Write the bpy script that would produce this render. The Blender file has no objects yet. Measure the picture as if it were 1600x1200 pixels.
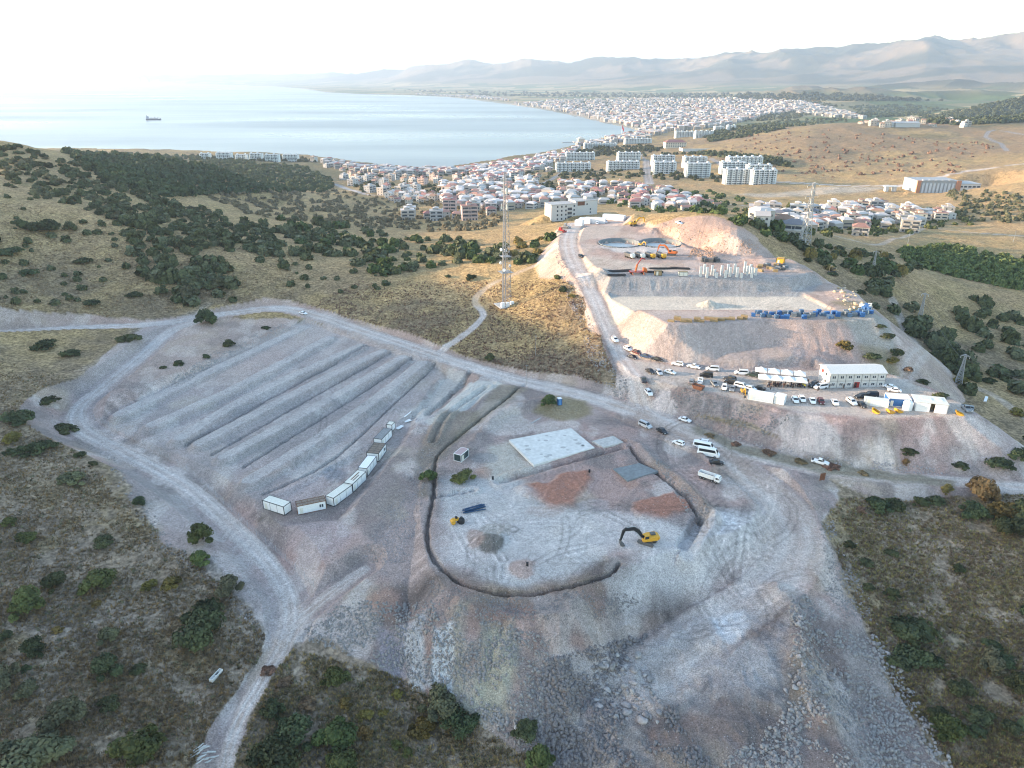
import bpy, bmesh, math, random
import numpy as np
from mathutils import Vector, Matrix
random.seed(7)
RNG = np.random.default_rng(7)
SC = bpy.context.scene
COL = SC.collection
R = math.radians
# ------------------------------------------------------------------ camera
CAMZ = 110.0; PITCH = R(23.4); F = 1111.0
cp, sp = math.cos(PITCH), math.sin(PITCH)
cam_d = bpy.data.cameras.new("camera"); cam = bpy.data.objects.new("camera", cam_d); COL.objects.link(cam)
cam.location = (0, 0, CAMZ); cam.rotation_euler = (R(90) - PITCH, 0, 0)
cam_d.sensor_width = 36; cam_d.lens = 36 * F / 1600; cam_d.clip_start = 1; cam_d.clip_end = 200000
SC.camera = cam

def ray(px, py):
    u = (np.asarray(px, float) - 800) / F; v = (600 - np.asarray(py, float)) / F
    return u, cp + v * sp, -sp + v * cp
def W(px, py, z):
    """world x, y of the point at height z seen at that spot of the survey picture"""
    dx, dy, dz = ray(px, py); t = (z - CAMZ) / dz
    return dx * t, dy * t
def PX(x, y, z):
    d = y * cp - (z - CAMZ) * sp; up = y * sp + (z - CAMZ) * cp
    return 800 + F * x / d, 600 - F * up / d

# ------------------------------------------------------------------ noise
def _h(ix, iy, s):
    n = (ix.astype(np.int64) * 374761393 + iy.astype(np.int64) * 668265263 + s * 974634777) & 0xFFFFFFFF
    n = ((n ^ (n >> 13)) * 1274126177) & 0xFFFFFFFF
    return ((n ^ (n >> 16)) & 0xFFFF) / 65535.0
def vn(x, y, s=0):
    ix = np.floor(x); iy = np.floor(y); fx = x - ix; fy = y - iy
    fx = fx * fx * (3 - 2 * fx); fy = fy * fy * (3 - 2 * fy)
    a = _h(ix, iy, s); b = _h(ix + 1, iy, s); c = _h(ix, iy + 1, s); d = _h(ix + 1, iy + 1, s)
    return a + (b - a) * fx + (c - a) * fy + (a - b - c + d) * fx * fy
def fbm(x, y, sc, o=4, s=0):
    r = 0; a = .5; t = 0; ca, sa = .8, .6
    x = x / sc; y = y / sc
    for i in range(o):
        r = r + a * vn(x, y, s + i * 17); t += a; a *= .5
        x, y = (ca * x - sa * y) * 2.03 + 5.2, (sa * x + ca * y) * 2.03 + 1.3
    return r / t
def ridged(x, y, sc, o=4, s=0):
    r = 0; a = .5; t = 0
    for i in range(o):
        r = r + a * (1 - np.abs(2 * vn(x / sc, y / sc, s + i * 31) - 1)); t += a; a *= .5; sc /= 2.1
    return r / t
def sst(a, b, x):
    t = np.clip((x - a) / (b - a), 0, 1); return t * t * (3 - 2 * t)

# ------------------------------------------------------------------ terrain grid (a fan of rows, dense near, coarse far)
ys = [55.0]
while ys[-1] < 30000:
    y = ys[-1]; ys.append(y + min(max((y * y + 12100) / 83600 * 1.12, .30), .0085 * y + 1.0))
YR = np.array(ys)
uf = np.arange(-.86, .8601, .00155)
co = .86 + np.cumsum(.004 * 1.11 ** np.arange(40))
co = co[co < 3.4]
UC = np.concatenate([-co[::-1], uf, co])
NR, NC = len(YR), len(UC)
UU, YY = np.meshgrid(UC, YR)
DD = .918 * YY + 44.0
X = (UU * DD).ravel(); Y = YY.ravel().copy()

# ------------------------------------------------------------------ natural terrain: control heights
CTRL = [  # picture x, y, height
 (0,1200,-10),(200,1200,-12),(370,1200,-14),(600,1200,-17),(800,1200,-19),(1000,1200,-20),(1200,1200,-20),(1400,1200,-21),(1600,1200,-20),
 (0,1000,-5),(200,1000,-8),(400,1000,-10),(520,1060,-13),(700,1100,-17),(0,800,0),(150,850,-4),(250,900,-6),(0,650,6),(80,600,5),(0,540,7.5),(200,540,5),
 (0,450,19),(100,400,22),(200,450,12),(300,480,6),(0,350,36),(100,320,37),(0,290,44),(0,220,57),(60,236,38),(130,246,28),(180,264,19),
 (1350,800,-6),(1600,800,-5),(1450,900,-11),(1600,950,-12),(1500,1050,-16),(1350,900,-10),(1420,1120,-19),
 (800,850,-3),(1000,900,-5),(600,950,-7),(1100,1000,-12),(900,1030,-12),(1280,1000,-12),(1200,800,-1),(1000,650,0),(800,620,1),(500,650,-2),(600,550,2),
 (700,500,6),(640,440,9),(560,400,11),(790,480,8),(850,420,16),(900,560,6),(820,560,3.5),(935,505,13),(905,470,17.5),(860,500,10.5),(870,430,19),(890,430,21),(820,450,12.5),(925,550,8.5),(960,590,4.5),(868,370,21),(830,380,14),(400,400,15),(300,400,19),(470,480,4),
 (200,330,30),(300,350,19),(400,350,10),(500,350,4),(600,370,5),(700,390,8),(300,300,14),(400,325,0),(500,325,-6),(350,300,-8),
 (1100,560,10),(1300,560,10),(1200,470,16),(1000,440,18),(1100,400,22),(1000,370,22),(1085,346,34),(1130,362,35),(1180,372,31),(1030,344,30),(1210,392,24),
 (1600,762,-6),(1450,700,-5),(1560,680,-7),(1500,640,-6),(1450,560,-3),(1550,600,-8),(1500,500,-7),(1600,540,-10),(1420,470,2),(1380,420,8),(1300,395,14),(1500,430,-8),(1600,450,-10),
 (1400,380,-4),(1300,365,-3),(1500,375,-13),(1600,380,-14),(1230,350,-8),(1300,335,-16),(1450,340,-20),(1600,330,-14),(1480,300,-22),(1600,285,-4),(1200,300,-30),(1100,300,-30),
 (1000,325,-12),(930,340,14),(880,345,16),(840,350,4),(900,315,-20),(780,350,-4),(700,350,-10),(620,345,-15),(550,310,-26),(450,300,-24),(400,290,-24),(700,310,-26),(800,310,-24),(850,290,-32),
 (300,262,-36),(400,258,-42),(500,275,-46),(600,290,-40),(470,246,-58),(300,246,-52),(150,244,-44),(600,263,-68),(700,262,-70),(740,270,-62),(800,255,-66),(870,245,-60),(950,250,-48),(905,228,-68),
 (1050,270,-37),(1150,285,-33),(1100,245,-34),(1000,240,-44),(1000,222,-50),(1060,222,-42),(1120,222,-30),(1080,205,-50),(1150,198,-36),
 (1200,240,-16),(1300,240,-12),(1400,250,-14),(1300,270,-26),(1250,205,2),(1330,192,9),(1420,200,6),(1500,215,0),(1600,210,6),(1600,250,-2),(1180,212,-16),
 (1520,172,-6),(1590,156,30),(1440,184,-42),(1400,180,-55),(1340,176,-62),(1600,182,-22),(1480,186,-30),
]
CTRLW = [(-600,60,135),(-600,200,130),(-600,300,116),(-590,360,101),(-560,420,86),(-525,500,74),(-480,590,54),(-330,820,8),(-800,300,125),(-900,520,75),(-400,250,62),(-400,400,62),(-300,300,40),
 (-1000,1000,0),(-1400,1500,-60),(-800,1500,-50),(-1400,300,110),(-250,70,14),(-400,60,50),(250,60,-24),(330,150,-14),(420,250,-8),(500,60,-25),(560,330,0),(700,400,10),(900,500,30),(1500,300,40),(1500,900,40),(1200,1200,20),(1900,1500,40),(1700,2000,40),
 (0,55,-22),(-80,55,-14),(80,55,-25),
 (300,3000,-72),(700,3000,-70),(1500,3200,-40),(2300,3000,60),(0,5000,-73),(2500,5000,-60),(1000,5000,-70),(4000,6000,-40),(-2000,9000,-73),(4000,9000,-50),(0,9000,-72),(0,20000,-72),(9000,12000,-50),(-15000,20000,-72),(15000,25000,-50)]
pts = []
for px, py, z in CTRL:
    x, y = W(px, py, z); pts.append((x, y, z))
pts += CTRLW
pts = np.array(pts, float)
def wrp(x, y): return np.stack([x / (.918 * np.abs(y) + 44) , 1.25 * np.log(y + 60)], -1)
A = wrp(pts[:, 0], pts[:, 1])
def U_(d2): return .5 * d2 * np.log(d2 + 1e-9)
n = len(A)
K = U_(((A[:, None] - A[None]) ** 2).sum(-1)) + np.eye(n) * 2e-4
Pm = np.concatenate([np.ones((n, 1)), A], 1)
M_ = np.block([[K, Pm], [Pm.T, np.zeros((3, 3))]])
sol = np.linalg.solve(M_, np.concatenate([pts[:, 2], np.zeros(3)]))
ri = np.unique(np.concatenate([np.arange(0, NR, 5), [NR - 1]])); ci = np.unique(np.concatenate([np.arange(0, NC, 6), [NC - 1]]))
cu, cy = np.meshgrid(UC[ci], YR[ri])
B = wrp((cu * (.918 * cy + 44)).ravel(), cy.ravel())
zc = np.zeros(len(B))
for i in range(0, len(B), 4000):
    b = B[i:i + 4000]
    zc[i:i + 4000] = U_(((b[:, None] - A[None]) ** 2).sum(-1)) @ sol[:n] + sol[n] + b @ sol[n + 1:]
zc = zc.reshape(len(ri), len(ci))
t1 = np.stack([np.interp(UC, UC[ci], r) for r in zc])
Z = np.stack([np.interp(YR, YR[ri], t1[:, j]) for j in range(NC)], 1).ravel()
depth = DD.ravel()
Z += (fbm(X, Y, 60, 4, 3) - .5) * np.clip(5 * sst(300, 900, Y) + 2.2, 0, 9) * (1 - sst(2600, 3500, Y))
Z += (fbm(X, Y, 7, 3, 9) - .5) * .8 * (1 - sst(400, 800, Y))

# ------------------------------------------------------------------ signed distances
def bbox(P, m):
    return np.where((X > P[:, 0].min() - m) & (X < P[:, 0].max() + m) & (Y > P[:, 1].min() - m) & (Y < P[:, 1].max() + m))[0]
def seg_d(x, y, P, closed=False, zs=None, ws=None):
    """distance to a polyline, height and width along it, side, arc length"""
    d = np.full(len(x), 1e9); zz = np.zeros(len(x)); ww = np.zeros(len(x)); sd = np.zeros(len(x)); al = np.zeros(len(x)); L = 0
    n = len(P); last = n if closed else n - 1
    for i in range(last):
        a = P[i]; b = P[(i + 1) % n]; e = b - a; l2 = e @ e + 1e-9
        t = np.clip(((x - a[0]) * e[0] + (y - a[1]) * e[1]) / l2, 0, 1)
        dx = x - a[0] - t * e[0]; dy = y - a[1] - t * e[1]; q = np.hypot(dx, dy); m = q < d
        d[m] = q[m]
        if zs is not None: zz[m] = (zs[i] + (zs[(i + 1) % n] - zs[i]) * t)[m]
        if ws is not None: ww[m] = (ws[i] + (ws[(i + 1) % n] - ws[i]) * t)[m]
        sd[m] = (e[0] * dy - e[1] * dx)[m]; al[m] = (L + t * math.sqrt(l2))[m]; L += math.sqrt(l2)
    return d, zz, ww, np.sign(sd), al
def inside(x, y, P):
    r = np.zeros(len(x), bool); n = len(P)
    for i in range(n):
        a = P[i]; b = P[(i + 1) % n]
        if a[1] == b[1]: continue
        c = (a[1] > y) != (b[1] > y)
        r ^= c & (x < (b[0] - a[0]) * (y - a[1]) / (b[1] - a[1]) + a[0])
    return r
def smooth(P, k=6):
    """Catmull-Rom through rows of numbers"""
    P = np.array(P, float); out = []
    for i in range(len(P) - 1):
        p0 = P[max(i - 1, 0)]; p1 = P[i]; p2 = P[i + 1]; p3 = P[min(i + 2, len(P) - 1)]
        for t in np.arange(k) / k:
            out.append(.5 * (2 * p1 + (p2 - p0) * t + (2 * p0 - 5 * p1 + 4 * p2 - p3) * t * t + (3 * p1 - p0 - 3 * p2 + p3) * t ** 3))
    out.append(P[-1]); return np.array(out)
def poly_w(P):   # rows px, py, z -> world polygon + plane heights
    P = np.array(P, float); x, y = W(P[:, 0], P[:, 1], P[:, 2]); return np.stack([x, y], 1), P[:, 2]

NV = len(X)
STREAK = np.full(NV, .5); GRAV = np.zeros(NV); ROAD = np.zeros(NV); TINT = np.zeros((NV, 3)); TA = np.zeros(NV)
def tint(idx, a, rgb):
    a = np.clip(a, 0, 1)
    TINT[idx] = TINT[idx] * (1 - a[:, None]) + np.array(rgb) * a[:, None]; TA[idx] = TA[idx] * (1 - a) + a

def pad(P, fill=.66, cut=1.0, band=40, grav=True, rough=.15, edge=0.6, gmax=99):
    Pw, zs = poly_w(P); I = bbox(Pw, band); x, y = X[I], Y[I]
    A_ = np.stack([Pw[:, 0], Pw[:, 1], np.ones(len(Pw))], 1); c, *_ = np.linalg.lstsq(A_, zs, rcond=None)
    d, _, _, _, al = seg_d(x, y, Pw, True); ins = inside(x, y, Pw)
    wob = (fbm(x, y, 9, 3, 21) - .5) * 3.0 * edge; d = np.where(ins, -d, d) + wob
    zp = c[0] * np.clip(x, Pw[:, 0].min(), Pw[:, 0].max()) + c[1] * np.clip(y, Pw[:, 1].min(), Pw[:, 1].max()) + c[2]
    do = np.clip(d, 0, None); z0 = Z[I]
    rg = (fbm(x, y, 5, 3, 5) - .5) * rough
    rn = ridged(al + 1.5 * fbm(x, y, 5, 2, 7), do * .12, 3.2, 4, 8); rill = (rn - .5) * .5 * np.clip(do / 4, 0, 1)
    up = zp + cut * do + rg + rill * (do > 0); lo = zp - fill * do + rg + rill * (do > 0)
    zn = np.clip(z0, np.minimum(lo, up), up)
    ch = np.abs(zn - z0)
    Z[I] = np.where(do < band - 2, zn, z0); STREAK[I] = np.where((do > .5) & (ch > .2) & (do < band - 2), rn, STREAK[I])
    if grav:
        g = np.where(d < .8, 1.0, np.clip(ch * 2.0, 0, 1) * (do < gmax)); GRAV[I] = np.maximum(GRAV[I], g)
    return I, d

def road(P, grade=True, cut=.9, fill=.6, band=26, k=6, grav=True, road_v=1.0, sh=1.5):
    S = smooth(P, k); x, y = W(S[:, 0], S[:, 1], S[:, 2]); Pw = np.stack([x, y], 1); I = bbox(Pw, band)
    d, zz, ww, sd, al = seg_d(X[I], Y[I], Pw, False, S[:, 2], S[:, 3])
    dn = d + (fbm(X[I], Y[I], 6, 3, 33) - .5) * .8
    if grade:
        do = np.clip(d - ww - sh, 0, None); z0 = Z[I]
        zn = np.clip(z0, zz - fill * do, zz + cut * do); ch = np.abs(zn - z0)
        ok = do < band - ww - sh - 1
        Z[I] = np.where(ok, zn, z0)
        if grav: GRAV[I] = np.maximum(GRAV[I], np.where(ok, np.clip(ch * 1.6, 0, 1), 0)); GRAV[I] = np.maximum(GRAV[I], 1 - sst(ww + .6, ww + sh + .8, dn))
    ROAD[I] = np.maximum(ROAD[I], road_v * (1 - sst(ww * .85, ww * 1.1 + .3, dn)))
    # wheel tracks: paler along, darker middle
    tr = np.exp(-((d - ww * .45) / (ww * .2)) ** 2)
    tint(I, road_v * .6 * tr * (d < ww) * (.4 + fbm(X[I], Y[I], 14, 3, 35)), (.60, .565, .545)); rut = np.exp(-((d - ww * .72) / (ww * .10)) ** 2) + .8 * np.exp(-(d / (ww * .14)) ** 2); tint(I, road_v * .55 * rut * (fbm(X[I], Y[I], 18, 3, 36) > .46), (.33, .295, .275))
    return I, d
def line(P, k=5, band=15):
    S = smooth(P, k); x, y = W(S[:, 0], S[:, 1], S[:, 2]); Pw = np.stack([x, y], 1); I = bbox(Pw, band)
    d, zz, ww, sd, al = seg_d(X[I], Y[I], Pw, False, S[:, 2]); return I, d, sd, al, zz
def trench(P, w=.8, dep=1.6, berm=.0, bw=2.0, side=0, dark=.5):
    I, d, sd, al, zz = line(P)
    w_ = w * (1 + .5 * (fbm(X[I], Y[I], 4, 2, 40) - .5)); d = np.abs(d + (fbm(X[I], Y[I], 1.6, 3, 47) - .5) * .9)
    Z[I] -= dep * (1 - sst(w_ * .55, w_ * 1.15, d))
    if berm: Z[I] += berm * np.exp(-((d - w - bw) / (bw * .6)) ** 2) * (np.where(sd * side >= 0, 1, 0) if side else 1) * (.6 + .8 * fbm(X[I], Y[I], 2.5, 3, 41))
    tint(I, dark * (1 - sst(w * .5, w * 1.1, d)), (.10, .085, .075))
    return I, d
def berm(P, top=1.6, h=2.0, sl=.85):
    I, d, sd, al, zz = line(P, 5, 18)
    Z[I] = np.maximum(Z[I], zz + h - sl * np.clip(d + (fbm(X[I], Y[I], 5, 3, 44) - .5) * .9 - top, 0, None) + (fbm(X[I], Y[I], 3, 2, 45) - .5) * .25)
    tint(I, .6 * (1 - sst(top * .85, top * 1.2, d)), (.47, .44, .425)); tint(I, .4 * sst(top * 1.3, top * 1.6, d) * (1 - sst(top + h / sl * .8, top + h / sl * 1.2, d)), (.235, .215, .215))  # pale dust on crests; faces darkened in colour to show the shaded form
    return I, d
def mound(px, py, z, r, h, p=1.0):
    x, y = W(px, py, z); I = np.where((np.abs(X - x) < r * 1.6) & (np.abs(Y - y) < r * 1.6))[0]
    d = np.hypot(X[I] - x, Y[I] - y) / r + (fbm(X[I], Y[I], r * .5, 3, int(px)) - .5) * .35
    Z[I] += h * np.clip(1 - d, 0, 1) ** p; return I, d
def patch(P, rgb, a=1.0, soft=1.2, z=0, rel=None):
    Q = np.array([(p[0], p[1], z if len(p) < 3 else p[2]) for p in P], float); x, y = W(Q[:, 0], Q[:, 1], Q[:, 2]); Pw = np.stack([x, y], 1)
    I = bbox(Pw, soft * 3 + 2); d = seg_d(X[I], Y[I], Pw, True)[0]; d = np.where(inside(X[I], Y[I], Pw), -d, d) + (fbm(X[I], Y[I], soft * 4, 4, 51) - .5) * soft * 3
    m = 1 - sst(-soft, soft, d); tint(I, a * m, rgb); return I, m
# ------------------------------------------------------------------ shaping the site
# upper site, from the back to the front
ZNAT = Z.copy()
pad([(848,351,13),(905,345,13),(965,339,13),(962,331,13),(850,334,13)], cut=.6, fill=.5, band=60, grav=False)
pad([(890,344,16),(930,338,16),(960,340,17),(985,346,19),(960,362,21),(890,362,20)], cut=.8)
pad([(884,362,25),(930,352,25),(1000,352,25),(1050,372,25),(1075,388,25),(1150,400,25),(1235,404,25),(1262,418,25),(1292,434,25),(1180,434,25),(930,432,25),(905,424,25),(884,395,25)], cut=1.1, rough=.3, edge=.2)
pad([(935,462,20),(950,456,20),(1240,456,20),(1296,440,20),(1330,455,20),(1362,480,20),(1368,499,20),(1290,502,20),(1200,500,20),(1060,506,20),(1000,506,20),(950,500,20)], fill=.72, edge=.3)
I, d = pad([(955,462,19),(1252,462,19),(1300,486,19),(960,486,19)], cut=.8, band=8)
R4 = [(1046,660,0,3.5),(1010,640,.5,3.2),(985,592,4,3),(962,540,9,3),(946,505,13.5,3),(930,468,18,3),(908,430,22,3.2),(893,402,24,4),(888,375,24.5,4),(897,350,21,4)]
S_ = smooth(R4, 6); x_, y_ = W(S_[:, 0], S_[:, 1], S_[:, 2]); Pw_ = np.stack([x_, y_], 1); I = bbox(Pw_, 70); d, zz, ww, sd, al = seg_d(X[I], Y[I], Pw_, False, S_[:, 2], S_[:, 3])
m = (sd > 0) & (d < 70) & (al > 25) & (al < 330)
Z[I] = np.where(m, ZNAT[I], Z[I]); GRAV[I] = np.where(m, 0, GRAV[I])
road(R4, fill=.7)
pad([(948,546,7.6),(985,556,8),(1050,567,8),(1180,576,8),(1272,575,8),(1390,585,8),(1450,604,8),(1502,630,8),(1530,648,8),(1490,657,8),(1350,656,8),(1235,642,8),(1160,622,8),(1075,606,8),(1018,602,6.5),(985,592,5)], fill=.66, cut=1.3)
pad([(1418,304,-25),(1545,304,-25),(1550,291,-25),(1418,291,-25)], cut=.5, fill=.4, band=80, grav=False)
# middle: right road and main road
R1 = [(-90,526,8,3.2),(0,519,7,3.2),(120,512,5.5,3.2),(230,507,4.6,3.4),(330,494,4,4.2),(420,482,3.6,4.6),(480,489,3,4.6),(560,515,2.5,4.2),(640,541,2,4),(720,568,1.5,4),(800,592,1,4),(860,606,.7,4.5),(930,624,.4,4.5),(990,643,.2,4.5),(1060,668,-.2,5),(1130,694,-.7,5),(1200,714,-1.3,4.5),(1300,736,-2.2,3.6),(1400,747,-3.2,3.2),(1500,753,-4.2,3),(1600,762,-5.2,3),(1720,770,-6,3)]
# main working pad, its banks, the terraces on the left
pad([(655,800,-1.5),(660,740,-1.3),(690,708,-1.2),(735,680,-1),(800,650,-.6),(860,640,-.4),(930,650,-.4),(1000,670,-.5),(1100,720,-1),(1190,770,-1.6),(1199,825,-1.6),(1160,870,-1.6),(1080,905,-1.6),(1000,930,-1.6),(900,955,-1.6),(800,958,-1.6),(720,938,-1.6),(672,890,-1.6)], fill=.72, cut=.8, rough=.35, band=60)
pad([(160,655,-1.2),(300,590,-.6),(476,506,.8),(600,545,.6),(690,572,.4),(770,592,.3),(730,640,-1),(650,660,-1.8),(600,715,-2.8),(540,790,-3.8),(430,815,-4.2),(390,790,-4),(330,745,-3.2),(240,700,-2.2)], fill=.6, cut=.62, rough=.3, band=30)
pad([(395,792,-4.4),(430,822,-4.6),(528,812,-4.6),(560,770,-4.2),(608,715,-3.6),(648,655,-2.8),(700,585,-1.2),(735,590,-1.2),(700,640,-2.4),(662,640,-2.6),(600,690,-3.4),(520,740,-4.2),(450,775,-4.4)], fill=.62, cut=.6, rough=.25, band=20)
# deep working bench below the pad on the right, with the ramp down to it
RAMP = [(1120,700,-.8,5),(1175,745,-1.6,6),(1225,790,-3.2,6.5),(1245,845,-5.6,6.5),(1222,900,-8.2,6.5),(1170,945,-10.2,6.5),(1100,990,-12,7),(1030,1050,-13.5,8)]
pad([(1040,1010,-12),(1150,950,-9.5),(1235,930,-8),(1262,1000,-10),(1290,1100,-13),(1330,1210,-16),(1000,1230,-17),(900,1130,-16),(930,1060,-14)], fill=.6, cut=1.1, rough=1.0, band=40)
I, d = road(RAMP, cut=.95, fill=.62, band=34, road_v=.55, sh=1.0)
road(R1, fill=.62, cut=.8, band=30)
R2 = [(345,492,4.2,3.2),(300,505,4,3),(262,521,3.4,2.9),(215,562,1.8,2.8),(160,606,-.2,2.8),(122,640,-1.6,3),(130,672,-2.6,3.4),(205,712,-4,3),(290,760,-5.6,2.8),(350,812,-6.6,2.7),(402,862,-7.8,2.6),(440,910,-8.8,2.5),(454,950,-9.6,2.4),(446,1000,-10.8,2.2),(412,1060,-12.2,1.7),(372,1130,-13.6,1.5),(352,1200,-15,1.4),(340,1270,-16,1.4)]
road(R2, fill=.6, cut=.75, band=24, sh=2.2)
road([(452,985,-10.2,2),(480,958,-9.4,1.8),(520,925,-8,1.6),(570,890,-6.5,1.5)], fill=.6, band=14, road_v=.7)
road([(682,552,1.9,2),(715,532,3.4,1.8),(748,505,5.4,1.7),(755,488,6.6,1.7),(742,468,7.6,1.7),(765,450,8.8,1.7),(810,430,12.4,1.7),(848,412,15.8,1.7),(868,398,18,1.7)], grade=False, band=12, sh=.2, grav=False, cut=.4, fill=.4)
road([(1400,952,-12,.35),(1500,958,-13,.35),(1600,975,-13,.35)], grade=False, band=8, road_v=.16)
# tracks that only lie on the ground
for P in ([(1392,470,2,2.2),(1415,520,-1,2.6),(1440,560,-3,3.0),(1418,590,2,3.5),(1400,610,6,4)], [(1440,560,-3,2.2),(1490,590,-6,2),(1560,620,-8,2),(1640,680,-9,2)], [(1280,378,-3,2),(1360,392,-4,2),(1400,372,-6,2),(1450,352,-16,2)], [(1450,352,-16,2.6),(1530,362,-14,2.6),(1640,370,-14,2.6)]): road(P, grade=False, band=16, road_v=.42)
for P in ([(1190,283,-31,6),(1300,287,-28,5),(1400,290,-26,5),(1450,292,-24,5)], [(1400,292,-26,5),(1500,272,-16,4),(1600,256,-4,4),(1700,245,0,4)],
          [(1572,240,-6,4),(1560,225,-2,4),(1540,214,2,4),(1560,205,5,4),(1640,222,3,4)], [(900,256,-55,5),(870,272,-45,5),(848,288,-36,5)], [(1010,252,-45,7),(1012,275,-38,7),(1015,288,-34,7)], [(1160,284,-33,5),(1110,255,-37,5)],
          [(525,285,-40,4),(560,300,-34,4),(640,308,-30,4)], [(820,300,-29,4),(900,305,-26,4),(1000,318,-17,4),(1120,320,-22,4),(1240,330,-16,4)], [(1010,262,-40,3),(1000,240,-45,3),(960,235,-52,3)], [(1270,372,-4,2),(1240,340,-14,2)],
          [(520,285,-40,3),(540,296,-37,3)]):
    road(P, grade=False, band=16)
for px, py in ((968, 379.5), (1032, 379.5)):
    x, y = W(px, py, 25); I = np.where((np.abs(X - x) < 14) & (np.abs(Y - y) < 14))[0]; Z[I] -= 2.7 * (1 - sst(11.2, 12.0, np.hypot(X[I] - x, Y[I] - y)))
# spoil heaps inside the upper site
for px, py, z, r, h in [(925,425,25,9,3.2),(1108,474,20,5.2,3.0),(1012,392,25,7,.8),(985,352,20,12,3),(1020,362,25,8,2.5),(1090,386,25,10,2),(1120,402,25,12,1.6),(1195,412,25,12,2),(1240,418,25,9,1.6),(1320,460,20,9,1.5)]: mound(px, py, z, r, h)
# berms of the terraces
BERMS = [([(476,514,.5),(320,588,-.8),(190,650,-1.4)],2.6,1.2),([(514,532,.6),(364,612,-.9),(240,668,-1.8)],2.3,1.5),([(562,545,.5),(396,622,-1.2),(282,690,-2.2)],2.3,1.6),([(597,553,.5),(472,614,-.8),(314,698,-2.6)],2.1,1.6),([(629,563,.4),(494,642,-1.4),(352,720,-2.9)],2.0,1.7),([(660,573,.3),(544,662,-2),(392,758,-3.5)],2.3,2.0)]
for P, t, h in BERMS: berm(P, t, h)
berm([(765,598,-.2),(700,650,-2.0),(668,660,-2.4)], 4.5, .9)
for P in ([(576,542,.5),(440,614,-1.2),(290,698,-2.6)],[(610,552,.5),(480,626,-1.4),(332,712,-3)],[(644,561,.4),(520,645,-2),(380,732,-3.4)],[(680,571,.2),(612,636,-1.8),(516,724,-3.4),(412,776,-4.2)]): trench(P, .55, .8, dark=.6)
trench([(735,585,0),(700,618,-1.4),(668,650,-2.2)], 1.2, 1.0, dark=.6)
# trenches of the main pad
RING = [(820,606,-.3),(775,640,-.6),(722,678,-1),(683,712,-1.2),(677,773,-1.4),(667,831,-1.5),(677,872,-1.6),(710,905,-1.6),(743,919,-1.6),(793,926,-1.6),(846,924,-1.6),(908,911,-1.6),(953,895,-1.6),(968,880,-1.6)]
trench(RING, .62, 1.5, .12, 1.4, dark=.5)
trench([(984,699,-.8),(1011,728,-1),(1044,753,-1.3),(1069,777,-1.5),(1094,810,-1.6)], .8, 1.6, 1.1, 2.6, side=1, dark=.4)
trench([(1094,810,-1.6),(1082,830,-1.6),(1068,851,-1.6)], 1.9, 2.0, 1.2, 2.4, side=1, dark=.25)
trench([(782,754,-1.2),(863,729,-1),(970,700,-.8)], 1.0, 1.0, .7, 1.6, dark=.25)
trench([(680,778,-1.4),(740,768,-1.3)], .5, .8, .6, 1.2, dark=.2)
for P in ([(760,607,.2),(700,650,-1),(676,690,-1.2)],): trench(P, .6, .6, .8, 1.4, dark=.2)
I, d = line([(1000,924,-1.6),(1114,893,-1.6),(1176,856,-1.6),(1201,820,-1.6),(1195,785,-1.5)])[:2]; Z[I] += .9 * np.exp(-(d / 1.6) ** 2) * (.4 + 1.1 * fbm(X[I], Y[I], 3, 3, 61))
I, d = line([(860,630,0),(800,640,0),(760,668,-.5),(735,700,-1)])[:2]; Z[I] += 1.4 * np.exp(-(d / 2.6) ** 2) * (.4 + 1.1 * fbm(X[I], Y[I], 3, 3, 62))
I, d = line([(1215,905,-5.5),(1246,960,-8),(1255,1050,-11),(1290,1120,-13)])[:2]; Z[I] += 2.0 * np.exp(-(d / 3.0) ** 2) * (.4 + 1.1 * fbm(X[I], Y[I], 3, 3, 63))
RED = (.33, .165, .12)
for P, h in ([(811,763),(855,757),(883,742),(921,738),(925,753),(904,782),(900,794),(859,794),(822,777)], 1.1), ([(987,786),(1053,769),(1073,782),(1081,798),(1024,815),(999,810),(987,796)], .7):
    I, m = patch(P, RED, .95, 1.3, -1.5); Z[I] += h * m * (.3 + 1.2 * fbm(X[I], Y[I], 4, 3, 66))
I, d = mound(768, 848, -1.5, 5, 1.5); tint(I, .8 * (1 - sst(.6, 1.05, d)), (.15, .135, .12))
for px, py, r, h in [(742,842,5,.4),(817,889,5,.8),(757,740,4,.6),(600,915,5,.4)]:
    I, d = mound(px, py, -1.5, r, h); tint(I, .7 * (1 - sst(.5, 1.1, d)), (.37, .23, .18))
I, d = mound(520, 744, -4.4, 5, 1.0); tint(I, .7 * (1 - sst(.6, 1.1, d)), (.27, .27, .28))
patch([(952,735),(985,728),(1000,760),(985,768),(960,752)], (.36, .22, .17), .8, 1.0, -1.4)

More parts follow.
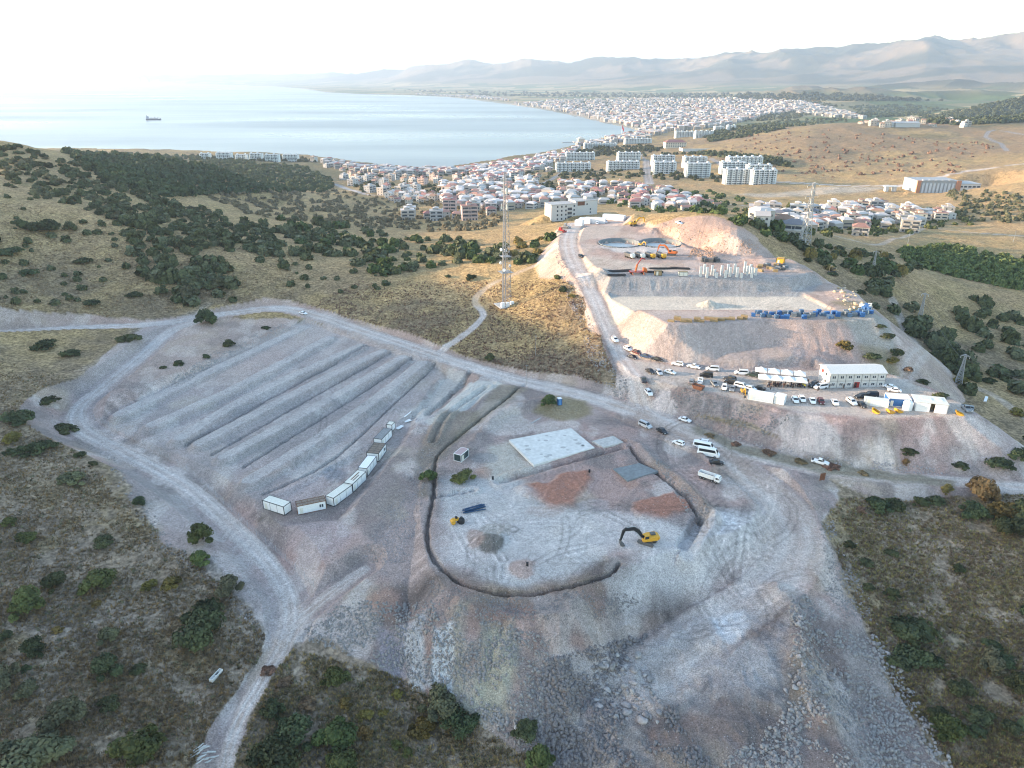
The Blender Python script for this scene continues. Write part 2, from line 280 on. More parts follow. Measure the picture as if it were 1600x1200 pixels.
# made ground that lies open between the pads, the banks and the tips
def zone_grav(P, z=-3, soft=2.0):
    Q_ = np.array([(p[0], p[1], p[2] if len(p) > 2 else z) for p in P], float); x, y = W(Q_[:, 0], Q_[:, 1], Q_[:, 2]); Pw = np.stack([x, y], 1); I = bbox(Pw, 12)
    d = seg_d(X[I], Y[I], Pw, True)[0]; d = np.where(inside(X[I], Y[I], Pw), -d, d) + (fbm(X[I], Y[I], 7, 4, 52) - .5) * 5
    GRAV[I] = np.maximum(GRAV[I], 1 - sst(-soft, soft, d))
    return I, d
zone_grav([(390,800,-5),(520,745,-4),(560,660,-2),(700,580,0),(800,606,0),(1000,632,0),(1180,700,-1),(1275,736,-2),(1320,765,-3),(1285,830,-6),(1310,880,-8),(1345,950,-10),(1390,1050,-14),(1430,1120,-17),(1500,1215,-20),(1480,1260,-20),(880,1260,-19),(850,1200,-19),(790,1140,-17),(700,1085,-16),(600,1045,-13),(500,1005,-11),(455,1000,-10.6),(470,960,-9.5),(420,860,-7)])
zone_grav([(225,512,4),(160,570,1),(100,640,-1),(102,690,-3),(172,722,-4),(222,800,-6),(255,862,-7),(330,890,-8),(395,962,-9.5),(425,1000,-10.5),(450,1000,-10.6),(450,920,-9),(380,830,-7),(300,770,-5),(190,700,-3),(140,650,-1.5),(300,590,0),(440,515,3),(470,497,3),(330,497,4)])
zone_grav([(960,500,15),(1050,500,19),(1290,505,18),(1310,525,16),(1390,570,9),(1400,580,8),(1100,575,8),(985,556,8)])
zone_grav([(880,345,24),(905,420,24),(930,470,19),(945,500,15),(925,470,17),(890,430,22),(868,380,22)], soft=3)
zone_grav([(1000,346),(1060,346),(1110,351),(1160,364),(1212,382),(1250,398),(1200,403),(1100,396),(1060,380),(1000,353)], 30)
# tipped heaps and hollows on the lower banks
I, d = zone_grav([(560,960,-9),(1000,960,-9),(1260,930,-8),(1400,1100,-15),(1460,1200,-19),(880,1215,-19),(700,1080,-15)])
Z[I] += (1 - sst(-4, 2, d)) * ((fbm(X[I], Y[I], 13, 4, 53) - .5) * 4.2 + (ridged(X[I], Y[I], 5, 3, 54) - .5) * 1.1)
I, d = zone_grav([(560,900,-6),(660,800,-3),(640,720,-3),(700,600,-1),(655,720,-3),(650,850,-4),(700,950,-5),(1000,950,-6),(1000,975,-8),(600,985,-9)])
Z[I] += (1 - sst(-3, 2, d)) * ((fbm(X[I], Y[I], 8, 4, 55) - .5) * 1.6)

# ------------------------------------------------------------------ the bay and the far country
SH = [(-300,247),(0,247),(300,248.5),(480,250),(560,259),(640,263),(700,263),(740,257),(800,249),(860,239),(905,227),(960,214),(1003,206),(985,200),(960,195),(930,188.5),(890,179.5),(850,171.5),(800,163.5),(740,156),(700,151.5),(640,149),(560,147),(510,144.5),(470,138.5),(430,135),(300,131),(200,128),(60,126),(-400,124.5)]
sx, sy = W([p[0] for p in SH], [p[1] for p in SH], -75.0)
SEA = np.stack([sx, sy], 1); SEAP = np.concatenate([SEA, [[-60000, 30000], [-60000, 1900]]])
I = np.where(Y > 1200)[0]
ds = np.full(len(I), 1e9)
for k in range(0, len(I), 200000): ds[k:k+200000] = seg_d(X[I[k:k+200000]], Y[I[k:k+200000]], SEA)[0]
ins = inside(X[I], Y[I], SEAP)
ds = ds + (fbm(X[I], Y[I], 120, 4, 71) - .5) * .012 * Y[I]
LANDD = np.zeros(NV) + 500; LANDD[I] = np.where(ins, -ds, ds)
Z[I] = np.where(LANDD[I] < 0, -75 - np.clip(-LANDD[I] * .05, .2, 8), np.maximum(Z[I], -74.6 + np.clip(LANDD[I] * .03, 0, 3)))
# mountains: a skyline per direction, base and crest distances, then ravines
SKY = np.array([(-800,117.5),(0,117.8),(300,117.2),(470,115.5),(520,113),(560,115),(610,110),(640,105),(668,101),(700,99),(735,95),(760,98),(790,98),(815,93),(830,92),(850,94),(890,98),(920,91),(950,89),(1000,91),(1060,93),(1100,88),(1140,81),(1180,83),(1240,76),(1300,74),(1330,71),(1400,66),(1440,58),(1480,63),(1520,61),(1560,55),(1600,51),(1800,44),(2100,60),(3000,80)], float)
uc = 800 + F * UC
sk = np.interp(uc, SKY[:, 0], SKY[:, 1])
Dc = np.interp(uc, [0, 500, 640, 900, 1200, 1600, 2200], [27000, 24000, 19000, 15000, 12500, 10500, 9500])
Db = np.interp(uc, [0, 500, 640, 900, 1200, 1600, 2200], [24000, 17000, 12500, 8800, 7200, 5600, 5000])
elev = (600 - sk) / F
tanE = (elev * cp - sp) / (cp + elev * sp)
Hc = np.maximum(CAMZ + Dc * tanE + 70, 20)
t = (YY - Db[None]) / (Dc - Db)[None]
rg = ridged(X, Y, 3200, 5, 81).reshape(NR, NC); r2 = fbm(X, Y, 900, 5, 82).reshape(NR, NC)
prof = np.where(t < 1, np.clip(t, 0, 1) ** 1.5 * (.42 + .58 * np.clip(t, 0, 1)), np.clip(1 - (t - 1) * 1.2, 0, 1))
mt = prof * (.22 + .95 * rg + .25 * (r2 - .5)) * np.clip(t, 0, 1) ** .0
ang = (-70 + mt * Hc[None] - CAMZ) / YY
ang = np.where(t > 0, ang, -1); mx = ang.max(0)
fac = np.ones(NC)
for _ in range(4):
    ang = np.where(t > 0, (-70 + mt * (Hc * fac)[None] - CAMZ) / YY, -1); mx = ang.max(0); am = ang.argmax(0)
    zt = CAMZ + tanE * YR[am] + 70; zn_ = mt[am, np.arange(NC)] * Hc * fac
    fac *= np.clip(zt / np.maximum(zn_, 1), .3, 3)
fac = np.where(np.abs(UC) < 2, fac, 1)
kern = np.hanning(61); kern /= kern.sum(); fac = np.convolve(np.pad(fac, 30, mode='edge'), kern, 'valid')
MT = (mt * (Hc * fac)[None]).ravel() * (LANDD > 0); 
Z = np.where(LANDD > 0, Z + MT, Z)
# low foothills in front of the mountains on the right
fh = sst(.18, .5, UU.ravel()) * sst(3900, 5200, Y) * (1 - sst(7000, 9000, Y)) * np.clip(ridged(X, Y, 1500, 4, 90) - .45, 0, 1) * 260
Z += fh * (LANDD > 0)

# grass that was never covered, below the left tip
qx, qy = PX(X, Y, Z); I = np.where(Y < 190)[0]
P_ = np.array([(452,1004),(520,1010),(600,1050),(700,1092),(762,1140),(850,1206),(860,1300),(340,1300),(362,1180),(415,1075)], float)
d = seg_d(qx[I], qy[I], P_, True)[0]; d = np.where(inside(qx[I], qy[I], P_), -d, d) + (fbm(X[I], Y[I], 5, 4, 57) - .5) * 30
GRAV[I] *= sst(-6, 5, d)
# ------------------------------------------------------------------ colours of the ground, with the painted berm shading
def mix(a, b, m): return a * (1 - m[:, None]) + b * m[:, None]
c_ = lambda *v: np.array(v)[None, :]
n1 = fbm(X, Y, 22, 5, 101); n2 = fbm(X, Y, 6, 4, 102); n3 = fbm(X, Y, 90, 4, 103); n4 = fbm(X * .6, Y, 3.0, 3, 104); n5 = fbm(X, Y, 350, 4, 105)
straw = c_(.36, .255, .125); brown = c_(.215, .16, .10); olive = c_(.10, .098, .046); earth = c_(.25, .205, .172)
g = mix(np.repeat(brown, NV, 0), straw, sst(.34, .62, n1 * .5 + n2 * .2 + n3 * .3))
# the scrubby slopes close by are darker and stonier than the hay fields further up
near = 1 - sst(150, 330, Y + .1 * np.abs(X))
fieldm = sst(.0, 30, X + 95) * sst(235, 300, Y) ; near = near * (1 - fieldm * .9)
g = mix(g, earth, np.clip(near * (.55 + .8 * (n1 - .4)), 0, .95))
g = mix(g, olive, np.clip(sst(.52, .68, n2 * .45 + n3 * .55) * .28, 0, .8))
g = mix(g, c_(.27, .205, .11), near * sst(.56, .7, fbm(X, Y, 11, 4, 107)) * .6)
g = mix(g, c_(.13, .115, .06), sst(.50, .62, n5) * sst(700, 900, Y) * .6)
g = mix(g, c_(.50, .33, .16), .55 * sst(330, 420, Y) * (1 - sst(900, 1300, Y)) * (1 - sst(.4, .7, n1)))
# burnt-brown slope of the big bare hill
hillm = sst(60, 260, X - 330) * sst(1100, 1250, Y) * (1 - sst(1900, 2100, Y))
g = mix(g, c_(.27, .185, .11), hillm * sst(.35, .6, fbm(X, Y * .6, 120, 5, 108)) * .9)
# plain: a mosaic of fields
far = sst(2300, 2900, Y)
fx, fy = X + 90 * np.sin(Y / 400), Y + 120 * np.sin(X / 500)
cell = _h(np.floor(fx / 330), np.floor(fy / 260), 7); cell2 = _h(np.floor(fx / 330), np.floor(fy / 260), 8)
fcol = np.where((cell < .38)[:, None], c_(.09, .12, .045), np.where((cell < .75)[:, None], c_(.36, .28, .15), c_(.19, .17, .085))) * (.75 + .5 * cell2[:, None])
g = mix(g, fcol, far)
g = mix(g, c_(.40, .37, .33), far * (1 - sst(0, 90, LANDD)) * .7)
# mountains: dry grass and dark maquis in patches
mm = sst(30, 110, MT + fh)
slope_n = fbm(X, Y, 700, 6, 111)
mcol = mix(np.repeat(c_(.20, .155, .11), NV, 0), c_(.05, .06, .045), sst(.42, .52, slope_n * .6 + .4 * ridged(X, Y, 2100, 4, 112)) * .85)
mcol = mix(mcol, c_(.27, .195, .125), sst(.52, .62, fbm(X, Y, 1600, 3, 113)) * .7)
g = mix(g, mcol, mm)
# made ground
gv = np.repeat(c_(.315, .268, .255), NV, 0)
gv = mix(gv, c_(.345, .25, .225), sst(.48, .66, fbm(X, Y, 26, 4, 121)) * .75)
gv = mix(gv, c_(.36, .33, .255), sst(.55, .72, fbm(X, Y, 17, 4, 122)) * .5)
gv = mix(gv, c_(.19, .175, .172), sst(.48, .64, fbm(X, Y, 13, 4, 123)) * .7)
gv = mix(gv, c_(.48, .455, .435), sst(.54, .68, fbm(X, Y * .7, 9, 5, 124)) * .6)
streak = fbm(X, Y * .12, 1.5, 3, 126); upper = sst(245, 262, Y)
gv = gv * (1 + .9 * (np.clip(STREAK, .2, .9) - .5))[:, None]
gv = mix(gv, c_(.43, .34, .285), upper * (.35 + .6 * (fbm(X, Y, 30, 3, 127) - .3)))
tipm = sst(0, 6, 152 - Y - .18 * np.abs(X - 10)) * sst(-40, -25, X)
gv = gv * (1 - .42 * tipm * (.5 + .8 * n2))[:, None]
cutred = sst(360, 395, Y) * sst(70, 95, X) * (1 - sst(520, 600, Y))
gv = mix(gv, c_(.41, .29, .225), cutred * .7)
GR = np.clip(GRAV + (n2 - .5) * .5 * (GRAV > .03) * (GRAV < .97), 0, 1); GR = sst(.25, .6, GR)
gv = gv * c_(1.11, 1.03, .99)
g = mix(g, gv, GR)
rdc = mix(np.repeat(c_(.48, .445, .425), NV, 0), c_(.44, .375, .335), sst(.4, .65, n1)); rdc = mix(rdc, c_(.58, .545, .52), sst(.45, .65, n4) * .5)
asphalt = sst(1000, 1150, Y); rdc = mix(rdc, c_(.20, .195, .19), asphalt)
rdc = rdc * c_(1.06, .985, .94)
g = mix(g, rdc, ROAD)
g = mix(g, TINT / np.maximum(TA, 1e-6)[:, None], TA * np.where(GR > .2, 1, .5))
PALE = (.50, .475, .455)
def late(P, rgb, a, soft, z):
    global g
    TA[:] = 0; TINT[:] = 0; I, m = patch(P, rgb, a, soft, z); g[I] = mix(g[I], np.repeat(c_(*rgb), len(I), 0), a * m)
for P, c, a, s, z in [
  ([(160,655),(300,590),(476,508),(600,546),(690,573),(650,640),(590,715),(400,785),(330,742),(240,698)], (.43,.405,.395), .38, 3, -1), ([(100,650),(140,600),(230,530),(330,500),(250,570),(150,640),(190,700),(300,770),(440,880),(440,960),(330,880),(230,800),(170,720)], (.37,.345,.34), .45, 4, -2),
  ([(680,880),(690,800),(700,740),(800,750),(860,800),(960,800),(1060,820),(1080,840),(1000,870),(960,870),(900,900),(800,915),(720,895)], (.54,.515,.50), .7, 3, -1.5),
  ([(760,700),(800,690),(830,735),(780,750),(745,735)], (.52,.48,.41), .7, 2, -1), ([(1100,800),(1180,800),(1190,840),(1120,880),(1020,900),(980,925),(940,900),(1040,850)], (.52,.495,.49), .7, 3, -1.5),
  ([(1112,960),(1165,945),(1172,975),(1150,1000),(1125,995)], (.60,.575,.57), .9, 1.2, -9.5), ([(1080,1030),(1130,1000),(1180,990),(1250,960),(1240,1060),(1180,1080)], (.44,.42,.42), .5, 4, -11),
  ([(665,658),(735,600),(770,602),(790,608),(745,632),(700,660),(672,664)], (.55,.52,.47), .85, 1, -1), ([(700,585),(730,590),(660,655),(640,650)], (.50,.47,.43), .7, 1.2, -1.5),
  ([(950,462),(1252,462),(1302,486),(955,486)], (.58,.515,.425), .85, 1.2, 19), ([(950,487),(1305,487),(1350,495),(1060,503),(960,500)], (.47,.38,.33), .6, 1.5, 20), ([(900,400),(1000,410),(1090,425),(930,430)], (.50,.43,.36), .6, 2, 25), ([(890,350),(980,350),(960,372),(900,385)], (.49,.41,.345), .6, 2, 23),
  ([(940,385),(1000,380),(1070,388),(1010,398),(960,394)], (.52,.50,.48), .7, 2, 25), ([(930,433),(1290,434),(1262,452),(950,452)], (.30,.295,.29), .75, 1, 22.5),
  ([(985,560),(1050,570),(1180,578),(1290,578),(1400,590),(1500,632),(1520,650),(1350,652),(1235,638),(1075,602),(1020,598)], (.47,.42,.37), .75, 1.2, 8),
  ([(1020,515),(1180,520),(1260,540),(1250,568),(1060,562),(1010,540)], (.36,.31,.295), .5, 3, 13), ([(1300,505),(1350,503),(1400,545),(1420,570),(1380,572),(1310,530)], (.22,.19,.10), .7, 3, 11), ([(1296,505),(1390,500),(1398,530),(1340,528)], (.37,.35,.33), .7, 1.5, 16),
  ([(1000,700),(1040,730),(1090,770),(1125,800),(1110,815),(1080,770),(1020,730)], (.30,.235,.185), .6, 1.5, -1), ([(1130,700),(1240,760),(1260,800),(1225,770),(1140,720)], (.34,.24,.19), .55, 2, -1), ([(1000,640),(1060,672),(1180,712),(1170,722),(1050,690),(990,655)], (.38,.28,.225), .5, 1.5, 0),
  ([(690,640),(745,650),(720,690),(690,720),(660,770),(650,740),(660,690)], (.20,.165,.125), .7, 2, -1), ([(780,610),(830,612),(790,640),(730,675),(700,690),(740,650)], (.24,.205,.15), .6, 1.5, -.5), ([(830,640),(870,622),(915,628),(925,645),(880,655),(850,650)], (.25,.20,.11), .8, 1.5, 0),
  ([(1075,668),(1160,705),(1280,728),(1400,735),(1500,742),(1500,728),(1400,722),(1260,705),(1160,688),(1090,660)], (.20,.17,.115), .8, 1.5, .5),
  ([(700,985),(735,985),(730,1090),(690,1060)], (.33,.315,.245), .6, 2, -10), ([(750,1010),(800,1020),(800,1110),(735,1105)], (.34,.325,.25), .75, 2, -12), ([(630,990),(665,985),(662,1060),(640,1060)], (.40,.41,.42), .8, .8, -10), ([(680,1005),(712,1005),(705,1070),(668,1055)], (.47,.48,.49), .85, .6, -10), ([(590,980),(640,985),(630,1050),(590,1040)], (.33,.30,.335), .6, 1.5, -9),
  ([(440,820),(520,815),(560,850),(500,880),(450,850)], (.37,.30,.295), .6, 2, -5.5), ([(430,770),(500,745),(560,725),(540,745),(470,785)], (.44,.355,.335), .6, 1.5, -4.4),
  ([(1150,300),(1300,290),(1420,295),(1340,300),(1200,305)], (.42,.36,.29), .8, 8, -27), ([(600,462),(700,420),(800,425),(840,440),(760,475),(700,470)], (.50,.335,.16), .6, 5, 8), ([(880,1020),(1000,1000),(1090,960),(1080,985),(1000,1040),(900,1055)], (.29,.285,.29), .5, 2, -8)]:
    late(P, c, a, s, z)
def blob(px, py, rx, ry, rgb, a, z): late([(px + rx * math.cos(k), py + ry * math.sin(k)) for k in np.arange(10) * .628], rgb, a, .7, z)
blob(766, 850, 21, 15, (.135, .12, .105), .9, -1.5); blob(772, 828, 28, 12, (.30, .275, .24), .6, -1.5); blob(742, 842, 14, 15, (.38, .27, .225), .75, -1.5); blob(817, 889, 20, 15, (.39, .27, .225), .75, -1.5); blob(757, 740, 14, 9, (.38, .27, .22), .7, -1); blob(757, 716, 20, 9, (.25, .245, .245), .6, -1); blob(600, 915, 12, 12, (.34, .23, .2), .4, -6); blob(520, 744, 17, 8, (.24, .24, .255), .8, -4.4)
blob(850, 800, 30, 10, (.40, .30, .26), .4, -1.5); blob(930, 790, 26, 10, (.36, .33, .33), .5, -1.5); blob(940, 840, 30, 12, (.38, .36, .36), .4, -1.5)
rt = random.Random(3)
def tracks(cx, cy, rx, ry, n_, z, L=60):
    for _ in range(n_):
        a = rt.uniform(0, 6.28); px, py = cx + rt.uniform(-rx, rx), cy + rt.uniform(-ry, ry); P = []; bend = rt.uniform(-.5, .5)
        for k in range(5): P.append((px, py, z)); px += math.cos(a) * L / 4; py += math.sin(a) * L / 4 * .6; a += bend
        S = np.array(P, float); x, y = W(S[:, 0], S[:, 1], S[:, 2]); Pw = np.stack([x, y], 1); I = bbox(Pw, 4); d = seg_d(X[I], Y[I], Pw)[0]; w_ = np.exp(-((d - 1.0) / .32) ** 2); f = rt.choice([.74, .8, 1.22, 1.15]); g[I] *= (1 + (f - 1) * w_ * GR[I])[:, None]
tracks(870, 830, 150, 70, 34, -1.5, 90); tracks(1160, 820, 60, 90, 30, -3, 110); tracks(1080, 710, 70, 40, 16, -.8, 110); tracks(1150, 990, 60, 60, 16, -11, 80); tracks(1100, 595, 100, 12, 12, 8, 70); tracks(1150, 475, 150, 12, 16, 19.5, 60); tracks(1000, 400, 90, 25, 18, 25, 60); tracks(560, 700, 60, 60, 8, -3.5, 60)
g = np.clip(g, .02, .75)
# ------------------------------------------------------------------ materials
MATS = {}
def new_mat(name):
    m = bpy.data.materials.new(name); m.use_nodes = True; nt = m.node_tree; b = nt.nodes['Principled BSDF']; return m, nt, b
def N(nt, t, **k):
    n = nt.nodes.new(t)
    for a, v in k.items():
        if a in n.inputs.keys() if isinstance(a, str) else False: n.inputs[a].default_value = v
        else: setattr(n, a, v)
    return n
def mat(name, rgb, rough=.7, metal=0, var=.10, scale=3.0, spec=.3, objvar=0.0, bump=0.0):
    if name in MATS: return MATS[name]
    m, nt, b = new_mat(name); L = nt.links
    no = nt.nodes.new('ShaderNodeTexNoise'); no.inputs['Scale'].default_value = scale; no.inputs['Detail'].default_value = 4
    tc = nt.nodes.new('ShaderNodeTexCoord'); L.new(tc.outputs['Object'], no.inputs['Vector'])
    mr = nt.nodes.new('ShaderNodeMapRange'); mr.inputs[1].default_value = .25; mr.inputs[2].default_value = .75; mr.inputs[3].default_value = 1 - var * 1.6; mr.inputs[4].default_value = 1 + var
    L.new(no.outputs['Fac'], mr.inputs[0])
    hv = nt.nodes.new('ShaderNodeHueSaturation'); hv.inputs['Color'].default_value = (*rgb, 1); L.new(mr.outputs[0], hv.inputs['Value'])
    if objvar:
        oi = nt.nodes.new('ShaderNodeObjectInfo'); m2 = nt.nodes.new('ShaderNodeMapRange'); m2.inputs[3].default_value = 1 - objvar; m2.inputs[4].default_value = 1 + objvar
        L.new(oi.outputs['Random'], m2.inputs[0]); mu = nt.nodes.new('ShaderNodeMath'); mu.operation = 'MULTIPLY'; L.new(mr.outputs[0], mu.inputs[0]); L.new(m2.outputs[0], mu.inputs[1]); L.new(mu.outputs[0], hv.inputs['Value'])
        m3 = nt.nodes.new('ShaderNodeMapRange'); m3.inputs[3].default_value = .5 - objvar * .12; m3.inputs[4].default_value = .5 + objvar * .08
        mm_ = nt.nodes.new('ShaderNodeMath'); mm_.operation = 'FRACT'; m4 = nt.nodes.new('ShaderNodeMath'); m4.operation = 'MULTIPLY'; m4.inputs[1].default_value = 7.31
        L.new(oi.outputs['Random'], m4.inputs[0]); L.new(m4.outputs[0], mm_.inputs[0]); L.new(mm_.outputs[0], m3.inputs[0]); L.new(m3.outputs[0], hv.inputs['Hue'])
    L.new(hv.outputs[0], b.inputs['Base Color'])
    b.inputs['Roughness'].default_value = rough; b.inputs['Metallic'].default_value = metal; b.inputs['Specular IOR Level'].default_value = spec
    if bump:
        bp = nt.nodes.new('ShaderNodeBump'); bp.inputs['Distance'].default_value = bump; bp.inputs['Strength'].default_value = .6; L.new(no.outputs['Fac'], bp.inputs['Height']); L.new(bp.outputs[0], b.inputs['Normal'])
    MATS[name] = m; return m

def ground_material():
    m, nt, b = new_mat('ground_cover'); L = nt.links; nd = nt.nodes
    at = nd.new('ShaderNodeAttribute'); at.attribute_name = 'ground_color'
    ag = nd.new('ShaderNodeAttribute'); ag.attribute_name = 'gravel'
    geo = nd.new('ShaderNodeNewGeometry')
    def noise(s, det=4, rough=.6, vec=None):
        n = nd.new('ShaderNodeTexNoise'); n.inputs['Scale'].default_value = s; n.inputs['Detail'].default_value = det; n.inputs['Roughness'].default_value = rough; L.new(geo.outputs['Position'], n.inputs['Vector']); return n
    def mr(src, a, b_, c, d):
        r = nd.new('ShaderNodeMapRange'); r.inputs[1].default_value = a; r.inputs[2].default_value = b_; r.inputs[3].default_value = c; r.inputs[4].default_value = d; L.new(src, r.inputs[0]); return r.outputs[0]
    def mul(a, b_):
        r = nd.new('ShaderNodeMath'); r.operation = 'MULTIPLY'; L.new(a, r.inputs[0])
        if isinstance(b_, float): r.inputs[1].default_value = b_
        else: L.new(b_, r.inputs[1])
        return r.outputs[0]
    nA = noise(.9, 6, .7); nB = noise(.16, 5, .65); nC = noise(3.2, 3, .7)
    vor = nd.new('ShaderNodeTexVoronoi'); vor.inputs['Scale'].default_value = .62; L.new(geo.outputs['Position'], vor.inputs['Vector'])
    # scrubby ground: strong clumpy contrast; gravel: finer
    gA = mr(nA.outputs['Fac'], .32, .70, .40, 1.62); gB = mr(nB.outputs['Fac'], .3, .7, .72, 1.28); gV = mr(vor.outputs['Distance'], .1, .8, .72, 1.15)
    scr = mul(mul(gA, gB), gV)
    rA = mr(nC.outputs['Fac'], .32, .68, .58, 1.40); rB = mr(nA.outputs['Fac'], .3, .7, .78, 1.22)
    grv = mul(mul(rA, rB), mr(nB.outputs['Fac'], .3, .7, .90, 1.10))
    mx = nd.new('ShaderNodeMix'); mx.data_type = 'FLOAT'; L.new(ag.outputs['Fac'], mx.inputs[0]); L.new(scr, mx.inputs[2]); L.new(grv, mx.inputs[3])
    hv = nd.new('ShaderNodeHueSaturation'); L.new(at.outputs['Color'], hv.inputs['Color']); L.new(mx.outputs[0], hv.inputs['Value'])
    # stones lying about in the gravel
    vs = nd.new('ShaderNodeTexVoronoi'); vs.inputs['Scale'].default_value = 1.5; L.new(geo.outputs['Position'], vs.inputs['Vector'])
    st = nd.new('ShaderNodeMath'); st.operation = 'LESS_THAN'; st.inputs[1].default_value = .17; L.new(vs.outputs['Distance'], st.inputs[0])
    c2 = nd.new('ShaderNodeMath'); c2.operation = 'GREATER_THAN'; c2.inputs[1].default_value = .72; sp_ = nd.new('ShaderNodeSeparateColor'); L.new(vs.outputs['Color'], sp_.inputs[0]); L.new(sp_.outputs[0], c2.inputs[0])
    sm = mul(mul(st.outputs[0], c2.outputs[0]), ag.outputs['Fac']); sm = mul(sm, .7)
    mc = nd.new('ShaderNodeMix'); mc.data_type = 'RGBA'; L.new(sm, mc.inputs[0]); L.new(hv.outputs[0], mc.inputs[6]); mc.inputs[7].default_value = (.50, .47, .46, 1)
    L.new(mc.outputs[2], b.inputs['Base Color']); b.inputs['Roughness'].default_value = .95; b.inputs['Specular IOR Level'].default_value = .1
    ad = nd.new('ShaderNodeMath'); ad.operation = 'ADD'; L.new(nA.outputs['Fac'], ad.inputs[0]); L.new(mul(nC.outputs['Fac'], .5), ad.inputs[1])
    bp = nd.new('ShaderNodeBump'); bp.inputs['Strength'].default_value = .8; bp.inputs['Distance'].default_value = .55; L.new(ad.outputs[0], bp.inputs['Height']); L.new(bp.outputs[0], b.inputs['Normal'])
    return m
GM = ground_material()

# ------------------------------------------------------------------ the ground sheet, split along what it is (same heights along the seams)
ZG = Z.reshape(NR, NC); XG = X.reshape(NR, NC); YG = Y.reshape(NR, NC)
V = np.stack([X, Y, Z], 1)
du = np.zeros((NR, NC, 3)); dv = np.zeros((NR, NC, 3)); VG = V.reshape(NR, NC, 3)
du[:, 1:-1] = VG[:, 2:] - VG[:, :-2]; du[:, 0] = VG[:, 1] - VG[:, 0]; du[:, -1] = VG[:, -1] - VG[:, -2]
dv[1:-1] = VG[2:] - VG[:-2]; dv[0] = VG[1] - VG[0]; dv[-1] = VG[-1] - VG[-2]
NRM = np.cross(du, dv).reshape(-1, 3); NRM /= np.linalg.norm(NRM, axis=1, keepdims=True) + 1e-12
idx = np.arange(NR * NC).reshape(NR, NC)
Q = np.stack([idx[:-1, :-1], idx[:-1, 1:], idx[1:, 1:], idx[1:, :-1]], -1).reshape(-1, 4)
qz = Z[Q].max(1); keep = qz > -76.0
rd = ROAD[Q].mean(1); gq = GR[Q].mean(1); mq = (MT + fh)[Q].mean(1); yq = Y[Q].mean(1)
zone = np.zeros(len(Q), int)
zone[yq > 2450] = 3; zone[(mq > 40) & (yq > 2450)] = 4; zone[(gq > .5) & (yq < 700)] = 1; zone[rd > .5] = 2
def sheet(name, sel):
    q = Q[sel]; u, inv = np.unique(q, return_inverse=True); inv = inv.reshape(-1, 4)
    me = bpy.data.meshes.new(name); me.vertices.add(len(u)); me.vertices.foreach_set('co', V[u].ravel())
    me.loops.add(inv.size); me.loops.foreach_set('vertex_index', inv.ravel().astype(np.int32))
    me.polygons.add(len(inv)); me.polygons.foreach_set('loop_start', np.arange(0, inv.size, 4, dtype=np.int32))
    me.polygons.foreach_set('use_smooth', np.ones(len(inv), bool)); me.update()
    a = me.color_attributes.new('ground_color', 'FLOAT_COLOR', 'POINT'); a.data.foreach_set('color', np.concatenate([g[u], np.ones((len(u), 1))], 1).astype(np.float32).ravel())
    b = me.attributes.new('gravel', 'FLOAT', 'POINT'); b.data.foreach_set('value', np.maximum(GR, ROAD)[u].astype(np.float32))
    me.normals_split_custom_set_from_vertices(NRM[u].astype(np.float32))
    me.materials.append(GM); o = bpy.data.objects.new(name, me); COL.objects.link(o); o['kind'] = 'structure'; return o
for nm, k in (('ground', 0), ('construction_ground', 1), ('dirt_road', 2), ('plain', 3), ('mountains', 4)): sheet(nm, keep & (zone == k))

def zat(x, y):
    x = np.asarray(x, float); y = np.asarray(y, float)
    r = np.interp(y, YR, np.arange(NR)); u = x / (.918 * y + 44); c = np.interp(u, UC, np.arange(NC))
    r0 = np.clip(r.astype(int), 0, NR - 2); c0 = np.clip(c.astype(int), 0, NC - 2); fr = r - r0; fc = c - c0
    return (ZG[r0, c0] * (1 - fr) * (1 - fc) + ZG[r0 + 1, c0] * fr * (1 - fc) + ZG[r0, c0 + 1] * (1 - fr) * fc + ZG[r0 + 1, c0 + 1] * fr * fc)
_T = np.geomspace(75, 20000, 1100)
def ground_at(px, py):
    """where the line of sight of a picture spot meets the ground (arrays)"""
    px = np.atleast_1d(np.asarray(px, float)); py = np.atleast_1d(np.asarray(py, float)); out = np.full((len(px), 3), np.nan)
    for i in range(0, len(px), 1500):
        dx, dy, dz = ray(px[i:i+1500], py[i:i+1500]); t = _T[None]
        hh = CAMZ + dz[:, None] * t - np.maximum(zat(dx[:, None] * t, np.clip(dy[:, None] * t, 56, 29900)), -75)
        b = hh < 0; k = b.argmax(1); ok = b.any(1) & (k > 0); k = np.clip(k, 1, None); r = np.arange(len(k))
        h0 = hh[r, k - 1]; h1 = hh[r, k]; tt = _T[k - 1] + (_T[k] - _T[k - 1]) * h0 / (h0 - h1 + 1e-9)
        x = dx * tt; y = dy * tt; z = zat(x, np.clip(y, 56, 29900)); o = np.stack([x, y, z], 1); o[~ok] = np.nan; out[i:i+1500] = o
    return out
def G(px, py): return ground_at(px, py)[0]
def mask_at(arr, x, y):
    r = np.clip(np.round(np.interp(y, YR, np.arange(NR))).astype(int), 0, NR - 1); c = np.clip(np.round(np.interp(np.asarray(x) / (.918 * np.asarray(y) + 44), UC, np.arange(NC))).astype(int), 0, NC - 1)
    return arr.reshape(NR, NC)[r, c]
def landd(x, y): return mask_at(LANDD, x, y)

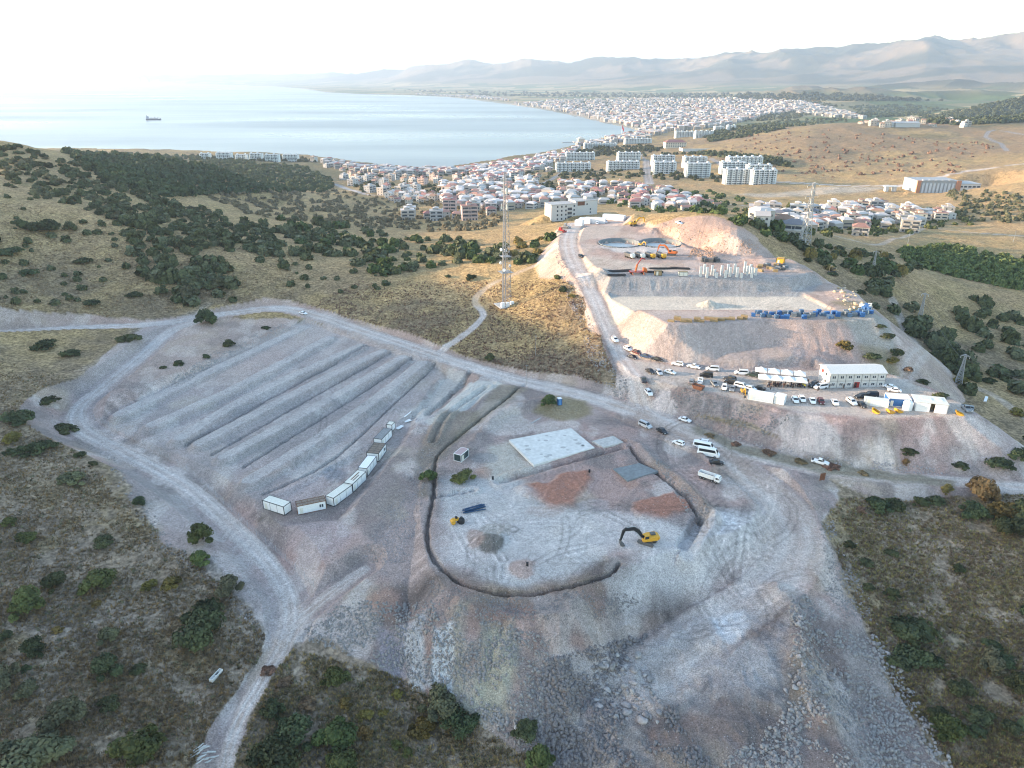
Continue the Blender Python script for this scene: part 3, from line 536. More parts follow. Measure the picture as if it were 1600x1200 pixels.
# ------------------------------------------------------------------ the sea
def sea():
    xs = np.array([-60000, -20000, -9000, -4000, -2000, -1000, 0, 500, 1200, 2500, 60000.]); yy = np.array([1000, 1500, 2000, 2700, 3500, 5000, 8000, 14000, 25000, 58000.])
    bm = bmesh.new(); vs = [[bm.verts.new((x, y, -75)) for x in xs] for y in yy]
    for i in range(len(yy) - 1):
        for j in range(len(xs) - 1): bm.faces.new((vs[i][j], vs[i][j+1], vs[i+1][j+1], vs[i+1][j]))
    me = bpy.data.meshes.new('sea'); bm.to_mesh(me); bm.free()
    m, nt, b = new_mat('sea_water'); L = nt.links
    b.inputs['Base Color'].default_value = (.19, .215, .225, 1); b.inputs['Roughness'].default_value = .32; b.inputs['Specular IOR Level'].default_value = .5
    geo = nt.nodes.new('ShaderNodeNewGeometry'); mp = nt.nodes.new('ShaderNodeMapping'); mp.inputs['Scale'].default_value = (.010, .022, .02); L.new(geo.outputs['Position'], mp.inputs['Vector'])
    no = nt.nodes.new('ShaderNodeTexNoise'); no.inputs['Scale'].default_value = 1; no.inputs['Detail'].default_value = 7; no.inputs['Roughness'].default_value = .68; L.new(mp.outputs[0], no.inputs['Vector'])
    bp = nt.nodes.new('ShaderNodeBump'); bp.inputs['Distance'].default_value = 5; bp.inputs['Strength'].default_value = .35; L.new(no.outputs['Fac'], bp.inputs['Height']); L.new(bp.outputs[0], b.inputs['Normal'])
    mp2 = nt.nodes.new('ShaderNodeMapping'); mp2.inputs['Scale'].default_value = (.0006, .0022, .001); L.new(geo.outputs['Position'], mp2.inputs['Vector'])
    n2_ = nt.nodes.new('ShaderNodeTexNoise'); n2_.inputs['Scale'].default_value = 1; n2_.inputs['Detail'].default_value = 4; L.new(mp2.outputs[0], n2_.inputs['Vector'])
    mr = nt.nodes.new('ShaderNodeMapRange'); mr.inputs[1].default_value = .3; mr.inputs[2].default_value = .7; mr.inputs[3].default_value = .24; mr.inputs[4].default_value = .42; L.new(n2_.outputs['Fac'], mr.inputs[0]); L.new(mr.outputs[0], b.inputs['Roughness'])
    me.materials.append(m); o = bpy.data.objects.new('sea', me); COL.objects.link(o); o['kind'] = 'structure'
sea()

# ------------------------------------------------------------------ air, sun, sky
SUN_AZ = R(-84); SUN_EL = R(8.6)      # azimuth from +Y towards +X
def air():
    bm = bmesh.new(); bmesh.ops.create_cube(bm, size=1); me = bpy.data.meshes.new('haze'); bm.to_mesh(me); bm.free()
    o = bpy.data.objects.new('haze', me); COL.objects.link(o); zb, zt = -87.0, max(float(Z.max()) + 30, 900)
    o.scale = (125000, 62000, zt - zb); o.location = (0, 30000 - 500, (zt + zb) / 2); o['kind'] = 'stuff'
    m = bpy.data.materials.new('air'); m.use_nodes = True; nt = m.node_tree; nt.nodes.clear(); out = nt.nodes.new('ShaderNodeOutputMaterial'); v = nt.nodes.new('ShaderNodeVolumePrincipled')
    v.inputs['Color'].default_value = HAZE_C; v.inputs['Density'].default_value = HAZE_D; v.inputs['Anisotropy'].default_value = .25
    nt.links.new(v.outputs[0], out.inputs['Volume']); me.materials.append(m); m.cycles.homogeneous_volume = True if hasattr(m.cycles, 'homogeneous_volume') else None
HAZE_C = (.50, .62, .78, 1); HAZE_D = 6.5e-5
air()
w = bpy.data.worlds.new('World'); SC.world = w; w.use_nodes = True; nt = w.node_tree; bg = nt.nodes['Background']
sky = nt.nodes.new('ShaderNodeTexSky'); sky.sky_type = 'NISHITA'; sky.sun_disc = False; sky.sun_elevation = SUN_EL; sky.sun_rotation = SUN_AZ; sky.altitude = 100; sky.air_density = 1.0; sky.dust_density = 1.0; sky.ozone_density = 1.2
nt.links.new(sky.outputs[0], bg.inputs['Color']); bg.inputs['Strength'].default_value = .15
sl = bpy.data.lights.new('sun', 'SUN'); sl.energy = 3.1; sl.angle = R(.5); sl.color = (1, .74, .50)
so = bpy.data.objects.new('sun', sl); COL.objects.link(so)
sdir = Vector((math.sin(SUN_AZ) * math.cos(SUN_EL), math.cos(SUN_AZ) * math.cos(SUN_EL), math.sin(SUN_EL)))
so.rotation_euler = sdir.to_track_quat('Z', 'Y').to_euler(); so.location = (-300, 0, 300)
SC.view_settings.view_transform = 'Standard'; SC.view_settings.look = 'None'; SC.view_settings.exposure = 2.4; SC.view_settings.gamma = 1
SC.cycles.filter_width = 1.1; SC.cycles.volume_bounces = 1; SC.cycles.max_bounces = 6; SC.cycles.diffuse_bounces = 3; SC.cycles.use_denoising = True
# ------------------------------------------------------------------ kit: meshes, things, copies
class MB:
    def __init__(s): s.v = []; s.f = []; s.m = []
    def add(s, vs, fs, mi=0):
        o = len(s.v); s.v += [tuple(p) for p in vs]; s.f += [tuple(i + o for i in f) for f in fs]; s.m += [mi] * len(fs); return s
    def box(s, c, d, rz=0, mi=0, taper=1.0):
        x, y, z = d[0] / 2, d[1] / 2, d[2] / 2; ca, sa = math.cos(rz), math.sin(rz); P = []
        for k, (a, b, e) in enumerate([(-1,-1,-1),(1,-1,-1),(1,1,-1),(-1,1,-1),(-1,-1,1),(1,-1,1),(1,1,1),(-1,1,1)]):
            t = taper if e > 0 else 1; px, py = a * x * t, b * y * t; P.append((c[0] + px * ca - py * sa, c[1] + px * sa + py * ca, c[2] + e * z))
        return s.add(P, [(0,3,2,1),(4,5,6,7),(0,1,5,4),(1,2,6,5),(2,3,7,6),(3,0,4,7)], mi)
    def bar(s, a, b, r, mi=0, n=4, r2=None):
        a = Vector(a); b = Vector(b); d = (b - a); q = d.to_track_quat('Z', 'Y'); r2 = r if r2 is None else r2; P = []
        for p, rr in ((a, r), (b, r2)):
            for i in range(n):
                t = 2 * math.pi * (i + .5) / n; P.append(p + q @ Vector((rr * math.cos(t), rr * math.sin(t), 0)))
        F_ = [(i, (i + 1) % n, n + (i + 1) % n, n + i) for i in range(n)] + [tuple(range(n))[::-1], tuple(range(n, 2 * n))]
        return s.add(P, F_, mi)
    def prism(s, prof, y0, y1, mi=0):   # profile in x,z pulled along y
        n = len(prof); P = [(x, y0, z) for x, z in prof] + [(x, y1, z) for x, z in prof]
        return s.add(P, [(i, (i + 1) % n, n + (i + 1) % n, n + i) for i in range(n)] + [tuple(range(n))[::-1], tuple(range(n, 2 * n))], mi)
    def loft(s, rings, mi=0, cap=True):
        n = len(rings[0]); P = [p for r in rings for p in r]; F_ = []
        for k in range(len(rings) - 1): F_ += [(k*n+i, k*n+(i+1)%n, (k+1)*n+(i+1)%n, (k+1)*n+i) for i in range(n)]
        if cap: F_ += [tuple(range(n))[::-1], tuple(range((len(rings)-1)*n, len(rings)*n))]
        return s.add(P, F_, mi)
    def build(s, name, mats, parent=None, smooth=False):
        me = bpy.data.meshes.new(name); me.from_pydata(s.v, [], s.f); mats = mats if isinstance(mats, (list, tuple)) else [mats]
        for m in mats: me.materials.append(m)
        me.polygons.foreach_set('material_index', s.m)
        bm = bmesh.new(); bm.from_mesh(me); bmesh.ops.recalc_face_normals(bm, faces=bm.faces); bm.to_mesh(me); bm.free()
        if smooth: me.polygons.foreach_set('use_smooth', [True] * len(me.polygons))
        return link(name, me, parent)
def link(name, me, parent=None):
    o = bpy.data.objects.new(name, me); COL.objects.link(o)
    if parent is not None: o.parent = parent
    return o
def tag(o, label, cat, group=None, kind=None):
    if label: o['label'] = label
    if cat: o['category'] = cat; o['kind'] = 'thing'
    if group: o['group'] = group
    if kind: o['kind'] = kind
    return o
def thing(name, label, cat, loc=(0, 0, 0), rz=0, group=None):
    o = bpy.data.objects.new(name, None); o.empty_display_size = .2; COL.objects.link(o); o.location = loc; o.rotation_euler = (0, 0, rz); return tag(o, label, cat, group)
def kids(o): return KIDS.get(o.name) or [c for c in bpy.data.objects if c.parent == o]
KIDS = {}
def freeze(o): KIDS[o.name] = [c for c in bpy.data.objects if c.parent == o]; [freeze(c) for c in KIDS[o.name]]; return o
USED = set()
def dup(o, loc, rz=0, label=None, cat=None, group=None, sc=None, swap=None):
    """first call moves the built thing itself, later calls copy it with its parts and sub-parts"""
    if o.name not in USED: USED.add(o.name); freeze(o); c = o
    else:
        c = o.copy(); COL.objects.link(c)
        def rec(src, dst):
            for k in KIDS.get(src.name, []):
                d = k.copy(); COL.objects.link(d); d.parent = dst; rec(k, d)
        rec(o, c)
    c.location = loc; c.rotation_euler = (0, 0, rz)
    if sc is not None: c.scale = (sc,) * 3 if not hasattr(sc, '__len__') else sc
    return tag(c, label, cat, group)
def paint(root, frm, to):
    """give the copied parts that wear material frm a mesh copy with material to"""
    st = [root]
    while st:
        o = st.pop(); st += [c for c in bpy.data.objects if False]
        if o.type == 'MESH':
            for i, s in enumerate(o.material_slots):
                if s.material == frm: s.link = 'OBJECT'; s.material = to
def head(px, py, dx, dy):
    a = G(px, py); b = G(px + dx, py + dy); return a, math.atan2(b[1] - a[1], b[0] - a[0])
def dep(p): return p[1] * cp - (p[2] - CAMZ) * sp
def mpx(p): return dep(p) / F      # metres per picture pixel there

M_ = mat
WHITE = mat('white_paint', (.78, .78, .77), .55, var=.06); CREAM = mat('cream_panel', (.68, .66, .58), .6, var=.08); DARKF = mat('dark_trim', (.035, .04, .045), .5)
GLASS = mat('dark_glass', (.02, .025, .03), .08, var=.02, spec=.6); TYRE = mat('tyre_rubber', (.018, .018, .018), .85); RIM = mat('rim_alloy', (.42, .42, .43), .35, .6)
STEEL = mat('galvanised_steel', (.38, .39, .40), .45, .5); CONC = mat('concrete', (.46, .45, .43), .85, var=.18, scale=1.2, bump=.01); CONCD = mat('damp_and_shade_concrete', (.19, .21, .22), .8, var=.15, scale=1.0)
RUST = mat('rusty_steel', (.17, .075, .045), .85, var=.35, scale=4); YEL = mat('machine_yellow', (.62, .33, .035), .5, var=.12); ORG = mat('machine_orange', (.55, .15, .04), .55, var=.15); BLACKM = mat('black_steel', (.022, .023, .026), .6)
GREYM = mat('machine_grey', (.10, .105, .11), .6, var=.2); WOOD = mat('sawn_timber', (.36, .26, .14), .85, var=.3, scale=5); BLUEP = mat('blue_plastic', (.035, .13, .34), .5, var=.15); BLUED = mat('dark_blue_pipe', (.02, .06, .13), .4)
FABR = mat('white_canvas', (.80, .79, .77), .8, var=.05); TILE = mat('red_tile', (.35, .20, .155), .8, var=.2, objvar=.25); WALLW = mat('house_plaster', (.46, .42, .375), .85, var=.08, objvar=.14); WALLP = mat('pale_plaster', (.53, .52, .50), .85, var=.07, objvar=.06)
BLOCKW = mat('block_plaster', (.68, .70, .69), .85, var=.06); WIN = mat('house_window', (.06, .07, .085), .25, spec=.5); GREYR = mat('grey_roof', (.42, .41, .40), .8, var=.2); BRICK = mat('orange_brick', (.45, .21, .12), .85, var=.15); STONE = mat('pale_stone', (.32, .295, .285), .9, var=.25, scale=2.0, objvar=.3, bump=.05); STONET = mat('tan_stone', (.46, .38, .27), .9, var=.25, objvar=.2)

# ------------------------------------------------------------------ leaves
def foliage(name, rgb, ov=.25, tip=1.5):
    m, nt, b = new_mat(name); L = nt.links; nd = nt.nodes
    tc = nd.new('ShaderNodeTexCoord'); no = nd.new('ShaderNodeTexNoise'); no.inputs['Scale'].default_value = 1.1; no.inputs['Detail'].default_value = 4; L.new(tc.outputs['Object'], no.inputs['Vector'])
    cr = nd.new('ShaderNodeValToRGB'); e = cr.color_ramp.elements; e[0].position = .33; e[1].position = .68; e[0].color = (*[c * .55 for c in rgb], 1); e[1].color = (rgb[0] * tip * 1.1, rgb[1] * tip, rgb[2] * tip * .8, 1); L.new(no.outputs['Fac'], cr.inputs[0])
    oi = nd.new('ShaderNodeObjectInfo'); mr = nd.new('ShaderNodeMapRange'); mr.inputs[3].default_value = 1 - ov; mr.inputs[4].default_value = 1 + ov; L.new(oi.outputs['Random'], mr.inputs[0])
    hv = nd.new('ShaderNodeHueSaturation'); L.new(cr.outputs[0], hv.inputs['Color']); L.new(mr.outputs[0], hv.inputs['Value'])
    m2 = nd.new('ShaderNodeMath'); m2.operation = 'MULTIPLY'; m2.inputs[1].default_value = 5.7; L.new(oi.outputs['Random'], m2.inputs[0]); m3 = nd.new('ShaderNodeMath'); m3.operation = 'FRACT'; L.new(m2.outputs[0], m3.inputs[0]); m4 = nd.new('ShaderNodeMapRange'); m4.inputs[3].default_value = .465; m4.inputs[4].default_value = .525; L.new(m3.outputs[0], m4.inputs[0]); L.new(m4.outputs[0], hv.inputs['Hue'])
    L.new(hv.outputs[0], b.inputs['Base Color']); b.inputs['Roughness'].default_value = .75; b.inputs['Specular IOR Level'].default_value = .15
    tr = nd.new('ShaderNodeBsdfTranslucent'); L.new(hv.outputs[0], tr.inputs['Color']); ms = nd.new('ShaderNodeMixShader'); ms.inputs[0].default_value = .18; L.new(b.outputs[0], ms.inputs[1]); L.new(tr.outputs[0], ms.inputs[2])
    L.new(ms.outputs[0], nd['Material Output'].inputs['Surface']); return m
LEAF = {'dark': foliage('dark_evergreen_leaves', (.064, .085, .05)), 'olive': foliage('grey_olive_leaves', (.12, .132, .088)), 'green': foliage('fresh_green_leaves', (.085, .115, .05)), 'yellow': foliage('dry_yellow_leaves', (.17, .145, .055)), 'tan': foliage('tan_seeded_leaves', (.24, .19, .09)), 'pine': foliage('pine_needles', (.06,.082,.05)), 'scrub': foliage('pale_scrub_leaves', (.17,.17,.115)), 'brown': foliage('dry_brown_scrub', (.205, .155, .115))}
BARK = mat('bark', (.10, .08, .065), .9, var=.3, scale=6)
_ico = {}
def ico(n):
    if n not in _ico:
        bm = bmesh.new(); bmesh.ops.create_icosphere(bm, subdivisions=n, radius=1); bm.verts.ensure_lookup_table(); _ico[n] = (np.array([v.co[:] for v in bm.verts]), np.array([[v.index for v in f.verts] for f in bm.faces])); bm.free()
    return _ico[n]
def raw_mesh(name, V_, F_, m, smooth=False):
    me = bpy.data.meshes.new(name); k = F_.shape[1]; me.vertices.add(len(V_)); me.vertices.foreach_set('co', np.asarray(V_, np.float32).ravel()); me.loops.add(F_.size); me.loops.foreach_set('vertex_index', F_.ravel().astype(np.int32)); me.polygons.add(len(F_)); me.polygons.foreach_set('loop_start', np.arange(0, F_.size, k, dtype=np.int32))
    if smooth: me.polygons.foreach_set('use_smooth', np.ones(len(F_), bool))
    for q in (m if isinstance(m, list) else [m]): me.materials.append(q)
    me.update(); return me
def crown(name, m, seed, nl, leaf, lobes=7, flat=.75, low=0.0, core=True):
    """a crown of radius 1: many leaf clumps over uneven lobes, gaps between them"""
    r = np.random.default_rng(seed); cs = []
    for i in range(lobes):
        a = r.uniform(0, 6.283); q = r.uniform(.15, .62) if i else 0; h = r.uniform(.25, .78) * (1 - .35 * q) * flat + low; cs.append((q * math.cos(a), q * math.sin(a), h * 1.25, r.uniform(.30, .50) if i else .52))
    for i in range(lobes // 2 + 1): a = r.uniform(0, 6.283); q = r.uniform(.6, .92); cs.append((q * math.cos(a), q * math.sin(a), r.uniform(.12, .6) * flat, r.uniform(.14, .26)))
    lobes = len(cs)
    cs = np.array(cs); k = r.integers(0, lobes, nl); d = r.normal(size=(nl, 3)); d[:, 2] = np.where(d[:, 2] < -.25, -d[:, 2] * .8, d[:, 2]); d /= np.linalg.norm(d, axis=1, keepdims=True)
    rad = cs[k, 3] * (.62 + .46 * r.random(nl) ** .6); P = cs[k, :3] + d * rad[:, None] * np.array([1, 1, flat * 1.05]); P[:, 2] = np.maximum(P[:, 2], .03)
    nrm = d + r.normal(size=(nl, 3)) * .55; nrm /= np.linalg.norm(nrm, axis=1, keepdims=True); t = np.cross(nrm, r.normal(size=(nl, 3))); t /= np.linalg.norm(t, axis=1, keepdims=True); b = np.cross(nrm, t); s = leaf * r.uniform(.5, 1.5, nl)[:, None]
    Vv = np.stack([P - t * s - b * s * .6, P + t * s * .9 - b * s * .7, P + t * s * .8 + b * s * .8, P - t * s * .7 + b * s * .6], 1).reshape(-1, 3); Ff = np.arange(nl * 4).reshape(-1, 4)
    if core:
        iv, if_ = ico(1)
        tri = []
        for c in cs:
            o = len(Vv); Vv = np.concatenate([Vv, c[:3] + iv * c[3] * np.array([.72, .72, .72 * flat]) * (1 + .2 * r.normal(size=(len(iv), 1)))]); tri.append(np.concatenate([if_ + o, if_[:, :1] * 0 + if_[:, 2:3] + o], 1))
        q = np.concatenate(tri); me = bpy.data.meshes.new(name); me.from_pydata(Vv.tolist(), [], Ff.tolist() + q[:, :3].tolist()); me.materials.append(m); return me
    return raw_mesh(name, Vv, Ff, m)
def trunk_mesh(seed, h=.5, r0=.07):
    rr = random.Random(seed); mb = MB(); p = (0, 0, -.12); q = (rr.uniform(-.05, .05), rr.uniform(-.05, .05), h * .55); mb.bar(p, q, r0, n=7, r2=r0 * .75)
    for i in range(4):
        a = i * 1.6 + rr.uniform(-.4, .4); e = (q[0] + .35 * math.cos(a), q[1] + .35 * math.sin(a), h + rr.uniform(.05, .3)); mb.bar(q, e, r0 * .6, n=5, r2=r0 * .2)
    me = bpy.data.meshes.new('trunk'); me.from_pydata(mb.v, [], mb.f); me.materials.append(BARK); return me
TRUNKS = [trunk_mesh(i) for i in range(4)]
# ------------------------------------------------------------------ shrubs and trees close by, one by one
KIN = {'dark': [crown('crown', LEAF['dark'], 10 + i, 2600, .055, 8 + i % 3, .8) for i in range(4)], 'olive': [crown('crown', LEAF['olive'], 30 + i, 2400, .058, 9, .8) for i in range(3)], 'green': [crown('crown', LEAF['green'], 40 + i, 1700, .06, 8, .85) for i in range(3)],
       'yellow': [crown('crown', LEAF['yellow'], 50 + i, 1200, .07, 7, .7) for i in range(2)], 'tan': [crown('crown', LEAF['tan'], 60, 2400, .055, 10, .85)], 'low': [crown('crown', LEAF['dark'], 70 + i, 1500, .06, 12, .38) for i in range(3)], 'brown': [crown('crown', LEAF['brown'], 80 + i, 1200, .065, 11, .35) for i in range(2)]}
cnt = [0]
def plant(px, py, w, kind, label, group=None, tree=True, hs=1.0):
    p = G(px, py + w * .30)
    if np.isnan(p[0]): return
    r = w * .5 * mpx(p) * 1.06; i = cnt[0]; cnt[0] += 1; rz = i * 2.4; ms = KIN[kind]; me = ms[i % len(ms)]
    s = (r * random.uniform(.86, 1.12), r * random.uniform(.86, 1.12), r * hs * random.uniform(.8, 1.15))
    if tree:
        t = thing('tree', label, 'tree', (p[0], p[1], p[2] - .1), rz, group); t.scale = s
        link('trunk', TRUNKS[i % 4], t); link('crown', me, t)
    else:
        t = tag(link('shrub', me), label, 'shrub', group); t.location = (p[0], p[1], p[2] - .12); t.rotation_euler = (0, 0, rz); t.scale = s
    return t
T1 = [ # px, py, width in the picture, kind, label
 (312,972,85,'dark','broad dark green tree standing alone left of the narrow track at lower left'),(215,1160,88,'green','full green tree cut by the bottom edge beside the pile of white debris'),(45,1165,112,'olive','very wide grey green tree in the bottom left corner'),(100,1107,70,'olive','grey green tree just above the wide one in the bottom left corner'),
 (156,901,58,'green','dense round green tree on open grass below the bend of the gravel road'),(84,905,42,'dark','dark tree touching the upper right side of a greener one near the left edge'),(46,935,64,'green','green tree near the left edge with a darker one behind its shoulder'),(170,1032,54,'dark','dark round shrub like tree with a lighter one directly behind it, lower left'),(170,988,42,'olive','dull green tree directly behind a darker rounder one on the lower left slope'),(55,1005,42,'dark','dark ball shaped tree near the left edge below two merged trees'),
 (317,828,46,'green','lone olive green tree growing in the bare gravel bank beside the left road'),(217,780,25,'dark','small dark tree at the foot of the gravel bank where grass begins'),(162,841,32,'dark','compact dark tree on grass left of the lone gravel bank tree'),(115,742,42,'olive','loose grey green tree near the left bend of the gravel road'),(360,908,42,'olive','grey green tree at the grass edge beside the straight run of left road'),(312,870,36,'green','low green tree just below the lone tree on the gravel bank'),
 (172,1095,34,'dark','small dark tree between two large trees near the bottom left'),(5,1048,54,'olive','grey green tree cut by the left edge low down'),(524,1050,52,'green','bright green round tree at the foot of the rubble tip'),(687,1090,62,'olive','brownish green tree at the foot of the pale tipped strips'),(718,1118,58,'dark','dark tree leaning against a brownish one below the pale tipped strips'),(460,1138,72,'dark','dark tree among the clump right of the narrow track at the bottom'),(525,1145,66,'green','green tree right of the dark one in the bottom clump'),(428,1102,42,'dark','dark shrubby tree beside the narrow track near the bottom'),(430,1172,72,'dark','dark tree at the bottom edge right of the narrow track'),(535,1190,62,'green','green tree at the bottom edge below the middle clump'),
 (820,1132,46,'dark','dark tree at the left foot of the boulder field'),(845,1178,58,'green','green tree at the bottom edge beside the boulder field'),(1532,757,58,'tan','tall tan crowned tree beside the right road catching the low sun'),(1565,790,54,'yellow','yellow green tree in front of the tall tan crowned one'),(1598,795,48,'dark','dark tree at the right edge behind the yellow green one'),(1518,792,44,'dark','dark tree in the shade under the tall tan crowned one'),(1580,818,46,'dark','dark tree just below the yellow green one at right'),
 (1437,780,30,'dark','dark round shrub like tree below the right road'),(1497,885,20,'dark','single small dark tree in the middle of the right hand meadow'),(1395,925,28,'dark','narrow dark tree near the right foot of the stony bank'),(1500,1070,38,'dark','dark tree in the lower right scrub, middle of a diagonal row'),(1545,1025,48,'olive','grey green tree in the lower right scrub near the right edge'),(1592,1062,42,'dark','dark tree at the right edge of the lower right scrub'),(1480,1132,58,'green','green tree at the foot of the pale stone bank, lower right'),(1465,1108,32,'dark','dark tree against the edge of the pale stone bank, lower right'),(1575,1130,38,'dark','dark tree in the bottom right corner scrub'),
 (322,492,38,'dark','tall dark tree beside the fork where the left road splits'),(670,740,34,'green','green tree left of the ring trench beside the dark cabin'),(724,739,38,'green','spreading green tree just below the dark cabin'),(858,622,30,'green','bright green tree beside the blue toilet cabin'),(766,556,18,'dark','lone dark tree where the field track meets the main road'),(733,433,14,'dark','lone round dark shrub tree in the sunlit field')]
for px, py, w, k, lab in T1: plant(px, py, w, k, lab, None, True, 1.0 if k != 'tan' else 1.15)
S1 = [(125,707,19,'dark'),(145,722,17,'dark'),(42,834,30,'green'),(16,811,24,'green'),(325,940,52,'low'),(234,910,24,'yellow'),(267,905,36,'yellow'),(217,1040,26,'low'),(8,990,24,'dark'),(42,1072,34,'olive'),(40,1042,16,'dark'),(90,980,20,'yellow'),(150,940,18,'yellow'),(30,640,50,'low'),(60,690,44,'low'),(20,700,30,'low'),(110,545,32,'low'),(70,530,36,'low'),(205,520,36,'low'),(75,620,30,'low'),(100,660,40,'low'),(20,680,30,'yellow'),
 (620,1080,20,'yellow'),(570,1112,26,'yellow'),(637,1172,22,'green'),(620,1160,20,'green'),(572,1140,24,'yellow'),(599,1109,18,'yellow'),(662,1130,42,'yellow'),(540,1095,22,'yellow'),(610,1190,26,'brown'),(700,1150,30,'brown'),(555,1080,20,'brown'),(480,1090,34,'brown'),(440,1060,30,'brown'),(420,1040,26,'brown'),
 (1477,762,24,'tan'),(1572,815,30,'dark'),(1372,778,44,'low'),(1327,849,19,'dark'),(1352,872,26,'low'),(1391,857,24,'low'),(1357,915,18,'dark'),(1425,970,70,'low'),(1417,1010,66,'low'),(1450,1020,40,'low'),(1570,1025,36,'low'),(1527,1140,26,'dark'),(1525,1107,42,'low'),(1400,780,40,'low'),(1345,790,24,'brown'),(1460,775,30,'low'),(1550,1000,30,'low'),(1420,700,26,'low'),(1500,720,30,'low'),(1560,715,40,'low'),(1590,700,40,'low'),(1414,720,16,'tan'),
 (358,535,19,'dark'),(279,562,22,'low'),(255,572,11,'dark'),(322,556,12,'dark'),(415,508,16,'low'),(145,465,30,'low'),(45,420,30,'low'),(210,455,26,'low'),(130,400,30,'low'),(15,385,40,'low'),(70,350,40,'dark'),(35,350,26,'dark'),(110,352,24,'dark'),(295,455,30,'olive'),(340,440,30,'olive'),(870,432,16,'green'),(880,450,16,'dark'),(893,460,14,'yellow'),(700,430,10,'dark'),(740,430,12,'dark'),(1500,835,14,'brown'),(1350,735,18,'brown'),(1250,715,20,'brown'),(1150,690,18,'brown'),(1300,722,26,'brown'),(1200,702,22,'brown'),(1110,676,18,'brown'),(1545,590,24,'low'),(1320,535,30,'yellow'),(1360,550,26,'low'),(1395,560,20,'yellow'),(1590,640,26,'yellow'),(1385,520,22,'low'),(1402,545,26,'low'),(1376,505,18,'low'),(1418,572,20,'brown'),(1440,590,24,'low'),(1470,612,26,'low'),(1262,404,16,'dark'),(1300,424,18,'low'),(1345,452,18,'low'),(1500,590,26,'yellow')]
LB = {'dark': 'small dark evergreen shrub scattered over the dry grass around the site', 'green': 'small leafy green shrub on the dry slope', 'yellow': 'low yellowish dry bush on the slope', 'low': 'flat spreading dark thicket hugging the dry grass', 'olive': 'greyish olive shrub near the slope thicket', 'brown': 'dry brown weed clump at the edge of bare ground', 'tan': 'small tan seeded bush beside the right road'}
for px, py, w, k in S1: plant(px, py, w, k, LB[k], k + ' shrubs around the site', False)

# ------------------------------------------------------------------ scattering by area
def in_poly_px(P, n, rs, dens=None):
    P = np.array(P, float); out = np.zeros((0, 2))
    while len(out) < n:
        q = np.stack([rs.uniform(P[:, 0].min(), P[:, 0].max(), n * 3), rs.uniform(P[:, 1].min(), P[:, 1].max(), n * 3)], 1); out = np.concatenate([out, q[inside(q[:, 0], q[:, 1], P)]])
    return out[:n]
def thin(p, dist, pool=None):
    keep_ = []; g_ = {}
    for i, (x, y, z) in enumerate(p):
        if np.isnan(x): continue
        d = dist[i] if hasattr(dist, '__len__') else dist; c = (int(x // 12), int(y // 12)); ok = True
        for a in range(c[0] - 2, c[0] + 3):
            for b in range(c[1] - 2, c[1] + 3):
                for (u, v) in g_.get((a, b), ()):
                    if (u - x) ** 2 + (v - y) ** 2 < d * d: ok = False; break
                if not ok: break
            if not ok: break
        if ok: g_.setdefault(c, []).append((x, y)); keep_.append(i)
    return keep_
rs = np.random.default_rng(11)
MID = {k: [crown('tree', LEAF[k], 200 + 9 * j + i, 560, .115, 7, .8) for i in range(4)] for j, k in enumerate(('dark', 'olive', 'green', 'yellow'))}
AREAS = [ # polygon, count, radius range, kinds, label, group
 ([(0,222),(60,238),(140,262),(230,300),(330,332),(430,365),(440,395),(370,380),(290,392),(200,352),(120,322),(0,300)], 480, (2.6,4.6), 'dark dark olive', 'rounded dark evergreen tree in the thicket crowning the left hillside', 'thicket on the left hillside'),
 ([(130,310),(260,312),(420,352),(480,372),(500,400),(440,420),(380,402),(330,442),(240,442),(210,402),(190,362)], 150, (2.6,4.6), 'dark olive dark', 'rounded dark tree in the belt running down the middle of the left hillside', 'tree belt down the left hillside'),
 ([(215,425),(255,405),(300,440),(360,430),(372,470),(300,482),(250,462)], 26, (3.0,4.6), 'olive dark olive', 'grey green tree in the cluster just above the upper left road', 'tree cluster above the road'),
 ([(430,338),(560,358),(680,372),(760,378),(800,390),(780,412),(700,412),(650,430),(580,432),(555,412),(480,392)], 170, (2.6,4.8), 'dark green olive', 'bushy green tree in the grove between the left hill and the lattice mast', 'grove beyond the field'),
 ([(765,388),(800,380),(850,368),(882,388),(872,412),(830,416),(790,412)], 34, (2.6,4.4), 'green dark yellow', 'green tree in the clump between the lattice mast and the upper site', 'clump behind the lattice mast'),
 ([(1228,376),(1290,386),(1400,402),(1440,420),(1400,432),(1330,432),(1290,420),(1262,402)], 70, (2.4,4.2), 'dark green yellow', 'dark bushy tree along the top right rim of the upper site', 'trees on the rim right of the upper site'),
 ([(1340,430),(1380,430),(1400,470),(1480,520),(1530,580),(1510,625),(1470,600),(1452,548),(1400,500),(1375,488),(1340,455)], 75, (2.8,4.6), 'dark dark olive', 'dark tree in the shaded gully right of the upper site', 'trees in the right gully'),
 ([(1480,460),(1560,470),(1600,500),(1600,620),(1540,590),(1500,520)], 34, (2.4,4.4), 'dark olive dark', 'dark tree on the far slope of the right gully', 'trees beyond the right gully'),
 ([(1100,335),(1180,345),(1250,365),(1240,385),(1180,372),(1120,355)], 36, (2.6,4.4), 'green dark green', 'green tree on the slope behind the reddish cut bank', 'trees behind the cut bank'),
 ([(0,300),(120,325),(200,360),(210,410),(170,470),(0,480)], 44, (1.2,2.6), 'dark olive dark', 'small scattered dark bush on the open left slope', 'scattered bushes on the left slope'),
 ([(440,400),(600,430),(640,450),(560,470),(480,470),(400,460)], 18, (1.0,2.4), 'dark olive dark', 'small dark bush in the brown field above the main road', 'bushes in the brown field')]
ntree = 0; rest = []
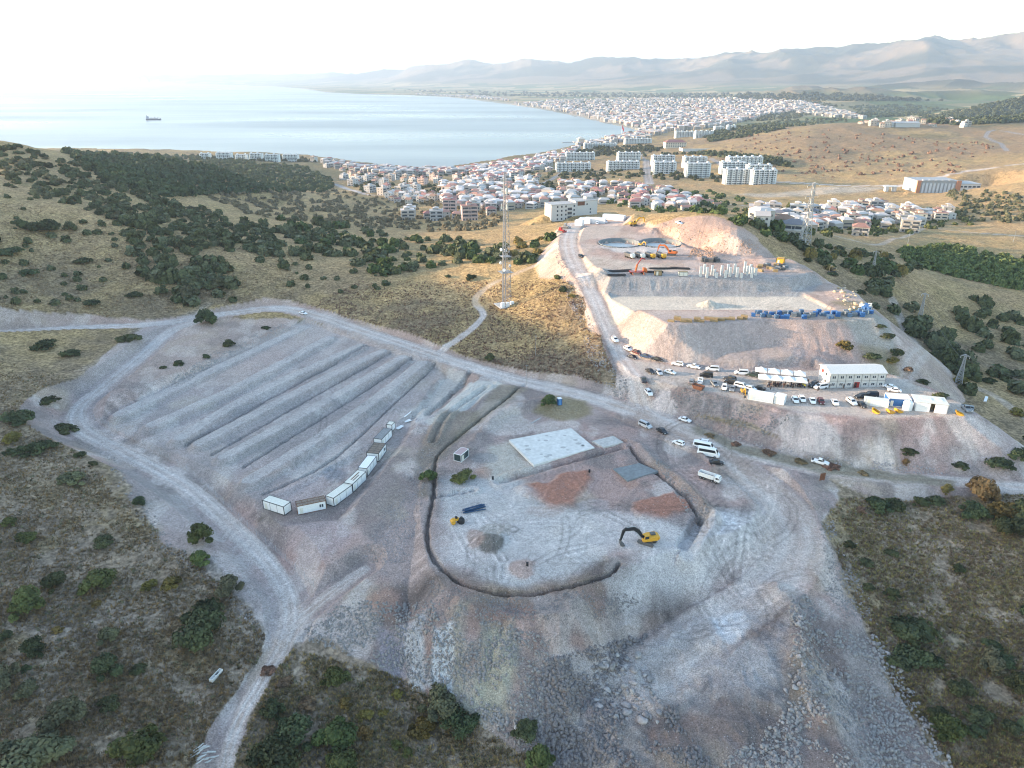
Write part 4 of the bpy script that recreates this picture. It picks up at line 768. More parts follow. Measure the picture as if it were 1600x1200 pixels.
for P, n_, rr, ks, lab, grp in AREAS:
    q = in_poly_px(P, n_, rs); p = ground_at(q[:, 0], q[:, 1]); rad = rs.uniform(*rr, n_) * np.where(rs.random(n_) < .3, .7, 1.0); ks = ks.split()
    ok = thin(p, rad * 1.15)
    for j, i in enumerate(ok):
        x, y, z = p[i]
        if mask_at(ROAD, x, y) > .3 or mask_at(GR, x, y) > .6: continue
        k = ks[rs.integers(len(ks))]; ms = MID[k]
        if ntree < 285 and dep(p[i]) < 620 or (ntree < 285 and rs.random() < .1):
            o = tag(link('tree' if rad[i] > 1.8 else 'bush', ms[rs.integers(len(ms))]), lab, 'tree' if rad[i] > 1.8 else 'bush', grp); o.location = (x, y, z - .3); o.rotation_euler = (0, 0, rs.uniform(0, 6.3)); s = rad[i]; o.scale = (s * rs.uniform(.9, 1.15), s * rs.uniform(.9, 1.15), s * rs.uniform(.85, 1.15)); ntree += rad[i] > 1.8
        else: rest.append((x, y, z, rad[i], k))
# the masses beyond: one object per wood
def wood(name, items, m, sub=1, leafq=46):
    """many small crowns of leaf clumps as one mass"""
    Vv = []; Ff = []; o = 0; base = []
    for sd in range(6):
        r = np.random.default_rng(900 + sd); nl = leafq; d = r.normal(size=(nl, 3)); d[:, 2] = np.abs(d[:, 2]) * .9 - .1; d /= np.linalg.norm(d, axis=1, keepdims=True); P = d * r.uniform(.65, 1.05, (nl, 1)) * np.array([1, 1, .95]) + np.array([0, 0, .35]); nn = d + r.normal(size=(nl, 3)) * .5; nn /= np.linalg.norm(nn, axis=1, keepdims=True); t = np.cross(nn, r.normal(size=(nl, 3))); t /= np.linalg.norm(t, axis=1, keepdims=True); b = np.cross(nn, t); s = r.uniform(.22, .42, (nl, 1))
        base.append(np.stack([P - t * s - b * s, P + t * s - b * s, P + t * s + b * s, P - t * s + b * s], 1).reshape(-1, 3))
    for (x, y, z, r_, *_) in items:
        b = base[random.randrange(6)]; a = random.uniform(0, 6.28); c, s = math.cos(a), math.sin(a); k = r_ * np.array([1, 1, random.uniform(.8, 1.25)])
        Vv.append(np.stack([b[:, 0] * c - b[:, 1] * s, b[:, 0] * s + b[:, 1] * c, b[:, 2]], 1) * k + np.array([x, y, z - .2 * r_]))
    Vv = np.concatenate(Vv); o = link(name, raw_mesh(name, Vv, np.arange(len(Vv)).reshape(-1, 4), m)); o['kind'] = 'stuff'; return o
for k in ('dark', 'olive', 'green', 'yellow'):
    it = [r for r in rest if r[4] == k]
    if it: tag(wood('woodland', it, LEAF[k]), {'dark': 'dark evergreen woodland further back on the slopes', 'olive': 'grey green woodland further back on the slopes', 'green': 'green woodland further back on the slopes', 'yellow': 'yellowish woodland further back on the slopes'}[k], 'woodland')
def mass(name, P, n_, rr, m, label, tight=.8, avoid=True):
    q = in_poly_px(P, n_, rs); p = ground_at(q[:, 0], q[:, 1]); rad = rs.uniform(*rr, n_); ok = thin(p, rad * tight)
    it = [(p[i][0], p[i][1], p[i][2], rad[i]) for i in ok if p[i][2] > -74 and not (avoid and mask_at(ROAD, p[i][0], p[i][1]) > .3)]
    tag(wood(name, it, m, 1, 34), label, 'woodland')
mass('woodland', [(100,238),(200,240),(330,246),(480,262),(525,285),(510,300),(380,302),(260,308),(180,288)], 1500, (3,5), LEAF['dark'], 'dark pine wood on the low hill before the bay at left')
mass('scrub', [(300,300),(520,298),(640,312),(760,322),(790,345),(760,362),(640,362),(500,352),(400,340)], 520, (1.6,3.2), LEAF['scrub'], 'grey green scrub covering the valley below the town', 1.2)
mass('woodland', [(1400,396),(1480,382),(1600,412),(1600,455),(1500,435),(1430,416)], 420, (2.2,3.6), LEAF['green'], 'green wood on the flat right of the gully')
mass('woodland', [(1435,186),(1520,168),(1600,152),(1620,190),(1500,196),(1460,194)], 900, (5,9), LEAF['pine'], 'pine wood on the far hill at right')
mass('woodland', [(1320,166),(1420,163),(1480,172),(1440,182),(1350,184)], 300, (5,9), LEAF['pine'], 'pine wood on the low spur behind the village')
mass('woodland', [(1090,208),(1140,200),(1230,188),(1320,184),(1325,190),(1240,198),(1180,212),(1110,222)], 420, (4,6.5), LEAF['pine'], 'pine belt along the top of the bare hill')
mass('woodland', [(890,235),(950,230),(1010,228),(1040,232),(1020,240),(940,245),(890,247)], 200, (3.5,5.5), LEAF['pine'], 'pines on the slope behind the first apartment blocks')
mass('woodland', [(1000,245),(1060,240),(1130,246),(1240,262),(1220,250),(1130,238)], 160, (3.5,5.5), LEAF['pine'], 'pines between the apartment blocks')
mass('woodland', [(860,268),(1010,266),(1130,275),(1220,286),(1120,284),(1010,280),(870,280)], 130, (2.5,4.5), LEAF['dark'], 'trees at the foot of the apartment blocks')
mass('woodland', [(520,262),(760,262),(900,262),(960,300),(900,318),(760,318),(640,305),(560,300)], 420, (2,4), LEAF['dark'], 'trees between the houses of the town', 1.3)
mass('woodland', [(960,296),(1120,300),(1180,315),(1150,335),(1000,332),(940,318)], 130, (2.2,4.2), LEAF['green'], 'trees around the red roofed houses')
mass('woodland', [(1160,322),(1500,330),(1520,352),(1400,372),(1280,372),(1170,352)], 170, (2,3.8), LEAF['green'], 'garden trees among the white houses at right', 1.4)
mass('scrub', [(1480,300),(1600,300),(1600,350),(1500,345)], 160, (1.5,3.4), LEAF['olive'], 'scrub on the yellow slope at the far right', 1.3)
mass('scrub', [(1100,215),(1320,200),(1560,225),(1500,270),(1230,280),(1110,250)], 260, (1.2,3.2), LEAF['brown'], 'brown scrub dotted over the bare hill', 1.5)
mass('woodland', [(840,162),(1000,155),(1250,156),(1320,166),(1240,186),(1080,196),(1000,190),(900,176)], 1700, (5,9), LEAF['pine'], 'trees among the distant houses on the plain')
mass('woodland', [(600,140),(760,143),(1000,146),(1330,148),(1480,158),(1320,158),(1000,154),(760,150)], 700, (8,16), LEAF['pine'], 'orchards and hedges across the distant plain')
mass('woodland', [(300,243),(470,247),(500,254),(400,252),(300,250)], 130, (3,5), LEAF['dark'], 'dark trees along the coast in front of the small white blocks')

mass('scrub', [(-260,560),(-5,560),(-5,1200),(-260,1200)], 40, (1,2.6), LEAF['olive'], 'scrub on the slope beyond the left edge', 2)
mass('scrub', [(1605,780),(1860,780),(1860,1200),(1605,1200)], 60, (1,2.6), LEAF['dark'], 'scrub on the meadow beyond the right edge', 2)
mass('woodland', [(1605,400),(1850,400),(1850,740),(1605,740)], 160, (1.8,3.6), LEAF['dark'], 'bushes on the slope beyond the right edge', 1.6)
mass('woodland', [(-220,300),(-5,300),(-5,500),(-220,500)], 120, (1.6,3.4), LEAF['dark'], 'bushes on the hill beyond the left edge', 1.6)
# tufts of dry grass and low herbs close by: past counting
def tufts(name, P, n_, hgt, m, label, wid=.35, blades=5, z=-8):
    q = in_poly_px(P, n_, rs); p = ground_at(q[:, 0], q[:, 1]); p = p[~np.isnan(p[:, 0])]
    g_ = mask_at(GR, p[:, 0], p[:, 1]); rr_ = mask_at(ROAD, p[:, 0], p[:, 1]); cl = fbm(p[:, 0], p[:, 1], 6, 3, 300); p = p[(g_ < .4) & (rr_ < .2) & (cl + rs.random(len(p)) * .3 > .52)]; n2_ = len(p)
    a = rs.uniform(0, 6.283, (n2_, blades)); s = rs.uniform(.5, 1.3, (n2_, 1)); h = hgt * s * rs.uniform(.6, 1.2, (n2_, blades)); w_ = wid * s
    bx = p[:, :1] + np.cos(a) * w_ * .35; by = p[:, 1:2] + np.sin(a) * w_ * .35; bz = np.repeat(p[:, 2:3], blades, 1) - .04
    tx = p[:, :1] + np.cos(a) * w_ * 1.1; ty = p[:, 1:2] + np.sin(a) * w_ * 1.1; tz = bz + h; ox, oy = -np.sin(a) * w_ * .3, np.cos(a) * w_ * .3
    Vv = np.stack([np.stack([bx - ox, by - oy, bz], -1), np.stack([bx + ox, by + oy, bz], -1), np.stack([tx, ty, tz], -1)], 2).reshape(-1, 3)
    o = link(name, raw_mesh(name, Vv, np.arange(len(Vv)).reshape(-1, 3), m)); return tag(o, label, 'grass', None, 'stuff')
LL = [(-260,560),(0,560),(140,600),(90,680),(220,800),(400,960),(420,1010),(330,1200),(0,1200),(-260,1200)]; LM = [(440,1010),(600,1050),(720,1100),(850,1200),(360,1200)]; LR = [(1290,780),(1600,770),(1860,780),(1860,1200),(1490,1200),(1400,1080),(1310,880)]; LU = [(-200,300),(200,330),(460,400),(460,470),(0,510),(-200,520)]; LF = [(480,480),(560,440),(740,440),(900,440),(960,560),(940,610),(700,560)]
for P, n_ in ((LL, 36000), (LM, 9000), (LR, 36000)):
    tufts('dry_grass', P, n_, .45, LEAF['brown'], 'dry brown grass and weeds over the foreground slopes', .38)
    tufts('dry_grass', P, n_ // 2, .5, LEAF['tan'], 'pale straw grass tufts over the foreground slopes', .34)
    tufts('dry_grass', P, n_ // 9, .55, LEAF['olive'], 'grey green herbs in the foreground grass', .55)
for P, n_ in ((LU, 12000), (LF, 8000)): tufts('dry_grass', P, n_, .6, LEAF['brown'], 'dry brown weeds over the upper slopes', .6, 4)
# ------------------------------------------------------------------ vehicles
PAINT = {k: mat('paint_' + k, v, .3, var=.03, spec=.5) for k, v in dict(white=(.80, .80, .80), black=(.018, .019, .022), dark=(.045, .05, .06), grey=(.20, .21, .22), silver=(.50, .51, .53), maroon=(.10, .018, .018), red=(.32, .03, .025), blue=(.04, .07, .14), green=(.03, .05, .04)).items()}
LAMP = mat('lamp_lens', (.75, .75, .72), .2); TAIL = mat('tail_lens', (.35, .02, .02), .3); GREYPL = mat('grey_plastic', (.06, .06, .062), .7)
CARS = {}
def xsec(x, zb, zt, hw, r=.12):
    return [(x, -hw + r, zb), (x, hw - r, zb), (x, hw, zb + r), (x, hw, zt - r * .8), (x, hw - r, zt), (x, -hw + r, zt), (x, -hw, zt - r * .8), (x, -hw, zb + r)]
SPEC = { # length, width, height, belt, bonnet height, cabin base rear/front, cabin top rear/front
 'sedan': (4.5, 1.8, 1.44, .92, .80, -1.75, 1.05, -.95, .25), 'hatch': (4.1, 1.76, 1.5, .95, .85, -1.95, 1.0, -1.6, .25), 'suv': (4.65, 1.9, 1.72, 1.06, .98, -2.2, 1.1, -1.85, .35),
 'van': (5.0, 1.95, 1.95, 1.12, 1.0, -2.42, 1.65, -2.3, .75), 'minibus': (7.0, 2.15, 2.75, 1.45, 1.2, -3.42, 3.0, -3.32, 2.2), 'pickup': (5.3, 1.86, 1.78, 1.08, 1.0, -.75, 1.25, -.55, .45)}
def make_car(kind, paint):
    L, Wd, H, bt, bh, c0, c1, t0, t1 = SPEC[kind]; hl = L / 2; hw = Wd / 2; t = thing('car', None, None); P = PAINT[paint]; m = MB()
    rear_h = bt if kind != 'pickup' else 1.02
    m.loft([xsec(-hl, .42, rear_h - .12, hw * .9), xsec(-hl + .12, .30, rear_h - .02, hw * .97), xsec(-hl * .5, .26, bt, hw), xsec(c1 - .1, .26, bt, hw), xsec(c1 + .15, .26, bh + .06, hw), xsec(hl - .35, .28, bh - .06, hw * .95), xsec(hl, .36, bh - .26, hw * .82)])
    tw = hw * .78; m.loft([[(c0, -hw * .93, bt - .05), (c0, hw * .93, bt - .05), (t0, tw, H), (t0, -tw, H)], [(c1, -hw * .93, bt - .05), (c1, hw * .93, bt - .05), (t1, tw, H), (t1, -tw, H)]])
    if kind == 'pickup': m.box((-1.68, 0, 1.03), (1.75, 1.5, .02), mi=1)
    m.build('body', [P, GREYPL], t, False)
    def gl(name, a, b, c, d, o):
        q = MB(); n = Vector(o); q.add([Vector(p) + n * .012 for p in (a, b, c, d)] + [Vector(p) - n * .02 for p in (a, b, c, d)], [(0, 1, 2, 3), (4, 7, 6, 5), (0, 4, 5, 1), (1, 5, 6, 2), (2, 6, 7, 3), (3, 7, 4, 0)]); q.build(name, GLASS, t)
    def lerp(p, q, k): return tuple(p[i] + (q[i] - p[i]) * k for i in range(3))
    z0 = bt - .05; fb = [(c1, -hw * .93, z0), (c1, hw * .93, z0)]; ft = [(t1, -tw, H), (t1, tw, H)]; rb = [(c0, -hw * .93, z0), (c0, hw * .93, z0)]; rt = [(t0, -tw, H), (t0, tw, H)]
    def panel(name, bl, br, tl, tr, k0, k1, s, o):
        A, B, C, D = lerp(bl, tl, k0), lerp(br, tr, k0), lerp(br, tr, k1), lerp(bl, tl, k1); gl(name, lerp(A, B, s), lerp(B, A, s), lerp(C, D, s), lerp(D, C, s), o)
    panel('windscreen', fb[0], fb[1], ft[0], ft[1], .16, .92, .06, (.8, 0, .6)); panel('rear_window', rb[0], rb[1], rt[0], rt[1], .25, .88, .1, (-.85, 0, .5))
    for k, o in ((0, -1), (1, 1)): panel('side_window', rb[k], fb[k], rt[k], ft[k], .22, .86, .07, (0, o, .25))
    wr = .33 if kind in ('sedan', 'hatch') else .38; wb = .60 * hl
    for sx in (-1, 1):
        for sy in (-1, 1):
            q = MB(); q.bar((sx * wb, sy * (hw - .22), wr), (sx * wb, sy * (hw + .015), wr), wr, n=14); q.bar((sx * wb, sy * (hw + .012), wr), (sx * wb, sy * (hw + .022), wr), wr * .62, 1, 10); q.build('wheel', [TYRE, RIM], t)
    for sy in (-1, 1):
        MB().box((hl - .14, sy * hw * .66, bh - .22), (.22, .36, .15)).build('headlight', LAMP, t); MB().box((-hl + .05, sy * hw * .76, rear_h - .22), (.12, .22, .2)).build('tail_light', TAIL, t)
        MB().box((c1 - .15, sy * (hw + .08), bt + .06), (.12, .18, .14)).build('mirror', P if kind != 'minibus' else GREYPL, t)
    if kind in ('suv', 'van'): 
        for sy in (-1, 1): MB().box(((t0 + t1) / 2, sy * tw * .85, H + .03), ((t1 - t0) * .9, .05, .06)).build('roof_rail', GREYPL, t)
    if kind == 'minibus': MB().box((-.3, 0, H + .09), (1.3, .9, .18)).build('roof_unit', WHITE, t)
    return t
def car(px, py, dx, dy, kind, paint, label, group=None):
    k = (kind, paint)
    if k not in CARS: CARS[k] = make_car(kind, paint)
    a, rz = head(px, py, dx, dy); cat = {'pickup': 'pickup truck', 'van': 'van', 'minibus': 'minibus'}.get(kind, 'car'); o = dup(CARS[k], (a[0], a[1], zat(a[0], a[1]) + .03), rz, label, cat, group); return o
for a in [
 (474,491,12,3,'sedan','white','white saloon driving on the left road above the terraces'), (961,533,8,14,'suv','white','white car highest up on the climbing road to the upper site'), (981,547,12,5,'hatch','white','white car just below the highest one on the climbing road'), (995,553,10,5,'hatch','maroon','dark red car half hidden behind a black saloon on the parking strip'), (988,559.5,12,4,'sedan','dark','dark saloon in front of the dark red car'), (1008.5,558.5,12,3,'sedan','blue','dark blue saloon in the parked row at the foot of the bank'), (1027,563.5,12,3,'sedan','black','black saloon ending the dark row at the foot of the bank'),
 (1058.5,570.5,-14,-2.5,'suv','white','white car first after the gap along the bank, left of the white pickup'), (1084,575,-15,-3,'pickup','white','white pickup parked along the foot of the bank'), (1113,579,-14,-1,'van','white','white people carrier parked right of the white pickup'), (1158,585,-14,-1,'van','white','white van parked left of the white canopies'), (1176,588,-10,-2,'suv','green','dark green vehicle between the white van and the canopies'), (1103,589,-14,-1,'van','black','black van standing alone in mid lane of the parking strip'),
 (1016,582,12,7,'sedan','black','black saloon at the left end of the outer row'), (1029.5,584,8,8,'hatch','silver','silver hatchback beside the black saloon of the outer row'), (1047,583.5,13,3.5,'sedan','white','white saloon with dark glass ending the outer row at left'), (1005.5,596,-5,-16,'pickup','dark','dark pickup at the mouth of the parking strip'), (1013.5,616,5,14,'suv','white','white car driving up the climbing road below the dark pickup'), (1080.5,598,4,-10,'hatch','grey','grey car parked left of the rusty skip'), (1094,597,2,-10,'pickup','white','white pickup behind the rusty skip'), (1116,602,8,8,'hatch','grey','grey hatchback right of the rusty skip'),
 (1140,594,-14,-3,'suv','dark','dark off roader behind another black one in the middle of the strip'), (1141.5,599,-14,-3,'suv','black','black off roader in front of the dark one, mid strip'), (1131.5,607.5,-1,10,'hatch','white','white hatchback nose out beside a grey one'), (1144,609.5,-3,10,'sedan','grey','grey saloon beside the white hatchback, outer row'), (1158,606,13,3,'van','white','white van behind the small digger'), (1173,609.5,12,3,'hatch','white','white car tucked behind the long white container'), (1186,608.5,-10,-2,'sedan','black','black car behind the long white container'),
 (1282,607,-14,2,'van','white','white delivery van at the left corner of the prefabricated office'), (1270.5,603.5,-8,3,'suv','black','black car behind the white delivery van'), (1389,606.5,-14,-3,'sedan','white','white saloon near the right end of the office, rear one of two'), (1397,612,-14,-2,'sedan','white','white saloon near the right end of the office, front one of two'), (1345,622,-14,1,'suv','black','black off roader in the pair behind the cream container'), (1360,620,-14,0,'van','black','black van in the pair behind the cream container'),
 (1242,627.5,6,9,'hatch','white','white hatchback first in the slanted outer row right of the small container'), (1253,626,6,9,'hatch','white','white hatchback second in the slanted outer row'), (1269,628.5,4,9,'sedan','white','white saloon left of the red car in the outer row'), (1282.5,629.5,5,8,'hatch','maroon','dark red car in the slanted outer row'), (1304,631,6,8,'sedan','white','white saloon right of the dark red car with space around it'), (1330.5,630.5,9,7,'suv','white','white off roader beside the black saloon near the cream container'), (1346,634.5,10,7,'sedan','black','black saloon at the edge by the yellow buckets'), (1509.5,641,7,8,'pickup','grey','grey pickup parked beyond the open shed'), (1517,640,7,8,'sedan','grey','grey saloon at the far right tip of the parking pad'),
 (1008,667,13,7,'van','silver','silver van beside the junction of the site roads'), (1034.5,675.5,13,7,'sedan','black','black saloon just right of the silver van'), (1070,658,12,4,'sedan','white','white saloon driving on the road below the parking bank'), (1060,694.5,-13,-3,'hatch','white','white hatchback parked alone left of the minibuses'), (1097,693.5,-14,-3,'suv','white','white off roader parked behind the two minibuses'), (1099,702.5,15,3,'minibus','white','white minibus, rear one of the pair'), (1106.5,712,15,3,'minibus','white','white minibus, front one of the pair'), (1119.5,725,13,1,'sedan','black','black saloon directly in front of the minibuses'), (1281,724.5,14,4,'pickup','white','white pickup driving on the right road above the tall rusty sheet'), (908,402,6,1,'hatch','black','small black car on the track of the upper site'), (945,348,4,1,'van','white','white van by the tents at the back of the upper site'), (933,350,2,3,'hatch','white','white car in front of the white block at the back'), (1061,350,6,1,'pickup','white','white pickup beside the spoil behind the round tanks')]: car(*a)

# tipper lorry
def lorry(px, py, dx, dy, label, sc=1):
    a, rz = head(px, py, dx, dy); t = thing('dump_truck', label, 'lorry', (a[0], a[1], zat(a[0], a[1]) + .03), rz); t.scale = (sc,) * 3
    MB().box((-.2, 0, .95), (7.6, .9, .28)).build('chassis', GREYM, t)
    q = MB(); q.loft([xsec(2.25, .75, 2.75, 1.2, .1), xsec(3.7, .75, 2.8, 1.2, .12), xsec(4.15, .75, 2.3, 1.18, .12)]); q.build('cab', WHITE, t)
    MB().loft([[(3.78, -1.05, 1.75), (3.78, 1.05, 1.75), (3.78, 1.0, 2.6), (3.78, -1.0, 2.6)], [(4.18, -1.0, 1.7), (4.18, 1.0, 1.7), (3.98, .95, 2.62), (3.98, -.95, 2.62)]]).build('windscreen', GLASS, t)
    for s in (-1, 1): MB().box((3.15, s * 1.2, 2.1), (.85, .06, .7)).build('side_window', GLASS, t); MB().box((4.12, s * .85, 1.0), (.1, .35, .22)).build('headlight', LAMP, t); MB().box((3.95, s * 1.4, 2.2), (.14, .16, .5)).build('mirror', BLACKM, t)
    d = MB(); x0, x1, h0, h1 = -4.0, 1.95, 1.15, 2.75
    for s in (-1, 1): d.add([(x0, s * 1.22, h0), (x1, s * 1.22, h0), (x1, s * 1.25, h1), (x0 - .2, s * 1.25, h1), (x0, s * 1.14, h0), (x1, s * 1.14, h0), (x1, s * 1.14, h1), (x0 - .2, s * 1.14, h1)], [(0,1,2,3),(4,7,6,5),(0,4,5,1),(1,5,6,2),(2,6,7,3),(3,7,4,0)])
    d.box((-1.0, 0, 1.2), (5.9, 2.3, .12)).box((1.95, 0, 2.0), (.1, 2.5, 1.7)).box((x0 - .1, 0, 1.9), (.1, 2.4, 1.45))
    for k in range(6):
        for s in (-1, 1): d.box((x0 + .5 + k * 1.05, s * 1.27, 1.95), (.12, .1, 1.55))
    d.build('tipper_body', WHITE, t); MB().box((-1.0, 0, 1.55), (5.6, 2.2, .5), taper=.9).build('load', mat('gravel_load', (.33, .31, .30), .95), t)
    for x in (2.95, 1.35, -1.7, -3.05):
        for s in (-1, 1): q = MB(); q.bar((x, s * .85, .52), (x, s * 1.2, .52), .52, n=16); q.bar((x, s * 1.19, .52), (x, s * 1.22, .52), .28, 1, 10); q.build('wheel', [TYRE, RIM], t)
    return t
lorry(1108, 750, 15, 5, 'white four axle tipper lorry parked near the minibuses', .8)

# excavators
def excavator(px, py, dx, dy, label, paint=YEL, arm=BLACKM, reach=8.2, fold=0, sc=1.0, track_turn=.5):
    a, rz = head(px, py, dx, dy); t = thing('excavator', label, 'excavator', (a[0], a[1], zat(a[0], a[1])), rz); t.scale = (sc,) * 3
    for s in (-1, 1):
        tr = MB(); prof = [(-2.1, .15), (-1.8, 0), (1.8, 0), (2.1, .15), (2.25, .5), (2.05, .85), (1.7, .98), (-1.7, .98), (-2.05, .85), (-2.25, .5)]; tr.prism(prof, s * 1.15 - .3, s * 1.15 + .3); c, q = math.cos(track_turn), math.sin(track_turn); tr.v = [(x * c - y * q, x * q + y * c, z) for x, y, z in tr.v]; tr.build('track', GREYM, t)
    MB().box((0, 0, .8), (2.2, 1.9, .5), track_turn).build('undercarriage', GREYM, t)
    MB().loft([xsec(-2.6, 1.25, 2.25, 1.25, .15), xsec(-2.2, 1.2, 2.5, 1.4, .15), xsec(-.2, 1.2, 2.35, 1.4, .1), xsec(1.5, 1.2, 1.75, 1.4, .1)]).build('house', paint, t)
    MB().loft([xsec(-3.0, 1.3, 2.2, 1.0, .2), xsec(-2.55, 1.25, 2.3, 1.35, .15)]).build('counterweight', paint, t)
    MB().box((-1.4, -.2, 2.6), (1.3, 1.2, .3)).build('engine_cover', GREYM, t)
    cb = MB(); cb.loft([xsec(-.1, 1.3, 3.0, .5, .08), xsec(1.2, 1.3, 3.05, .5, .08), xsec(1.65, 1.3, 2.2, .48, .08)]); cb.v = [(x, y + .85, z) for x, y, z in cb.v]; cab = cb.build('cab', paint, t)
    for s in (-1, 1): MB().box((.6, .85 + s * .5, 2.5), (1.1, .04, .85)).build('cab_window', GLASS, t)
    MB().loft([[(1.25, .45, 2.95), (1.25, 1.25, 2.95), (1.32, 1.25, 2.9), (1.32, .45, 2.9)], [(1.62, .45, 2.2), (1.62, 1.25, 2.2), (1.69, 1.25, 2.22), (1.69, .45, 2.22)]]).build('windscreen', GLASS, t)
    def link2(P, w, hs): return MB().loft([[(x - nx * h, -w, z - nz * h), (x - nx * h, w, z - nz * h), (x + nx * h, w, z + nz * h), (x + nx * h, -w, z + nz * h)] for (x, z, nx, nz), h in zip(P, hs)])
    k = reach / 8.2
    link2([(1.2, 1.7, -.6, .8), (2.6 * k, 3.9, -.75, .66), (3.9 * k, 4.9, -.2, .98), (6.6 * k, 4.75 - fold, .1, 1)], .28, [.35, .5, .45, .28]).build('boom', arm, t)
    link2([(5.9 * k, 5.3 - fold, .95, .3), (6.6 * k, 4.6 - fold, 1, .1), (7.3 * k, 1.7, .98, .15)], .2, [.25, .38, .2]).build('stick', arm, t)
    MB().prism([(7.25 * k, 1.8), (7.55 * k, 1.5), (7.5 * k, .6), (7.0 * k, .05), (6.3 * k, .1), (6.2 * k, .35), (6.75 * k, .75), (6.95 * k, 1.4)], -.65, .65).build('bucket', GREYM, t)
    for s in (-1, 1): MB().bar((1.5, s * .4, 1.6), (3.3 * k, s * .4, 3.9), .09, n=6).build('boom_cylinder', STEEL, t)
    q = MB(); q.bar((3.6 * k, 0, 5.5), (5.85 * k, 0, 5.45 - fold), .1, n=6); q.build('stick_cylinder', STEEL, t); return t
excavator(1011, 848, -26, 3, 'yellow excavator with black arm bent down on the main working pad', track_turn=-.75)
excavator(1049, 399, -12, -1, 'orange excavator working in front of the round tanks', ORG, ORG, track_turn=.1)
excavator(1001, 384, 6, 1, 'small yellow excavator between the round tanks', YEL, YEL, sc=.5, track_turn=.3)
excavator(990, 353, 8, -1, 'yellow excavator on the spoil heap behind the round tanks', YEL, YEL, sc=1.0)
excavator(1161, 614.5, 3, 8, 'small yellow digger in front of the white van', YEL, YEL, sc=.55)
excavator(1302, 425, -10, 2, 'tan loader at the right corner of the upper platform', mat('tan_paint', (.36, .25, .13), .6), mat('tan_paint', (.36, .25, .13)), sc=.8)

# ------------------------------------------------------------------ container cabins
def cabin(px, py, dx, dy, label, L=7.8, Wd=2.9, H=2.8, wall=WHITE, roof=CREAM, trim=DARKF, wins=0, door=True, seams=2, cat='container cabin', sunk=False, name='container_cabin', stain=False, z=None):
    a, rz = head(px, py, dx, dy); t = thing(name, label, cat, (a[0], a[1], (zat(a[0], a[1]) if z is None else z) + .02), rz); hl, hw = L / 2, Wd / 2
    MB().box((0, 0, H / 2), (L, Wd, H - .06)).build('wall', wall, t)
    f = MB()
    for x in (-hl, hl):
        for y in (-hw, hw): f.box((x, y, H / 2), (.16, .16, H + .04))
    for z_ in (.06, H):
        for y in (-hw, hw): f.box((0, y, z_), (L + .1, .15, .15))
        for x in (-hl, hl): f.box((x, 0, z_), (.15, Wd + .1, .15))
    f.build('frame', trim, t)
    if seams:
        s = MB()
        for k in range(1, seams + 1): 
            for y in (-hw, hw): s.box((-hl + L * k / (seams + 1), y, H / 2), (.07, .05, H - .2))
        s.build('panel_seam', trim, t)
    r = MB(); r.box((0, 0, H + (.02 if not sunk else -.02)), (L - .1, Wd - .1, .09)); 
    if stain: r.box((.5, .3, H + .075), (L * .6, .35, .012), mi=1); r.box((-.3, -.5, H + .075), (L * .45, .3, .012), mi=1)
    if sunk:
        for k in range(1, 5): r.box((-hl + L * k / 5, 0, H + .06), (.08, Wd - .2, .06), mi=1)
        r.box((0, 0, H + .06), (L - .2, .08, .06), mi=1)
    r.build('roof', [roof, RUST if stain else trim], t)
    for k in range(wins): w_ = MB().box((hl - 1.0 - k * .62, -hw - .02, 1.5), (.46, .07, .9)).build('window', WIN, t)
    if door: MB().box((-hl + 1.1, -hw - .02, 1.02), (.9, .07, 1.95)).build('door', CREAM, t)
    return t
BROWNR = mat('brown_roof', (.24, .19, .15), .85, var=.3); GRAYR2 = mat('weathered_roof', (.25, .255, .26), .85, var=.25)
for a in [((434,796,35,12),dict(label='white container cabin at the lower left end of the curved row',seams=2)), ((487,796,44,-10),dict(label='white cabin with a brown ribbed roof and two small windows, second in the curved row',roof=BROWNR,trim=RUST,sunk=True,wins=2,seams=0,L=8)), ((531,779,27,-21),dict(label='white cabin with black peeling roof edge, third in the curved row',L=8.2)), ((556,758,20,-20),dict(label='white cabin with rust streaks on its roof, fourth in the curved row',stain=True)), ((575,734,14,-20),dict(label='white cabin with a clean pale roof, fifth in the curved row',roof=WHITE)), ((589,712,13,-19),dict(label='white cabin with brown flat roof and two end windows, sixth in the curved row',roof=BROWNR,sunk=True,wins=2,Wd=4,L=7)), ((599,689,13,-18),dict(label='white cabin with dark grey roof, last long one up the curved row',roof=GRAYR2)), ((611,671,6,-8),dict(label='small white box cabin at the upper end of the curved row',L=2.5,Wd=2,H=2.4,seams=0,door=False))]: cabin(*a[0], **a[1])
for px, py, dx, dy, L, w_, lab in [(624,668,10,-6,3,1.8,'white flat panel lying past the small box cabin'), (637,658,8,-2,2.4,1.6,'smaller white panel lying near the long white beam'), (637,648,16,-14,4.8,.4,'long white beam lying at the top of the cabin row')]:
    a, rz = head(px, py, dx, dy); t = tag(MB().box((0, 0, .15), (L, w_, .12)).box((0, -w_ * .3, .04), (L * .9, .1, .1)).box((0, w_ * .3, .04), (L * .9, .1, .1)).build('wall_panel', WHITE), lab, 'panel'); t.location = (a[0], a[1], zat(a[0], a[1]) + .05); t.rotation_euler = (0, 0, rz)
cabin(721, 716, 13, -14, 'dark green cabin with pinkish roof beside the ring trench', L=4.6, Wd=2.6, H=2.5, wall=mat('dark_green_panel', (.025, .05, .055), .6), roof=mat('pink_roof', (.42, .31, .31), .8), trim=WHITE, wins=2, seams=1)
